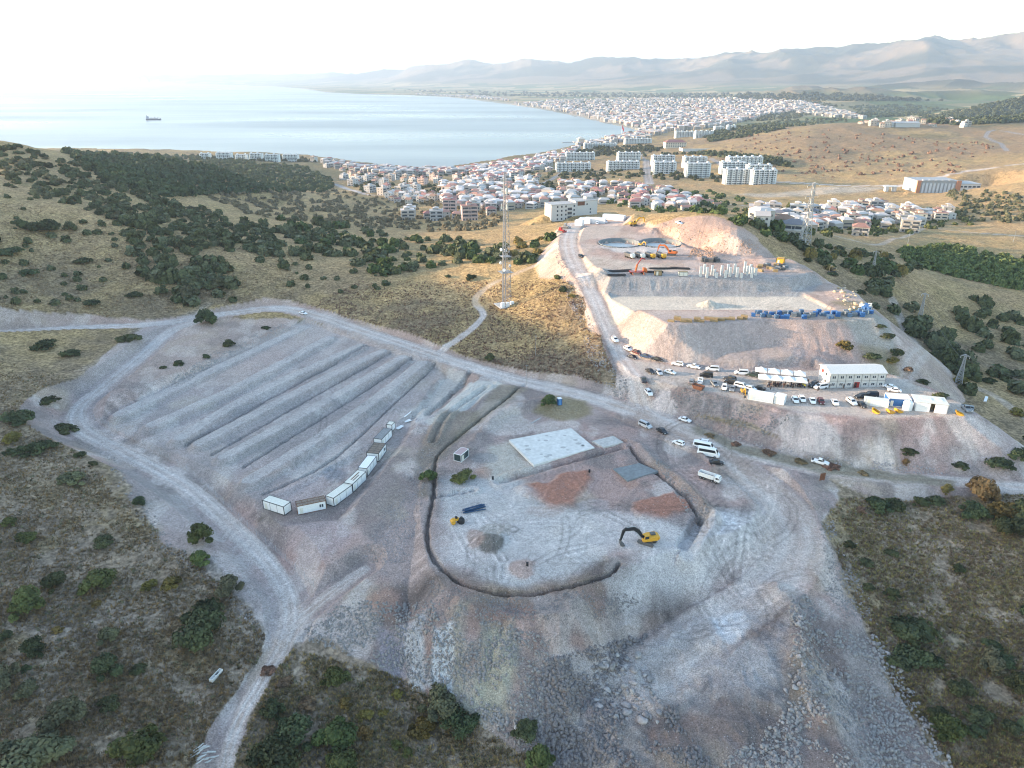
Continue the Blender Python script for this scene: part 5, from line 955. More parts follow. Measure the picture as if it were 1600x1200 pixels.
# blue toilet cubicle
a = G(874, 632); t = thing('toilet_cubicle', 'blue toilet cubicle with pale roof beside the bright tree', 'toilet cubicle', (a[0], a[1], zat(a[0], a[1])), .3); MB().box((0, 0, 1.25), (1.5, 1.5, 2.5)).build('wall', BLUEP, t); MB().box((0, 0, 2.58), (1.6, 1.6, .16), taper=.8).build('roof', WHITE, t); MB().box((0, -.77, 1.1), (.8, .06, 2.0)).build('door', mat('pale_blue', (.10, .25, .5)), t)
# concrete slabs
def slab(P, th, m, label, marks=0):
    W3 = [G(x, y) for x, y in P]; z = max(w[2] for w in W3) + .02; c = np.mean(W3, 0); o = MB(); n_ = len(W3); vs = [(w[0] - c[0], w[1] - c[1], th) for w in W3] + [(w[0] - c[0], w[1] - c[1], -.5) for w in W3]; o.add(vs, [tuple(range(n_)), tuple(range(n_, 2 * n_))[::-1]] + [(i, i + n_, (i + 1) % n_ + n_, (i + 1) % n_) for i in range(n_)])
    s = tag(o.build('concrete_slab', m), label, 'slab'); s.location = (c[0], c[1], z)
    if marks:
        rr = random.Random(5); q = MB()
        for _ in range(marks):
            u, v = rr.uniform(.1, .9), rr.uniform(.1, .9); p = [(1 - u) * (1 - v) * np.array(vs[0]) + u * (1 - v) * np.array(vs[1]) + u * v * np.array(vs[2]) + (1 - u) * v * np.array(vs[3])][0]; r_ = rr.uniform(.35, .8); q.add([(p[0] + r_ * math.cos(k) * 1.3, p[1] + r_ * math.sin(k), th + .006) for k in np.arange(8) * .785], [tuple(range(8))])
        q.build('stain', mat('stain_grey', (.40, .395, .38), .9), s)
CONCL = mat('pale_concrete', (.60, .595, .57), .85, var=.12, scale=.8)
slab([(795,691),(892,672),(929,701),(834,730)], .35, CONCL, 'large pale concrete slab with grey stains on the main pad', 16); slab([(925,692),(958,684),(974,692),(943,701)], .25, CONC, 'small grey slab at the right corner of the large pale slab'); slab([(958,734),(999,725),(1028,740),(980,753)], .3, CONCD, 'dark damp slab between the red soil heaps')
# blue pipes
for k in range(11):
    a, rz = head(740 + random.uniform(-4, 4), 797 + random.uniform(-4, 4), 20, -5 + random.uniform(-2.5, 2.5)); t = tag(MB().bar((-3, 0, .14 + .18 * (k % 3)), (3, 0, .14 + .18 * (k % 3)), .13, n=8).build('pipe', BLUED), 'dark blue pipe in the loose pile on the main pad', 'pipe', 'blue pipes piled on the main pad'); t.location = (a[0], a[1], zat(a[0], a[1]) + .02); t.rotation_euler = (0, 0, rz)
a = G(712, 817); t = thing('roller', 'small yellow roller next to the black tank below the blue pipes', 'roller', (a[0], a[1], zat(a[0], a[1])), .4); MB().bar((-.8, -.7, .6), (-.8, .7, .6), .6, n=16).build('drum', YEL, t); MB().loft([xsec(-.9, .9, 1.5, .55), xsec(.9, .7, 1.45, .55)]).build('body', YEL, t); MB().bar((.8, -.5, .5), (.8, .5, .5), .5, n=14).build('wheel', TYRE, t); MB().box((.2, 0, 1.7), (.6, .6, .5)).build('seat', BLACKM, t)
a = G(721, 817); t = thing('tank', 'black plastic tank next to the yellow roller', 'tank', (a[0], a[1], zat(a[0], a[1])), .2); MB().loft([[(r_ * math.cos(k), r_ * math.sin(k), z_) for k in np.arange(14) * 2 * math.pi / 14] for r_, z_ in ((.85, 0), (.9, .2), (.9, 1.1), (.7, 1.4), (.35, 1.55))]).build('body', BLACKM, t); MB().bar((0, 0, 1.5), (0, 0, 1.85), .4, n=12).build('lid', BLACKM, t)
for px, py in ((921, 738), (824, 884), (770, 749)):
    a = G(px, py); t = tag(MB().bar((0, 0, 0), (0, 0, .9), .3, n=10).bar((0, 0, .88), (0, 0, .95), .34, n=10).build('barrel', BLACKM), 'small black barrel standing on the main pad', 'barrel', 'black barrels on the main pad'); t.location = (a[0], a[1], zat(a[0], a[1]))
# board by the right road
a = G(1284, 752); t = thing('board', 'tall rusty sheet board standing on two posts at the right road', 'board', (a[0], a[1], zat(a[0], a[1])), .25); MB().box((0, 0, 1.6), (1.8, .08, 2.4)).build('panel', RUST, t); [MB().bar((s * .7, .08, -.2), (s * .7, .08, 2.8), .06).build('post', RUST, t) for s in (-1, 1)]
# long timber boards beyond the slab
for k in range(4):
    a, rz = head(834 + k * 2, 659 - k, 14, -9); t = tag(MB().box((0, 0, .1), (4, .3, .08)).box((0, 0, .03), (3.2, .5, .06)).build('plank', GREYR), 'grey plank lying beyond the large pale slab', 'plank', 'planks beyond the slab'); t.location = (a[0], a[1], zat(a[0], a[1]) + .02); t.rotation_euler = (0, 0, rz)
# pale trough and white debris on the lower left slope
a, rz = head(338, 1057, 9, -11); t = thing('trough', 'long pale concrete trough lying on the lower left slope', 'trough', (a[0], a[1], zat(a[0], a[1])), rz); b = MB(); b.box((0, 0, .2), (3.4, .9, .4)); [b.box((0, s * .4, .5), (3.4, .12, .35)) for s in (-1, 1)]; [b.box((s * 1.62, 0, .5), (.14, .7, .35)) for s in (-1, 1)]; b.build('basin', CONCL, t); MB().box((.4, 0, .45), (.8, .5, .06)).build('drain', GREYM, t)
for k in range(16):
    a, rz = head(317 + random.uniform(-15, 14), 1180 + random.uniform(-12, 13), 20, random.uniform(-9, 3)); t = tag(MB().box((0, 0, .12 + .05 * (k % 4)), (random.uniform(1.6, 3.0), .14, .1)).box((.3, 0, .04), (.8, .2, .1)).build('slat', CONCL), 'broken white slat in the heap beside the narrow track', 'slat', 'heap of white slats'); t.location = (a[0], a[1], zat(a[0], a[1]) + .03); t.rotation_euler = (0, random.uniform(-.12, .12), rz)
a, rz = head(1540, 625, 5, -13); t = tag(MB().box((0, 0, .35), (5.5, 1.0, .5)).box((0, 0, .62), (5.2, .7, .08)).build('white_trough', WHITE), 'long white trough lying on the slope below the right pylon', 'trough'); t.location = (a[0], a[1], zat(a[0], a[1])); t.rotation_euler = (0, 0, rz)

# ------------------------------------------------------------------ offices, tents and people on the parking pad
def office():
    a = G(1294, 606.5); b = G(1381, 604.5); L = math.hypot(b[0] - a[0], b[1] - a[1]); rz = math.atan2(b[1] - a[1], b[0] - a[0]); t = thing('site_office', 'long two storey white prefabricated office with gabled roof', 'office building', (a[0], a[1], min(a[2], b[2]) - .05), rz); Dp, H = 8.5, 5.5
    MB().box((L / 2, Dp / 2, H / 2), (L, Dp, H)).build('wall', WALLP, t)
    MB().add([(-.3, -.4, H - .02), (L + .3, -.4, H - .02), (L + .3, Dp / 2, H + 1.35), (-.3, Dp / 2, H + 1.35), (-.3, Dp + .4, H - .02), (L + .3, Dp + .4, H - .02), (-.3, -.4, H + .14), (L + .3, -.4, H + .14), (L + .3, Dp / 2, H + 1.5), (-.3, Dp / 2, H + 1.5), (-.3, Dp + .4, H + .14), (L + .3, Dp + .4, H + .14)], [(6,7,8,9),(9,8,11,10),(0,3,2,1),(3,4,5,2),(0,1,7,6),(4,10,11,5),(0,6,9,3),(3,9,10,4),(1,2,8,7),(2,5,11,8)]).build('roof', mat('office_roof', (.62, .61, .58), .6), t)
    for x in (0, L): MB().add([(x - .03, 0, H), (x - .03, Dp, H), (x - .03, Dp / 2, H + 1.33), (x + .03, 0, H), (x + .03, Dp, H), (x + .03, Dp / 2, H + 1.33)], [(0,1,2),(5,4,3),(0,3,4,1),(1,4,5,2),(2,5,3,0)]).build('gable', WALLP, t)
    s = MB(); s.box((L / 2, -.03, H / 2), (L, .08, .12))
    for k in range(8): s.box((L * k / 7, -.03, H / 2), (.13, .08, H))
    s.box((L / 2, -.03, .08), (L, .1, .16)); s.build('panel_seam', mat('seam_grey', (.20, .21, .22), .6), t)
    for k in range(7):
        for z in (1.5, 4.2):
            if k == 3 and z < 2: continue
            w_ = MB().box((L * (k + .5) / 7, -.05, z), (1.25, .08, 1.0)).build('window', WIN, t); q = MB()
            for dx in (-.65, 0, .65): q.box((L * (k + .5) / 7 + dx, -.08, z), (.09, .08, 1.1))
            for dz in (-.54, .54): q.box((L * (k + .5) / 7, -.08, z + dz), (1.39, .08, .09))
            q.build('window_frame', WHITE, w_)
    d = MB().box((L * 3.5 / 7, -.06, 1.15), (1.9, .1, 2.3)).build('door', PAINT['red'], t); MB().box((L * 3.5 / 7 - .45, -.13, 1.2), (.7, .05, 1.8)).build('door_pane', GLASS, d)
    for z in (1.7, 4.3): MB().box((-.05, Dp * .35, z), (.08, 1.1, .95)).build('window', WIN, t)
    MB().box((-.06, Dp * .7, 4.4), (.08, 1.2, 1.2)).build('sign_panel', PAINT['red'], t)
office()
TENT = None
def make_tent():
    t = thing('canopy_tent', None, None); w_ = 2.0
    for x in (-w_, w_):
        for y in (-w_, w_): MB().bar((x, y, 0), (x, y, 2.5), .05).build('pole', STEEL, t)
    b = MB(); rings = []
    for z, r_ in ((2.25, 2.06), (2.55, 2.06), (2.8, 1.5), (3.15, .8), (3.75, .08)): rings.append([(r_ * x, r_ * y, z) for x, y in ((-1, -1), (1, -1), (1, 1), (-1, 1))])
    b.loft(rings, cap=False); b.build('canopy', FABR, t); return t
TENT = make_tent(); rows = []
for (x0, y0), (x1, y1), n_, lab in (((1188, 587.5), (1248, 593.5), 4, 'white peaked canopy in the rear row beside the office'), ((1193, 599), (1250, 604), 4, 'white peaked canopy in the front row with people under it')):
    a, b = G(x0, y0), G(x1, y1); n_ = max(3, int(round(math.hypot(b[0] - a[0], b[1] - a[1]) / 4.05)) + 1); rz = math.atan2(b[1] - a[1], b[0] - a[0])
    for k in range(n_):
        q = a + (b - a) * k / (n_ - 1); dup(TENT, (q[0], q[1], zat(q[0], q[1])), rz, lab, 'canopy', lab.split(' beside')[0].replace('white peaked canopy in the', 'canopies of the').split(' with')[0])
def make_person(cl, legs, seed):
    r = random.Random(seed); sp_ = r.uniform(.10, .2); arm = r.uniform(.05, .25)
    P = {'pel': (0, 0, .95), 'waist': (0, 0, 1.1), 'chest': (.02, 0, 1.35), 'neck': (.02, 0, 1.5), 'head': (.05, 0, 1.62), 'top': (.05, 0, 1.75)}
    for s, y in (('l', 1), ('r', -1)): P.update({s+'hip': (0, y * .1, .9), s+'knee': (.05, y * sp_ * .9, .5), s+'ank': (0, y * sp_, .09), s+'toe': (.16, y * (sp_ + .02), .05), s+'sh': (.02, y * .2, 1.42), s+'el': (-.02, y * .27, 1.14), s+'wr': (.06 + arm, y * .27, .92), s+'hand': (.09 + arm, y * .26, .83)})
    E = [('pel','waist'),('waist','chest'),('chest','neck'),('neck','head'),('head','top')] + [(a_, b_) for s in 'lr' for a_, b_ in ((('pel', s+'hip')),((s+'hip', s+'knee')),((s+'knee', s+'ank')),((s+'ank', s+'toe')),(('chest', s+'sh')),((s+'sh', s+'el')),((s+'el', s+'wr')),((s+'wr', s+'hand')))]
    RD = dict(pel=.15, waist=.13, chest=.16, neck=.06, head=.105, top=.07, hip=.1, knee=.07, ank=.05, toe=.045, sh=.075, el=.05, wr=.035, hand=.04)
    ks = list(P); me = bpy.data.meshes.new('person'); me.from_pydata([P[k] for k in ks], [(ks.index(a_), ks.index(b_)) for a_, b_ in E], []); o = bpy.data.objects.new('person', me); COL.objects.link(o)
    mo = o.modifiers.new('skin', 'SKIN'); 
    if not me.skin_vertices: bpy.context.view_layer.objects.active = o
    for k, v in zip(ks, me.skin_vertices[0].data): q = RD[k] if k in RD else RD[k[1:]]; v.radius = (q, q * (1.15 if k in ('chest','pel') else 1)); v.use_root = k == 'pel'
    dg = bpy.context.evaluated_depsgraph_get(); m2 = bpy.data.meshes.new_from_object(o.evaluated_get(dg)); bpy.data.objects.remove(o); m2.name = 'person'
    m2.materials.clear(); [m2.materials.append(x) for x in (legs, cl, mat('skin', (.42, .27, .19), .7), mat('dark_hair', (.03, .022, .018), .8))]
    for p in m2.polygons: z = p.center.z; p.material_index = 3 if z > 1.66 else 2 if z > 1.5 or (z < .95 and abs(p.center.y) > .2) else 1 if z > .95 else 0; p.use_smooth = True
    return m2
PEOPLE = []
for i, (c, l) in enumerate([((.03, .035, .05), (.03, .03, .035)), ((.55, .55, .55), (.03, .035, .06)), ((.10, .02, .02), (.05, .045, .04)), ((.50, .45, .05), (.03, .035, .07)), ((.05, .08, .15), (.12, .10, .08))]): PEOPLE.append(make_person(mat('shirt_%s' % ['black', 'white', 'maroon', 'yellow', 'blue'][i], c, .9), mat('trousers_%s' % ['black', 'navy', 'brown', 'denim', 'khaki'][i], l, .9), i))
WHO = ['black', 'white', 'dark red', 'yellow', 'blue']
for k in range(34):
    i = random.choice([0, 0, 0, 1, 2, 4]); q = G(random.uniform(1194, 1252), random.uniform(601, 606)); o = tag(link('person', PEOPLE[i]), 'person in %s top standing under the front canopies' % WHO[i], 'person', 'people under the canopies'); o.location = (q[0], q[1], zat(q[0], q[1])); o.rotation_euler = (0, 0, random.uniform(0, 6.3))
for px, py, i, lab in [(1257,606.5,3,'person in a yellow vest at the right end of the canopies'),(1254,605,3,'person in a yellow vest close behind another at the canopies'),(1278,611,0,'person in black standing in front of the delivery van'),(1296,606.5,0,'person in black at the left corner of the office'),(1318,606.8,0,'person in black left of the red office door'),(1334,606.5,2,'person in dark red at the red office door'),(1262,599,0,'person in black behind the canopies near the office'),(1266,604,1,'person in white between the canopies and the van'),(1204,609,0,'person in black standing out in front of the canopies')]:
    q = G(px, py); o = tag(link('person', PEOPLE[i]), lab, 'person'); o.location = (q[0], q[1], zat(q[0], q[1])); o.rotation_euler = (0, 0, random.uniform(0, 6.3))
PALEB = mat('pale_blue_panel', (.55, .60, .64), .6)
cabin(1188, 625, 36, 6, 'long white container with pale panels at the edge of the parking pad', L=8.2, Wd=2.5, seams=5, wall=PALEB, roof=WHITE, trim=WHITE); cabin(1218, 629, 14, 3, 'short white container with antennas right of the long white one', L=3.2, Wd=3.2, H=2.8, wall=WHITE, roof=WHITE, trim=WHITE, seams=0)
cabin(1368, 633, 34, 4, 'low cream container in front of the black cars', L=7.2, Wd=2.5, H=2.3, wall=WHITE, roof=CREAM, trim=CREAM); cabin(1401, 631, 30, 2, 'white container with a blue front beside the round tank', L=7, Wd=4.5, H=2.8, wall=BLUEP, roof=WHITE, trim=WHITE, seams=0)
def shed():
    a, rz = head(1450, 638, 40, 4); t = thing('open_shed', 'white open fronted shed at the right end of the parking pad', 'shed', (a[0], a[1], zat(a[0], a[1])), rz); L, Dp, H = 9.6, 6.6, 3.0
    MB().box((0, Dp / 2 - .1, H / 2), (L, .2, H)).box((-L / 2 + .1, 0, H / 2), (.2, Dp, H)).box((L / 2 - .1, 0, H / 2), (.2, Dp, H)).box((-L / 2 + 2.2, -Dp / 2 + .1, H / 2), (4.4, .2, H)).box((L / 2 - 1.9, -Dp / 2 + .1, H / 2), (3.8, .2, H)).build('wall', WHITE, t)
    r = MB(); r.box((0, .2, H + .1), (L + .5, Dp - .2, .16)); r.box((-1, .5, H + .24), (3, 2, .1)); r.box((3, 1, H + .24), (1.6, 3, .12)); r.build('roof', CREAM, t); MB().box((.5, 0, .9), (1.6, 1.2, 1.8)).build('pallet_load', WOOD, t)
shed()
a = G(1417, 640); t = thing('water_tank', 'white upright water tank left of the open shed', 'tank', (a[0], a[1], zat(a[0], a[1]))); MB().loft([[(r_ * math.cos(k), r_ * math.sin(k), z_) for k in np.arange(20) * 2 * math.pi / 20] for r_, z_ in ((1.45, 0), (1.5, .1), (1.5, 2.6), (1.2, 3.0), (.4, 3.2))]).build('body', WHITE, t, True); MB().bar((0, 0, 3.15), (0, 0, 3.4), .35, n=12).build('lid', WHITE, t)
for px, py, lab in [(1369,645,'yellow excavator bucket lying left of a pair of buckets'),(1391,645,'yellow excavator bucket, left one of the pair by the tank'),(1404,644,'yellow excavator bucket, right one of the pair by the tank'),(1499,648,'yellow excavator bucket right of the open shed')]:
    a, rz = head(px, py, 8, random.uniform(-4, 4)); t = thing('excavator_bucket', lab, 'bucket', (a[0], a[1], zat(a[0], a[1])), rz); b = MB(); pr = [(-1.3, 1.3), (-1.1, .5), (-.5, .08), (.5, .02), (1.2, .3), (1.25, .42), (.45, .14), (-.45, .2), (-1.0, .58), (-1.18, 1.3)]; b.prism(pr, -.9, .9); [b.prism([(-1.25, 1.3), (-1.1, .5), (-.5, .08), (.5, .02), (1.2, .3)], s * .9 - .04, s * .9 + .04) for s in (-1, 1)]; b.build('shell', YEL, t); [MB().box((1.3, y, .36), (.35, .14, .1)).build('tooth', STEEL, t) for y in (-.7, -.25, .25, .7)]; MB().box((-1.25, 0, 1.3), (.3, 1.0, .5)).build('bracket', YEL, t)
a, rz = head(1091, 608, 10, 3); t = thing('skip', 'rusty skip in front of the white pickup', 'skip', (a[0], a[1], zat(a[0], a[1])), rz); b = MB(); b.add([(-1.5, -.9, .1), (1.5, -.9, .1), (1.5, .9, .1), (-1.5, .9, .1), (-2.1, -1.1, 1.5), (2.1, -1.1, 1.5), (2.1, 1.1, 1.5), (-2.1, 1.1, 1.5), (-1.95, -1.0, 1.5), (1.95, -1.0, 1.5), (1.95, 1.0, 1.5), (-1.95, 1.0, 1.5), (-1.9, -.95, 1.2), (1.9, -.95, 1.2), (1.9, .95, 1.2), (-1.9, .95, 1.2)], [(3,2,1,0),(0,1,5,4),(1,2,6,5),(2,3,7,6),(3,0,4,7),(4,5,9,8),(5,6,10,9),(6,7,11,10),(7,4,8,11),(8,9,13,12),(9,10,14,13),(10,11,15,14),(11,8,12,15),(12,13,14,15)]); b.build('shell', RUST, t); MB().bar((0, -1.15, 1.2), (0, 1.15, 1.2), .08).build('lifting_bar', GREYM, t)

# ------------------------------------------------------------------ upper site
def ring(px, py, ro, label):
    a = (*W(px, py, 25), 22.4); t = thing('round_tank', label, 'tank', a, 0); n_ = 48; h = 2.9; V_ = []; b = MB()
    for r_, z in ((ro, -1), (ro, h), (ro - .45, h), (ro - .45, .1)): V_ += [(r_ * math.cos(2 * math.pi * k / n_), r_ * math.sin(2 * math.pi * k / n_), z) for k in range(n_)]
    b.add(V_, [(j * n_ + k, j * n_ + (k + 1) % n_, (j + 1) * n_ + (k + 1) % n_, (j + 1) * n_ + k) for j in range(3) for k in range(n_)]); b.build('wall', CONCD, t)  # dark wall colour stands in for the shade inside the tank
    MB().bar((0, 0, .02), (0, 0, .16), ro - .4, n=48).build('floor', CONCL, t); c = MB()
    for k in range(24): an = 2 * math.pi * k / 24; c.box(((ro + .15) * math.cos(an), (ro + .15) * math.sin(an), h / 2), (.3, .25, h), an)
    c.build('buttress', CONC, t); return t
ring(968, 379.5, 11.8, 'round concrete tank at left, its floor half shaded'); ring(1032, 379.5, 11.8, 'round concrete tank at right with a pale floor')
for k, px in enumerate((984, 1000, 1016, 1033)):
    a, rz = head(px, 403, 10, 3); t = thing('lorry', 'tipper lorry in the row of four before the tanks, %s' % ['leftmost', 'second from left', 'third from left', 'rightmost with yellow cab'][k], 'lorry', (a[0], a[1], zat(a[0], a[1])), rz); MB().box((-.8, 0, 1.0), (4.2, 2.1, .4)).build('chassis', GREYM, t); MB().loft([[(-3, -1.1, 1.2), (-3, 1.1, 1.2), (-3.2, 1.15, 2.6), (-3.2, -1.15, 2.6)], [(1, -1.1, 1.2), (1, 1.1, 1.2), (1.0, 1.15, 2.4), (1.0, -1.15, 2.4)]]).build('tipper_body', GREYM, t); MB().loft([xsec(1.2, .7, 2.5, 1.1), xsec(2.5, .7, 2.5, 1.1), xsec(2.8, .7, 1.7, 1.1)]).build('cab', YEL if k > 1 else CREAM, t)
    for x in (-2.2, -.9, 1.9):
        for s in (-1, 1): MB().bar((x, s * .8, .5), (x, s * 1.12, .5), .5, n=12).build('wheel', TYRE, t)
def rig():
    a = G(996, 428); t = thing('drilling_rig', 'red concrete pump rig standing over dark rebar on the upper platform', 'rig', (a[0], a[1], zat(a[0], a[1])), .1)
    MB().box((0, 0, 1.2), (7.5, 2.4, .5)).build('chassis', PAINT['red'], t); MB().loft([xsec(2.6, .9, 2.9, 1.2), xsec(3.9, .9, 2.8, 1.2), xsec(4.3, .9, 2.0, 1.15)]).build('cab', ORG, t); MB().bar((-1, 0, 1.4), (-.4, 0, 4.5), .45, n=8).build('turret', ORG, t); q = MB(); q.bar((-.4, 0, 4.4), (1.6, 0, 7.6), .3, n=6); q.bar((1.6, 0, 7.6), (3.2, 0, 6.8), .25, n=6); q.build('boom', PAINT['red'], t)
    for x in (-3, 2.2):
        for s in (-1, 1): MB().bar((x, s * 1.2, 1.0), (x, s * 4.0, .5), .16).build('outrigger', ORG, t); MB().bar((x, s * .9, .5), (x, s * 1.2, .5), .5, n=12).build('wheel', TYRE, t)
rig()
REBAR = mat('dark_rebar', (.05, .048, .052), .8, var=.3)
for px, py, dx, L, lab in [(968,424,14,12,'bundle of dark rebar left of the red rig'),(1038,420,14,14,'bundle of dark rebar right of the red rig'),(1022,426,12,8,'short rebar bundle near the edge right of the red rig'),(963,431,14,8,'low dark rebar bundle at the edge left of the rig'),(1062,420,14,9,'dark rebar bundle nearest the columns')]:
    a, rz = head(px, py, dx, random.uniform(-1, 1)); b = MB()
    for k in range(22): y, z = random.uniform(-1.3, 1.3), .1 + .12 * random.randint(0, 4); o_ = random.uniform(-.6, .6); b.bar((-L / 2 + o_, y, z), (L / 2 + o_, y + random.uniform(-.2, .2), z), .09, n=4)
    t = tag(b.build('rebar_bundle', REBAR), lab, 'rebar'); t.location = (a[0], a[1], zat(a[0], a[1])); t.rotation_euler = (0, 0, rz)
for k, (px, py, h) in enumerate([(1094,432,4.6),(1100,428,4.6),(1104,434,4.8),(1112,429,4.4),(1116,431,3.2),(1127,430,4.6),(1133,434,3.6),(1137,428,4.6),(1140,432,4.4),(1147,428,4.8),(1151,433,4.6),(1163,426,5.2),(1167,430,4.4),(1172,428,4.6),(1174,434,4.8),(1180,430,3.4),(1119,434,2.4),(1158,434,2.2)]):
    a = G(px, py); b = MB(); b.box((0, 0, h / 2), (1.0, 1.0, h)); b.box((0, 0, h - .2), (1.04, 1.04, .1)); o = tag(b.build('concrete_column', CONCL), 'bare concrete column of the unfinished frame on the upper platform', 'column', 'columns of the unfinished frame'); o.location = (a[0], a[1], zat(a[0], a[1])); c = MB(); [c.bar((x, y, h), (x + .05, y, h + .9), .035) for x in (-.3, .3) for y in (-.3, .3)]; c.build('starter_bar', REBAR, o)
# formwork, timber bundles, blue crates: each stack one thing
def stack(px, py, dx, dy, d, m, lab, cat, grp, layers=4, name='timber_stack'):
    a, rz = head(px, py, dx, dy); b = MB(); L, w_, h = d
    for k in range(layers):
        b.box((random.uniform(-.1, .1), random.uniform(-.1, .1), h * (k + .5) / layers), (L * random.uniform(.9, 1), w_ * random.uniform(.88, 1), h / layers * .82)); b.box((random.uniform(-.4, .4), 0, h * (k + .98) / layers - .03), (.15, w_ * .9, h / layers * .2))
    t = tag(b.build(name, m), lab, cat, grp); t.location = (a[0], a[1], zat(a[0], a[1])); t.rotation_euler = (0, 0, rz + random.uniform(-.12, .12))
for k in range(13): stack(1049 + k * 9.6 + random.uniform(-2, 2), 501 + random.uniform(-2.5, 2.5) - (k > 9) * 2, 10, 1, (random.uniform(2.2, 3.4), 1.6, random.uniform(.7, 1.7)), WOOD, 'timber stack along the front edge of the sunlit platform', 'timber stack', 'timber stacks on the platform edge')
for k in range(46):
    u = k / 45; stack(1178 + u * 182 + random.uniform(-2, 2), 494.5 + random.uniform(-4.5, 3.5) - (3 if u > .75 else 0), 10, random.uniform(-1, 1), (random.uniform(1.5, 2.4), 1.4, random.uniform(1.0, 2.1)), random.choice([BLUEP, BLUEP, mat('faded_blue', (.10, .17, .27), .7), mat('blue_grey', (.16, .19, .22), .7)]), 'stack of blue formwork crates at the right front edge of the platform', 'crate stack', 'blue crate stacks on the platform edge', 3, 'crate_stack')
for k in range(9): stack(1352 + random.uniform(-7, 8), 484 + random.uniform(-5, 8), 8, 2, (2, 1.6, 1.5), random.choice([BLUEP, CREAM]), 'stack of blue and pale crates at the right corner of the platform', 'crate stack', 'crate stacks at the platform corner', 3, 'crate_stack')
for k in range(10): stack(1098 + random.uniform(0, 26), 407.5 + random.uniform(-2, 3), 8, random.uniform(-1, 1), (2.6, 1.8, random.uniform(1.2, 2.4)), GREYM, 'dark formwork stack behind the bare columns', 'formwork stack', 'formwork behind the columns', 4, 'formwork_stack')
for k in range(16): stack(1184 + random.uniform(0, 48), 418 + random.uniform(-4, 8), 8, random.uniform(-2, 2), (2.4, 1.6, random.uniform(.6, 1.4)), random.choice([GREYM, WOOD, mat('blue_grey', (.16, .19, .22))]), 'low stack of formwork right of the bare columns', 'formwork stack', 'formwork right of the columns', 3, 'formwork_stack')
cabin(1219, 412, 8, 1, 'small yellow cabin at the back right of the upper platform', L=3.5, wall=YEL, roof=YEL, seams=0)
cabin(1067, 431, 10, 0, 'pale site box at the front edge of the upper platform', L=4, Wd=2, H=2, wall=CREAM, roof=WOOD, seams=1)
cabin(1028, 430, 10, 0, 'wooden crate box right of the red rig', L=3.2, Wd=2, H=2.2, wall=WOOD, roof=WOOD, seams=1)
for k, (px, py, L) in enumerate([(914,349,8),(930,348.5,14),(952,343,9),(966,344,9),(905,352,4)]): cabin(px, py, 10, 0, 'white site container before the white block, %s' % ['first from left after the smallest', 'longest of them', 'fourth along', 'rightmost of them', 'smallest at the left end'][k], L=L, Wd=5, H=3.4, wall=WHITE, roof=FABR, trim=WHITE, seams=3)
for k, (px, py, c_r) in enumerate([(877,363,'red'),(884,357,'grey')]):
    a, rz = head(px, py, 10, 1); t = thing('bulldozer', ['red bulldozer on the left rim of the upper site', 'dark bulldozer behind the red one on the left rim'][k], 'bulldozer', (a[0], a[1], zat(a[0], a[1])), rz); [MB().prism([(-2, .1), (-1.6, 0), (1.6, 0), (2, .2), (2, .7), (1.5, 1.1), (-1.6, 1.1), (-2, .8)], s * 1.1 - .3, s * 1.1 + .3).build('track', GREYM, t) for s in (-1, 1)]; MB().loft([xsec(-1.6, .8, 2.0, .9), xsec(2.2, .8, 1.8, .8)]).build('body', PAINT[c_r], t); MB().loft([xsec(-1.2, 1.9, 3.1, .8), xsec(.3, 1.9, 3.1, .8)]).build('cab', PAINT[c_r], t); MB().box((2.7, 0, .7), (.25, 3.4, 1.3)).build('blade', PAINT[c_r], t)

# ------------------------------------------------------------------ boulders and rubble
ROCKS = []
for i in range(7):
    r = np.random.default_rng(500 + i); v, f = ico(2 if i < 4 else 1); d = v * np.array([1, r.uniform(.7, 1), r.uniform(.55, .8)]); nn = r.normal(size=(12, 3)); nn /= np.linalg.norm(nn, axis=1, keepdims=True)
    for q in nn: h = d @ q; cap = r.uniform(.34, .66); d = d - np.clip(h - cap, 0, None)[:, None] * q
    ROCKS.append((d * (1 + .05 * r.normal(size=(len(d), 1))), f))
ROCKM = [raw_mesh('boulder', v, f, STONE) for v, f in ROCKS]
def boulders(spots, rr, lab, grp, m=None):
    for px, py in spots:
        p = G(px, py)
        if np.isnan(p[0]): continue
        s = rr[0] * .7 + (rr[1] * 1.15 - rr[0] * .7) * random.random() ** 1.8; me = random.choice(ROCKM); o = tag(link('boulder', me), lab, 'boulder', grp); o.location = (p[0], p[1], p[2] + s * .12); o.rotation_euler = (random.uniform(-.4, .4), random.uniform(-.4, .4), random.uniform(0, 6.3)); o.scale = (s, s * random.uniform(.75, 1.1), s * random.uniform(.7, 1.0))
        if m: o.material_slots[0].link = 'OBJECT'; o.material_slots[0].material = m
def rnd(P, n_): return in_poly_px(P, n_, rs)
boulders(rnd([(900,1045),(990,1010),(1000,1030),(1035,1080),(1030,1130),(960,1130),(920,1090)], 150), (.5, 1.25), 'big grey boulder in the tipped boulder field below the main pad', 'boulder field below the pad')
boulders(rnd([(1245,960),(1300,1000),(1305,1050),(1260,1150),(1215,1160),(1230,1060)], 80), (.4, 1.0), 'boulder on the rock ridge right of the dusty bench', 'rock ridge at right')
boulders(rnd([(1355,930),(1372,980),(1440,1100),(1500,1200),(1470,1200),(1410,1120),(1360,1010)], 40), (.35, .9), 'pale boulder along the foot of the right stone bank', 'boulders at the foot of the right bank')
boulders(rnd([(500,985),(560,1000),(620,1040),(700,1080),(780,1135),(840,1190),(830,1160),(770,1100),(640,1050)], 24), (.4, .95), 'pale boulder along the lower edge of the left rubble tip', 'boulders at the foot of the left tip')
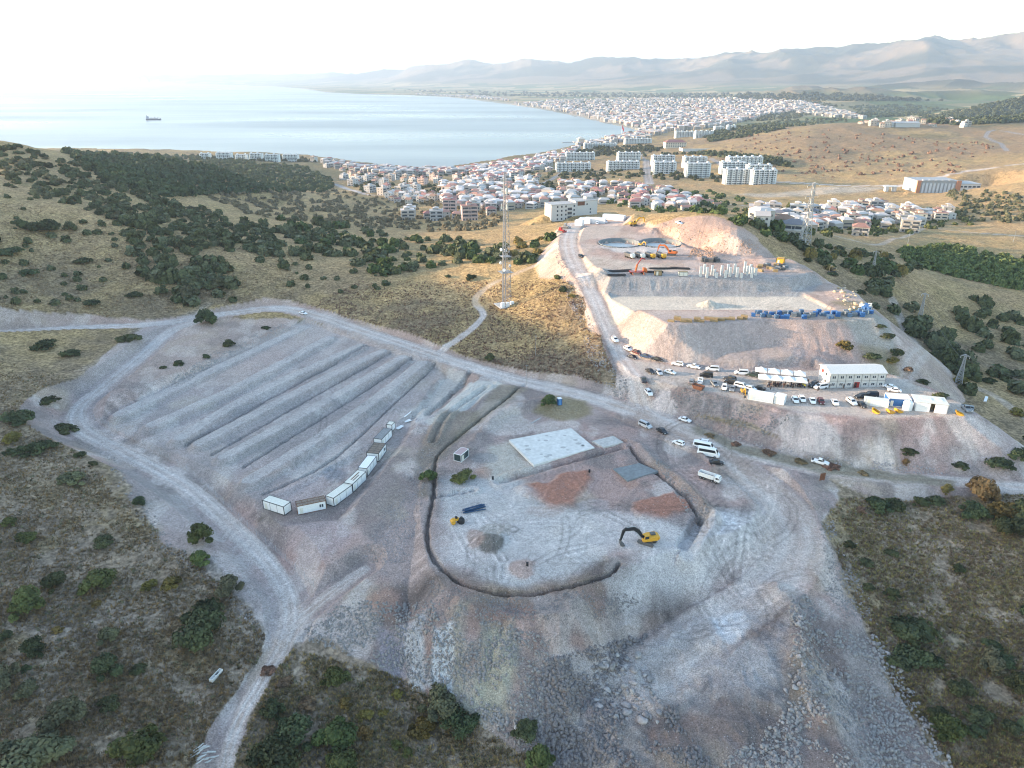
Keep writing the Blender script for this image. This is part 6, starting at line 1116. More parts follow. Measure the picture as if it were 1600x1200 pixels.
boulders([(1372,800),(1337,803),(1318,868),(1338,850),(1410,1075),(1430,1000),(1322,905),(160,722),(163,745),(185,760),(82,650),(205,772),(280,855),(383,966),(391,952)], (.5, .9), 'single pale boulder lying in the grass', 'boulders in the grass')
boulders(rnd([(1300,448),(1325,446),(1345,462),(1352,480),(1338,492),(1320,478),(1305,466)], 46), (.8, 1.9), 'large tan rock in the heap at the right corner of the platform', 'rock heap on the platform corner', STONET)
def rubble(name, P, n_, rr, lab, m=STONE):
    q = rnd(P, n_); p = ground_at(q[:, 0], q[:, 1]); p = p[~np.isnan(p[:, 0])]; cl = fbm(p[:, 0], p[:, 1], 5, 3, 400) + .25 * rs.random(len(p)); p = p[(cl > .56) & (mask_at(ROAD, p[:, 0], p[:, 1]) < .25)]; Vv, Ff, o = [], [], 0
    for x, y, z in p:
        v, f = ROCKS[4 + random.randrange(3)]; s = rr[0] * .8 + (rr[1] * 1.3 - rr[0] * .8) * random.random() ** 2.6; a = random.uniform(0, 6.3); c, q_ = math.cos(a) * s, math.sin(a) * s
        Vv.append(np.stack([v[:, 0] * c - v[:, 1] * q_ + x, v[:, 0] * q_ + v[:, 1] * c + y, v[:, 2] * s + z + s * .05], 1)); Ff.append(f + o); o += len(v)
    if Vv: tag(link(name, raw_mesh(name, np.concatenate(Vv), np.concatenate(Ff), m)), lab, 'rubble', None, 'stuff')
rubble('rubble', [(850,1030),(1010,990),(1060,1060),(1060,1130),(1120,1200),(850,1200),(830,1110)], 8000, (.12, .85), 'grey rubble around the boulder field', mat('dark_stone', (.20, .18, .178), .9, var=.3)); rubble('rubble', [(1230,900),(1290,960),(1360,980),(1440,1100),(1490,1200),(1120,1200),(1240,1100)], 9000, (.10, .7), 'grey rubble on the right bank'); rubble('rubble', [(1290,760),(1310,840),(1370,960),(1330,980),(1270,900)], 2600, (.08, .42), 'fine rubble on the bank below the right road')
rubble('rubble', [(470,960),(560,940),(700,940),(860,1000),(840,1190),(700,1080),(600,1045),(480,1000)], 8000, (.10, .62), 'mixed rubble on the left tip'); rubble('rubble', [(640,640),(680,690),(660,780),(640,880),(560,880),(600,800),(650,720)], 2600, (.08, .35), 'rubble along the outside of the ring trench'); rubble('rubble', [(660,900),(760,935),(900,925),(960,915),(1000,940),(960,965),(800,970),(680,940)], 3400, (.08, .38), 'rubble below the main pad edge'); rubble('rubble', [(1010,700),(1060,740),(1110,800),(1090,830),(1060,780)], 1600, (.08, .4), 'spoil lumps beside the straight trench')
rubble('rubble', [(265,595),(340,545),(440,505),(450,512),(350,560),(270,610)], 1600, (.12, .45), 'stone edging along the left terrace'); rubble('rubble', [(95,650),(165,720),(240,850),(400,980),(420,985),(270,840),(180,715),(110,650)], 1200, (.08, .4), 'stones at the edge of the gravel bank'); rubble('rubble', [(1020,610),(1070,605),(1240,650),(1180,690),(1100,670)], 2600, (.1, .45), 'stones on the bank below the parking pad'); rubble('rubble', [(930,520),(985,600),(1000,640),(960,620),(920,560),(885,440),(900,440)], 2200, (.12, .5), 'stones beside the climbing road'); rubble('rubble', [(1100,690),(1300,730),(1500,745),(1500,735),(1300,715),(1120,675)], 1800, (.1, .5), 'stones along the foot of the parking bank'); rubble('rubble', [(1000,345),(1100,350),(1210,385),(1150,400),(1080,385)], 700, (.15, .6), 'reddish lumps on the cut bank', mat('red_lumps', (.42, .27, .19), .95, var=.25)); rubble('rubble', [(1080,390),(1110,385),(1120,402),(1075,402)], 900, (.2, .7), 'reddish rubble beside the orange excavator', mat('red_lumps', (.42, .27, .19), .95)); rubble('rubble', [(870,350),(900,345),(905,370),(880,440),(910,500),(890,480),(868,400)], 1600, (.15, .6), 'stones on the left rim of the upper site')

# ------------------------------------------------------------------ fence beside the left road
def fence(P, label, step=5.0):
    S = smooth(P, 8); pts_ = ground_at(S[:, 0], S[:, 1]); L = np.concatenate([[0], np.cumsum(np.hypot(*np.diff(pts_[:, :2], axis=0).T))]); n_ = int(L[-1] / step); t = thing('wire_fence', label, 'fence', tuple(pts_[0])); prev = None; w_ = MB(); o = Vector(pts_[0])
    for k in range(n_ + 1):
        q = Vector((np.interp(k * step, L, pts_[:, 0]), np.interp(k * step, L, pts_[:, 1]), 0)); q.z = zat(q.x, q.y); q -= o; b = MB(); b.bar(q, q + Vector((0, 0, 2.1)), .05); b.bar(q + Vector((0, 0, 2.1)), q + Vector((.25, .1, 2.4)), .04); b.build('post', STEEL, t)
        if prev is not None:
            for h in (.4, .9, 1.4, 2.0): w_.bar(prev + Vector((0, 0, h)), q + Vector((0, 0, h)), .018, n=3)
        prev = q
    w_.build('wire', STEEL, t)
fence([(148,656),(200,682),(244,706),(300,742),(364,802),(410,845),(445,875),(492,920)], 'post and wire fence along the inner side of the left road'); fence([(476,505),(530,520),(580,535),(640,553),(700,570)], 'post and wire fence between the terraces and the main road'); fence([(188,646),(260,610),(340,570),(420,530),(474,506)], 'post and wire fence along the stone edge of the terraces')
# ------------------------------------------------------------------ masts and pylons
def lattice(t, zs, ws, r, mt, panels, cross=True, n=4):
    legs = [(1, 1), (-1, 1), (-1, -1), (1, -1)] if n == 4 else [(0, 1.15), (-1, -.6), (1, -.6)]
    for k, (a, b) in enumerate(legs):
        q = MB()
        for i in range(len(zs) - 1): q.bar((a * ws[i], b * ws[i], zs[i]), (a * ws[i+1], b * ws[i+1], zs[i+1]), r)
        q.build('leg', mt, t)
    br = MB(); z = np.linspace(zs[0], zs[-1], panels + 1); w_ = np.interp(z, zs, ws)
    for i in range(panels):
        for k in range(len(legs)):
            a, b = legs[k], legs[(k + 1) % len(legs)]
            br.bar((a[0] * w_[i], a[1] * w_[i], z[i]), (b[0] * w_[i+1], b[1] * w_[i+1], z[i+1]), r * .55, n=3); br.bar((a[0] * w_[i+1], a[1] * w_[i+1], z[i+1]), (b[0] * w_[i+1], b[1] * w_[i+1], z[i+1]), r * .5, n=3)
            if cross: br.bar((b[0] * w_[i], b[1] * w_[i], z[i]), (a[0] * w_[i+1], a[1] * w_[i+1], z[i+1]), r * .55, n=3)
    br.build('bracing', mt, t)
MAST = mat('mast_steel', (.30, .30, .31), .5, .3)
a = G(790, 477); t = thing('lattice_mast', 'tall lattice telecom mast standing alone in the sunlit field', 'mast', (a[0], a[1], a[2]), .4); HM = 62
lattice(t, [0, 22, HM], [2.4, 1.9, .75], .13, MAST, 26, n=3)
for z, w_ in ((16.5, 2.9), (24, 2.2)): q = MB(); q.box((0, 0, z), (w_ * 2, w_ * 2, .15)); [q.bar((s * w_, u * w_, z), (s * w_, u * w_, z + 1.1), .05) for s in (-1, 1) for u in (-1, 1)]; q.build('platform', MAST, t)
for k, (z, an) in enumerate([(19, .3), (20.5, 2.2), (18, 4.1), (26, 1.2), (27.5, 3.4), (47, .5), (47, 2.6), (47, 4.7), (54, .5), (54, 2.6), (54, 4.7)]):
    rr_ = np.interp(z, [0, 22, HM], [2.4, 1.9, .75]) + .5; c = (rr_ * math.cos(an), rr_ * math.sin(an), z)
    (MB().bar(c, (c[0] + .5 * math.cos(an), c[1] + .5 * math.sin(an), z), .75, n=14) if k < 5 else MB().box(c, (.35, .5, 2.4), an)).build('dish' if k < 5 else 'antenna', WHITE if k < 5 else CREAM, t)
MB().box((0, 0, .1), (9, 9, .3)).build('base_slab', CONC, t); MB().bar((0, 0, 0), (0, 0, HM * .85), .22, n=6).build('cable_ladder', MAST, t)
[MB().box((x, y, 1.2), (1.6, 1.4, 2.2)).build('equipment_cabinet', WHITE, t) for x, y in ((-2.5, -2.6), (2.4, -2.4), (-.2, -3.2))]
def pylon(px, py, H, label, rz, w0=1.4, arms=2):
    a = G(px, py); t = thing('pylon', label, 'pylon', (a[0], a[1], a[2] - .2), rz); lattice(t, [0, H * .7, H], [w0, w0 * .32, w0 * .2], .11 + .004 * H, STEEL, 9); tips = []
    for k in range(arms):
        z = H * (.96 - .17 * k); w_ = H * (.14 if arms > 1 else .12); q = MB(); [q.bar((s * w_, 0, z), (0, u * .3, z + .7), .09, n=3) for s in (-1, 1) for u in (-1, 1)]; q.bar((-w_, 0, z), (w_, 0, z), .11); q.build('cross_arm', STEEL, t); 
        for s in (-1, 1): MB().bar((s * w_, 0, z), (s * w_, 0, z - 1.0), .09, n=5).build('insulator', CREAM, t); tips.append(Vector((a[0] + s * w_ * math.cos(rz), a[1] + s * w_ * math.sin(rz), a[2] + z - 1.1)))
    return tips
pA = pylon(1256, 385, 36, 'tall pale lattice pylon on the rim behind the upper site', .5, 2.6, 3); pB = pylon(1363, 425, 12, 'small lattice pylon in the trees right of the rock heap', -.5, 1.0, 1); pC = pylon(1437, 497, 13, 'small lattice pylon among the gully trees', -.5, 1.1, 1); pD = pylon(1497, 600, 13, 'lattice pylon nearest the parking pad, at the right gully', -.5, 1.3, 1)
end = [Vector((pD[i].x + 60, pD[i].y - 75, pD[i].z - 7)) for i in range(2)]; st = [Vector((pB[i].x - 30, pB[i].y + 120, pB[i].z - 6)) for i in range(2)]
WIRE = mat('bare_cable', (.12, .12, .12), .5)
for A_, B_, lab in ((st, pB, 'power line cable running from the houses to the small pylon by the rock heap'), (pB, pC, 'power line cable between the two small pylons in the trees'), (pC, pD, 'power line cable above the gully to the nearest pylon'), (pD, end, 'power line cable leaving the nearest pylon towards the right edge')):
    for i in range(2):
        q = MB(); P = [A_[i].lerp(B_[i], k / 12) - Vector((0, 0, 1.6 * 4 * (k / 12) * (1 - k / 12))) for k in range(13)]; [q.bar(P[k] - P[0], P[k + 1] - P[0], .035, n=3) for k in range(12)]; o = tag(q.build('power_cable', WIRE), lab, 'cable', lab); o.location = P[0]
for px, py, h, lab in [(837,556,9,'thin pole in the brown field left of the climbing road'),(823,600,8,'thin pole at the edge of the main road'),(1583,378,9,'utility pole beside the far right field track'),(1328,350,8,'utility pole among the white houses'),(1418,382,9,'utility pole in the yellow field at right')]:
    a = G(px, py); o = tag(MB().bar((0, 0, -.3), (0, 0, h), .13, n=6, r2=.08).bar((-.6, 0, h - .4), (.6, 0, h - .4), .05).build('utility_pole', STEEL), lab, 'pole'); o.location = tuple(a)

# ------------------------------------------------------------------ white block at the back of the upper site
def facade(m, L, H, floors, cols, wmat=1, y=-.03, x0=0.0, ww=1.3, wh=1.3, skip=()):
    for f in range(floors):
        for c in range(cols):
            if (f, c) in skip: continue
            yield (x0 + L * (c + .5) / cols, y, H * (f + .52) / floors)
BROWNP = mat('brown_cladding', (.16, .075, .05), .7)
a = G(861, 345.5); b = G(900, 338); L = math.hypot(b[0]-a[0], b[1]-a[1]); rz = math.atan2(b[1]-a[1], b[0]-a[0]); t = thing('white_block', 'white five storey block at the back of the upper site, with brown roof panel', 'building', (a[0], a[1], min(a[2], b[2]) - .5), rz); H = 12.0
MB().box((L / 2, 6, H / 2), (L, 12, H)).build('wall', WALLP, t); MB().box((L / 2, 6, H + .2), (L + .4, 12.4, .5)).build('roof', GREYR, t)
for p in facade(None, L, H, 4, 6, skip=[(0, 4), (1, 4), (2, 4), (3, 4), (0, 0), (1, 0), (2, 0), (3, 0)]): MB().box(p, (1.2, .1, 1.35)).build('window', WIN, t)
for k in range(3): MB().box((L * .74, -.04, 2.2 + k * 3.2), (L * .17, .12, 1.8)).build('balcony_opening', WIN, t); MB().box((L * .74, -.5, 1.1 + k * 3.2), (L * .19, .9, .16)).build('balcony', WALLP, t)
ex = L + 9; MB().box((L + 9.2, 7.5, H * .56), (18.4, 13, H * 1.12)).build('tower_wall', WALLP, t); MB().box((L + 9.2, 7.5, H * 1.13), (18.8, 13.4, .5)).build('roof', GREYR, t); MB().box((L + 14, 8, H * 1.16 + .9), (6, 5, 1.8)).build('roof_house', GREYR, t); MB().box((L + 4.5, .95, H * .98), (6, .15, 2.8)).build('brown_panel', BROWNP, t)
for p in ((L + 12.5, .97, H * .6), (L + 12.5, .97, H * .4), (L + 9.5, .97, H * .92)): MB().box(p, (1.0, .1, 1.2)).build('window', WIN, t)

# big brick and glass hall on the far right
a = np.array([*W(1431, 301, -25), -25]); b = np.array([*W(1529, 302, -25), -25]); L = math.hypot(b[0]-a[0], b[1]-a[1]); rz = math.atan2(b[1]-a[1], b[0]-a[0]); t = thing('factory_hall', 'large hall with orange brick ends and pale fins beyond the houses', 'hall', (a[0], a[1], min(a[2], b[2]) - 1), rz); H = 15; Lm = L * .66
MB().box((Lm / 2, 20, H / 2), (Lm, 40, H)).build('wall', mat('hall_grey', (.35, .36, .37)), t); MB().box((1.2, -.6, H / 2 + .5), (4.5, 2, H + 1)).build('brick_pier', BRICK, t); MB().box((Lm - 1, -.6, H / 2 + .5), (5.5, 2, H + 1)).build('brick_pier', BRICK, t); MB().box((Lm / 2, 18, H + .3), (Lm + 1, 38, .6)).build('roof', mat('hall_roof', (.33, .34, .35)), t)
for k in range(9): MB().box((4.5 + (Lm - 9.5) * (k + .5) / 9, -.5, H * .42), ((Lm - 9.5) / 9 * .55, .8, H * .84)).build('fin', mat('fin_grey', (.52, .54, .56)), t)
for k in range(5): MB().box((5 + (Lm - 10) * (k + .5) / 5, 3, H + 1.0), ((Lm - 10) / 5 * .7, 4, 1.2)).build('roof_unit', GREYR, t)
MB().box((Lm + (L - Lm) / 2, 14, H * .4), (L - Lm, 30, H * .8)).build('annexe_wall', mat('annexe_pale', (.60, .58, .55)), t); MB().box((Lm + (L - Lm) / 2, 14, H * .8 + .3), (L - Lm + .6, 31, .6)).build('annexe_roof', GREYR, t); [MB().box((Lm + (L - Lm) * (k + .5) / 5, -1.1, H * .6), ((L - Lm) / 5 * .7, .3, 2)).build('window', WIN, t) for k in range(5)]

# ------------------------------------------------------------------ houses
def house_mesh(kind, wall, roof, seed):
    r = random.Random(seed); m = MB(); w_, d, h = {'villa': (10, 9, 6.2), 'row': (8, 9, 6.5), 'flat': (13, 11, 9.5), 'mid': (15, 12, 12.5), 'low': (12, 9, 3.6)}[kind]; m.box((0, 0, h / 2 - 1), (w_, d, h + 2)); fl = max(1, int(h / 3)); ov = .5
    if kind in ('villa', 'row', 'low'):
        rh = 2.2 if kind != 'low' else 1.4
        if kind == 'villa': m.add([(-w_/2-ov, -d/2-ov, h), (w_/2+ov, -d/2-ov, h), (w_/2+ov, d/2+ov, h), (-w_/2-ov, d/2+ov, h), (-w_*.15, 0, h+rh), (w_*.15, 0, h+rh)], [(0,1,5,4),(1,2,5),(2,3,4,5),(3,0,4),(0,3,2,1)], 1)
        else: m.add([(-w_/2-.2, -d/2-ov, h), (w_/2+.2, -d/2-ov, h), (w_/2+.2, d/2+ov, h), (-w_/2-.2, d/2+ov, h), (-w_/2-.2, 0, h+rh), (w_/2+.2, 0, h+rh)], [(0,1,5,4),(1,2,5),(2,3,4,5),(3,0,4),(0,3,2,1)], 1)
        m.box((w_ * .25, d * .15, h + rh), (.8, .8, 1.6))
    else:
        m.box((0, 0, h + .25), (w_ + .6, d + .6, .35), 0, 1 if r.random() < .6 else 0)
        m.box((r.uniform(-2, 2), r.uniform(-1, 1), h + 1.3), (4, 4, 2.2)); m.box((r.uniform(-4, 4), 2, h + .9), (1.6, 2.2, .9), mi=3)
        if r.random() < .6: m.add([(-2.8, -3, h + 2.4), (3, -3, h + 2.4), (3, 3, h + 2.4), (-2.8, 3, h + 2.4), (0, 0, h + 3.6)], [(0,1,4),(1,2,4),(2,3,4),(3,0,4)], 1)
    nc = int(w_ / 3)
    for f in range(fl):
        z = 1.6 + f * (h / fl)
        for c in range(nc):
            x = -w_ / 2 + w_ * (c + .5) / nc
            for s in (-1, 1): m.box((x, s * (d / 2 + .02), z), (1.3, .1, 1.5), mi=2)
        for c in range(2):
            for s in (-1, 1): m.box((s * (w_ / 2 + .02), -d / 4 + c * d / 2, z), (.1, 1.3, 1.4), mi=2)
        if f and kind in ('flat', 'mid', 'villa'):
            for s in (-1, 1): m.box((s * w_ * .22, -d / 2 - .6, z - 1.1), (w_ * .3, 1.2, .9), mi=0); m.box((s * w_ * .22, -d / 2 - .1, z + .1), (w_ * .26, .3, 1.4), mi=2)
    me = bpy.data.meshes.new('house'); me.from_pydata(m.v, [], m.f); [me.materials.append(x) for x in (wall, roof, WIN, GREYR)]; me.polygons.foreach_set('material_index', m.m); return me
HM_ = {}
CREAMW = mat('cream_plaster', (.62, .54, .44), .85, objvar=.12); PINKW = mat('pink_plaster', (.58, .46, .41), .85, objvar=.12); GREYW = mat('grey_plaster', (.45, .45, .45), .85, objvar=.15); PALER = mat('pale_roof', (.55, .50, .47), .8, objvar=.2); SLATE = mat('slate_roof', (.17, .17, .19), .7)
for k, (kd, wl, rf) in {'villa': ('villa', WALLW, TILE), 'villa_cream': ('villa', CREAMW, TILE), 'row': ('row', WALLW, TILE), 'row_pale': ('row', WALLP, PALER), 'flat': ('flat', WALLW, PALER), 'flat_cream': ('flat', CREAMW, TILE), 'flat_grey': ('flat', GREYW, GREYR), 'mid': ('mid', WALLP, TILE), 'mid_pink': ('mid', PINKW, TILE), 'low': ('low', WALLW, TILE), 'slate': ('villa', WALLP, SLATE)}.items(): HM_[k] = [house_mesh(kd, wl, rf, 30 + i) for i in range(2)]
HOUSES = [ # polygon, tries, kinds, min gap, heading, scale, label, group
 ([(480,248),(530,255),(560,266),(640,268),(720,270),(720,285),(640,292),(600,286),(540,290),(525,272)], 400, 'flat mid flat_cream mid_pink flat_grey villa', 16, -.5, .85, 'house block in the cluster on the near side of the bay, left part of town', 'left cluster of town houses'),
 ([(540,278),(640,282),(660,300),(640,310),(560,303)], 160, 'flat villa flat_grey row', 17, -.4, 1, 'house near the pine wood at the left edge of town', 'houses by the pine wood'),
 ([(600,306),(640,302),(690,310),(680,318),(620,320)], 150, 'row_pale row', 11, -.25, .85, 'small white row house in the dense terrace below the left cluster', 'white terrace below the town'),
 ([(700,276),(760,262),(830,252),(870,242),(905,232),(880,255),(850,282),(800,288),(740,292)], 420, 'mid flat flat_cream flat_grey mid_pink villa', 16, .35, .88, 'house block climbing the shore slope in the middle of town', 'shore slope houses'),
 ([(690,286),(760,288),(830,284),(850,300),(820,308),(760,312),(710,318),(690,305)], 330, 'villa row flat row_pale villa_cream', 13, .1, .9, 'pale house with tiled roof in the middle terraces of town', 'middle terrace houses'),
 ([(700,315),(780,312),(840,306),(900,304),(910,312),(860,322),(800,330),(720,328)], 260, 'row row_pale villa', 12, .1, .9, 'pinkish row house in the lines behind the lattice mast', 'row houses behind the mast'),
 ([(620,335),(680,332),(760,322),(780,338),(720,346),(640,346)], 70, 'mid_pink flat_grey flat villa', 20, .1, 1, 'large pinkish house at the lower edge of town', 'lower edge houses'),
 ([(870,284),(960,288),(1040,296),(1045,306),(990,314),(930,306),(870,300)], 230, 'villa villa_cream low row', 14, .05, .95, 'terracotta roofed house below the apartment blocks', 'terracotta roofed houses'),
 ([(985,316),(1060,312),(1130,322),(1080,329),(990,328)], 90, 'low row row_pale', 15, .1, 1, 'low pinkish house behind the white tents', 'low houses behind the tents'),
 ([(1170,345),(1200,328),(1240,330),(1300,322),(1310,350),(1260,362),(1200,356)], 90, 'villa slate flat row_pale villa_cream', 16, -.3, 1, 'white house in the garden estate right of the cut bank', 'garden estate houses'),
 ([(1300,330),(1360,322),(1420,325),(1480,335),(1490,345),(1420,352),(1340,356)], 120, 'flat flat_cream villa row_pale', 15, -.2, 1, 'pale house in the estate before the brick hall', 'estate before the hall')]
nh = 0
for (P, n_, ks, gap, hd, sc, lab, grp), capn in zip(HOUSES, [32, 20, 26, 38, 40, 32, 12, 30, 18, 24, 24]):
    nk = 0
    q = in_poly_px(P, n_, rs); p = ground_at(q[:, 0], q[:, 1]); ks = ks.split()
    for i in thin(p, gap):
        x, y, z = p[i]
        if nk >= capn or z < -74 or mask_at(ROAD, x, y) > .4: continue
        k = ks[rs.integers(len(ks))]; o = tag(link('house', HM_[k][rs.integers(2)]), lab, 'house', grp); o.location = (x, y, z - .2); o.rotation_euler = (0, 0, hd + rs.choice([0, 1.571]) + rs.uniform(-.12, .12)); o.scale = (sc * rs.uniform(.85, 1.1), sc * rs.uniform(.85, 1.1), sc * rs.uniform(.85, 1.12)); nk += 1
for px, py, k, lab, s in [(1222,358,'villa','red roofed villa with white walls above the rim trees',1.1),(1238,368,'slate','white gabled house half hidden by the rim trees',1.2),(1343,368,'villa','detached white house with red roof at the field edge',1.2),(1306,352,'villa','red roofed white house in the middle of the estate',1.2),(1420,362,'flat','white house set apart below the balcony blocks',1.1),(1284,350,'slate','white house left of the red roofed one in the estate',1.1)]:
    a = G(px, py); o = tag(link('house', HM_[k][0]), lab, 'house'); o.location = tuple(a); o.rotation_euler = (0, 0, -.4); o.scale = (s,) * 3

# apartment slabs: bays standing forward of a long wall, flat roof, bands of windows
def apartment(px0, px1, py, floors, label, group=None, wall=BLOCKW):
    a = G(px0, py); b = G(px1, py)
    if np.isnan(a[0]) or np.isnan(b[0]): return
    d0 = min(dep(a), dep(b)); 
    L = (px1 - px0) * dep((a + b) / 2) / F; c = (a + b) / 2; rz = .06; H = floors * 2.9; z0 = min(a[2], b[2]) - 1.5; t = thing('apartment_block', label, 'apartment block', (c[0], c[1], z0), rz, group); H += 1.5; nb = max(3, int(L / 6.5)); bw = L / nb
    MB().box((0, 7, H / 2), (L, 12, H)).build('wall', wall, t); MB().box((0, 7, H + .3), (L + .4, 12.4, .6)).build('roof', GREYR, t)
    for k in range(nb):
        x = -L / 2 + bw * (k + .5); st_ = (k % 2) * .9; MB().box((x, .6 - st_, H / 2 + .2), (bw * .5, 2.2, H + .4)).build('bay', wall, t)
        w_ = MB(); [w_.box((x, -.52 - st_, 1.5 + f * 2.9 + 1.4), (bw * .32, .12, 1.3)) for f in range(floors)]; w_.build('window_bay', WIN, t)
        q = MB(); [q.box((x + bw * .5 if k < nb - 1 else x - bw * .5, .85, 1.5 + f * 2.9 + 1.5), (bw * .42, .35, 1.6)) for f in range(floors)]; q.build('balcony_recess', WIN, t)
    for k in range(0, nb, 2): MB().box((-L / 2 + bw * (k + .5), 6, H + 1.5), (3, 4, 2.4)).build('lift_house', wall, t)
    return t
for a in [(869,924,268,6,'apartment block nearest the shore street, front row leftmost'),(884,930,251,6,'apartment block behind the leftmost front one'),(949,1000,266,6,'wide apartment block second from left in the front row'),(965,1001,252,6,'apartment block behind the second front one'),(1020,1057,272,7,'front apartment block just right of the straight avenue'),(1019,1055,256.5,6,'apartment block behind the one right of the avenue'),(1071,1110,277,7,'front apartment block fourth from left'),(1068,1105,260,6,'apartment block behind the fourth front one'),(1132,1173,288,7,'front apartment block of the right group, left half'),(1174,1213,288.5,7,'front apartment block of the right group, right half'),(1126,1165,271,6,'middle apartment block of the right group, left side'),(1168,1206,273,5,'middle apartment block of the right group, right side'),(1136,1192,262,6,'rear apartment block of the right group'),
 (913,965,231,5,'apartment block on the shore terrace, left of the flag'),(976,1019,225,5,'apartment block on the shore terrace right of the flag'),(1055,1084,215,6,'tall block at the pine belt behind the school, left one'),(1086,1115,214,6,'tall block at the pine belt behind the school, right one'),(1116,1132,206,5,'slim tower block at the top of the pine belt, left one'),(1136,1150,204,5,'slim tower block at the top of the pine belt, right one'),
 (312,328,249,4,'small white block on the left coast, leftmost'),(338,362,250,5,'small white block on the left coast, second'),(368,386,251,4,'small white block on the left coast, third'),(390,410,251,5,'small white block on the left coast, fourth'),(414,436,252,5,'small white block on the left coast, fifth'),(442,466,252,5,'small white block on the left coast, rightmost')]: apartment(*a)
# school with red roof
a = G(1056, 231); t = thing('school', 'large cream building with red hipped roof above the apartments', 'school', tuple(a - np.array([0, 0, 1])), .1); MB().box((0, 10, 6), (48, 20, 13)).build('wall', CREAMW, t); MB().add([(-25, -.8, 12.6), (25, -.8, 12.6), (25, 21, 12.6), (-25, 21, 12.6), (-14, 10, 18), (14, 10, 18)], [(0,1,5,4),(1,2,5),(2,3,4,5),(3,0,4),(0,3,2,1)]).build('roof', TILE, t)
for k in range(9):
    for z in (3.5, 7, 10.5): MB().box((-21 + k * 5.2, -.05, z), (2.6, .15, 1.8)).build('window', WIN, t)
a = G(1090, 236); t = tag(MB().box((0, 0, 2), (62, .5, 6)).box((31, 15, 2), (.5, 30, 6)).box((-31, 15, 2), (.5, 30, 6)).build('retaining_wall', WALLP), 'pale walled yard beside the red roofed school', 'wall'); t.location = tuple(a); t.rotation_euler = (0, 0, .05)
# village and works on the far right crest
vill = []
for k in range(26):
    p = G(rs.uniform(1335, 1510), rs.uniform(190, 199)); o = tag(link('house', HM_[['low', 'row', 'flat', 'row_pale'][k % 4]][0]), 'small pale house in the village on the far crest', 'house', 'village on the crest'); o.location = tuple(p); o.rotation_euler = (0, 0, rs.uniform(0, 3)); o.scale = (1.2,) * 3
a = G(1418, 199); t = thing('warehouse', 'white warehouse in front of the village on the crest', 'warehouse', tuple(a), .05); MB().box((0, 10, 4), (55, 20, 9)).build('wall', WALLP, t); MB().add([(-28, -.6, 8.5), (28, -.6, 8.5), (28, 20.6, 8.5), (-28, 20.6, 8.5), (-28, 10, 12), (28, 10, 12)], [(0,1,5,4),(1,2,5),(2,3,4,5),(3,0,4),(0,3,2,1)]).build('roof', GREYR, t)
a = G(1390, 299); t = thing('gatehouse', 'small white gatehouse at the road before the brick hall', 'gatehouse', tuple(a), 0); MB().box((-5, 0, 3), (4, 5, 6)).box((5, 0, 3), (4, 5, 6)).build('wall', WALLP, t); MB().box((0, 0, 6.4), (17, 6, 1)).build('roof', WHITE, t)

# far town on the plain: thousands of houses, one mass
FARW = mat('far_wall', (.40, .38, .36), .9, var=.15, scale=.02); FARC = mat('far_cream', (.38, .33, .27), .9, var=.15, scale=.02)
def mass_town(P, n_, lab, s0=9, s1=16, h0=6, h1=15, gap=9):
    q = in_poly_px(P, n_, rs); p = ground_at(q[:, 0], q[:, 1]); ok = [i for i in thin(p, gap) if p[i][2] > -74.2 and landd(p[i][0], p[i][1]) > 25]; m = MB()
    for i in ok:
        x, y, z = p[i]; w_, d, h = random.uniform(s0, s1), random.uniform(s0, s1), random.uniform(h0, h1); rz = random.choice([0, .3, -.4]) ; k = random.choice([0, 0, 0, 1, 1, 2]); m.box((x, y, z + h / 2 - 1), (w_, d, h + 2), rz, k); m.box((x, y, z + h + .8), (w_ * 1.06, d * 1.06, 1.6), rz, random.choice([3, 4, 6, 6]), taper=.5)
        for f in range(int(h / 3)): m.box((x, y, z + 1.8 + f * 3), (w_ * 1.01, d * .7, 1.2), rz, 5); m.box((x, y, z + 1.8 + f * 3), (w_ * .7, d * 1.01, 1.2), rz, 5)
    if m.v:
        me = bpy.data.meshes.new('distant_town'); me.from_pydata(m.v, [], m.f); [me.materials.append(x) for x in (FARW, WALLW, FARC, TILE, GREYR, WIN, PALER)]; me.polygons.foreach_set('material_index', m.m); tag(link('distant_town', me), lab, 'town', None, 'stuff')
mass_town([(1000,206),(960,196),(930,189),(890,180),(850,172),(800,163),(860,158),(1000,155),(1130,155),(1250,160),(1300,170),(1200,180),(1140,196),(1060,206)], 3300, 'the distant town spread over the plain round the bay', 12, 24, 7, 18, 14)
mass_town([(640,147),(760,150),(800,158),(760,155)], 200, 'far houses along the opposite shore', 14, 26, 6, 12, 20)
mass_town([(1240,160),(1330,176),(1350,186),(1300,184),(1240,176)], 350, 'white houses at the right end of the distant town', 12, 20, 6, 14, 12)
mass_town([(900,229),(960,216),(1010,206),(1040,208),(1010,216),(950,226)], 160, 'small buildings along the near shore behind the flag', 10, 18, 6, 12, 10)
mass_town([(500,252),(560,261),(640,266),(740,266),(740,272),(600,276),(520,262)], 260, 'close packed roofs at the water edge', 9, 14, 6, 11, 8)
mass_town([(740,264),(820,252),(880,240),(905,233),(880,252),(800,280),(740,290)], 420, 'close packed roofs on the shore slope', 9, 14, 6, 11, 8)
mass_town([(690,286),(760,288),(830,284),(850,300),(900,304),(910,316),(800,330),(700,325),(690,305)], 330, 'smaller houses filling the gaps in the middle of town', 8, 13, 5, 9, 11)
mass_town([(870,284),(960,288),(1045,298),(1110,318),(1060,326),(980,324),(900,310)], 120, 'smaller houses and sheds below the apartment blocks', 8, 13, 4, 7, 14)
mass_town([(1170,345),(1240,330),(1360,322),(1490,340),(1420,354),(1260,362)], 90, 'smaller houses filling the estate at right', 8, 13, 4, 8, 14)
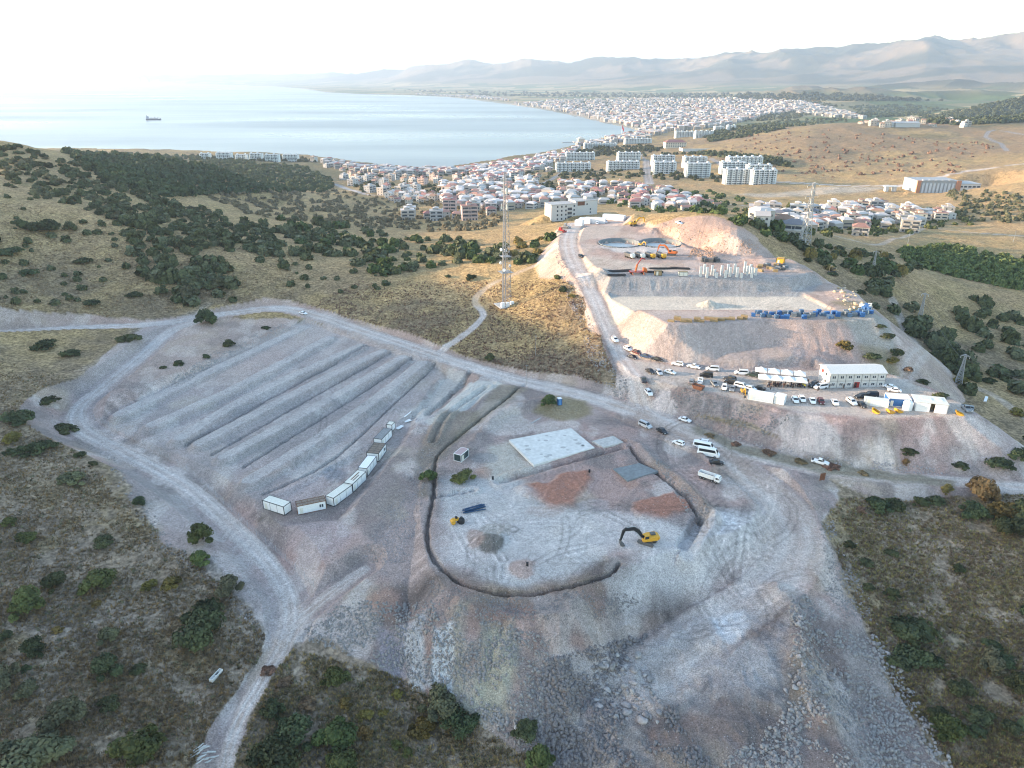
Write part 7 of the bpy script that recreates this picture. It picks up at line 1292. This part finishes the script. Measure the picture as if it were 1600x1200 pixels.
# big flag, pier house, ship
a = G(971, 214); t = thing('flag', 'huge red flag on a tall pole at the shore', 'flag', tuple(a), 0); MB().bar((0, 0, 0), (0, 0, 38), .6, n=8, r2=.3).build('pole', WHITE, t); f = MB(); n_ = 8
FV = []; 
for k in range(n_ + 1):
    x = .4 + k * 1.5; w_ = math.sin(k * .9) * .9; FV += [(x * .55, w_, 37.5 - x * 1.15), (x * .55 + .4, w_, 37.5 - x * 1.15 - 11)]
f.add(FV, [(2*k, 2*k+2, 2*k+3, 2*k+1) for k in range(n_)]); fo = f.build('cloth', mat('flag_red', (.55, .02, .03), .7), t); so_ = fo.modifiers.new('thick', 'SOLIDIFY'); so_.thickness = .08
wx, wy = W(906, 222.5, -75); t = thing('pier_house', 'cream pier building standing in the water off the shore', 'pier building', (wx, wy, -75), .2); MB().box((0, 0, 1), (42, 22, 2.5)).build('deck', CONC, t); MB().box((3, 0, 6), (20, 16, 8)).build('wall', CREAMW, t); MB().add([(-9, -10, 10), (15, -10, 10), (15, 10, 10), (-9, 10, 10), (3, 0, 17)], [(0,1,4),(1,2,4),(2,3,4),(3,0,4),(0,3,2,1)]).build('roof', CREAMW, t); MB().box((-36, 0, 1), (40, 4, 1.2)).build('jetty', CONC, t)
wx, wy = W(240, 187.5, -75); s = dep(np.array([wx, wy, -75])) / F * 22; t = thing('cargo_ship', 'dark cargo ship lying at anchor on the bay', 'ship', (wx, wy, -75), .12); HULL = mat('ship_hull', (.035, .05, .085), .6); L = s; hw = L * .085
def sec(x, w_, zt): return [(x, -w_ * .6, -L * .03), (x, w_ * .6, -L * .03), (x, w_, L * .03), (x, w_, zt), (x, -w_, zt), (x, -w_, L * .03)]
MB().loft([sec(-L * .5, hw * .8, L * .085), sec(-L * .4, hw, L * .075), sec(L * .3, hw, L * .072), sec(L * .44, hw * .6, L * .095), sec(L * .52, hw * .05, L * .11)]).build('hull', HULL, t)
b = MB(); b.box((-L * .38, 0, L * .14), (L * .15, hw * 1.8, L * .15)); b.box((-L * .37, 0, L * .235), (L * .10, hw * 1.9, L * .05)); b.build('bridge_house', mat('ship_pale', (.30, .33, .40)), t); MB().bar((-L * .43, 0, L * .2), (-L * .43, 0, L * .31), L * .022, n=10).build('funnel', HULL, t); [MB().bar((x, 0, L * .07), (x, 0, L * .21), L * .009).bar((x, 0, L * .19), (x + L * .1, 0, L * .14), L * .006).build('crane', HULL, t) for x in (-L * .15, L * .08, L * .3)]; [MB().box((x, 0, L * .09), (L * .16, hw * 1.4, L * .03)).build('hatch', HULL, t) for x in (-L * .18, 0, L * .2)]
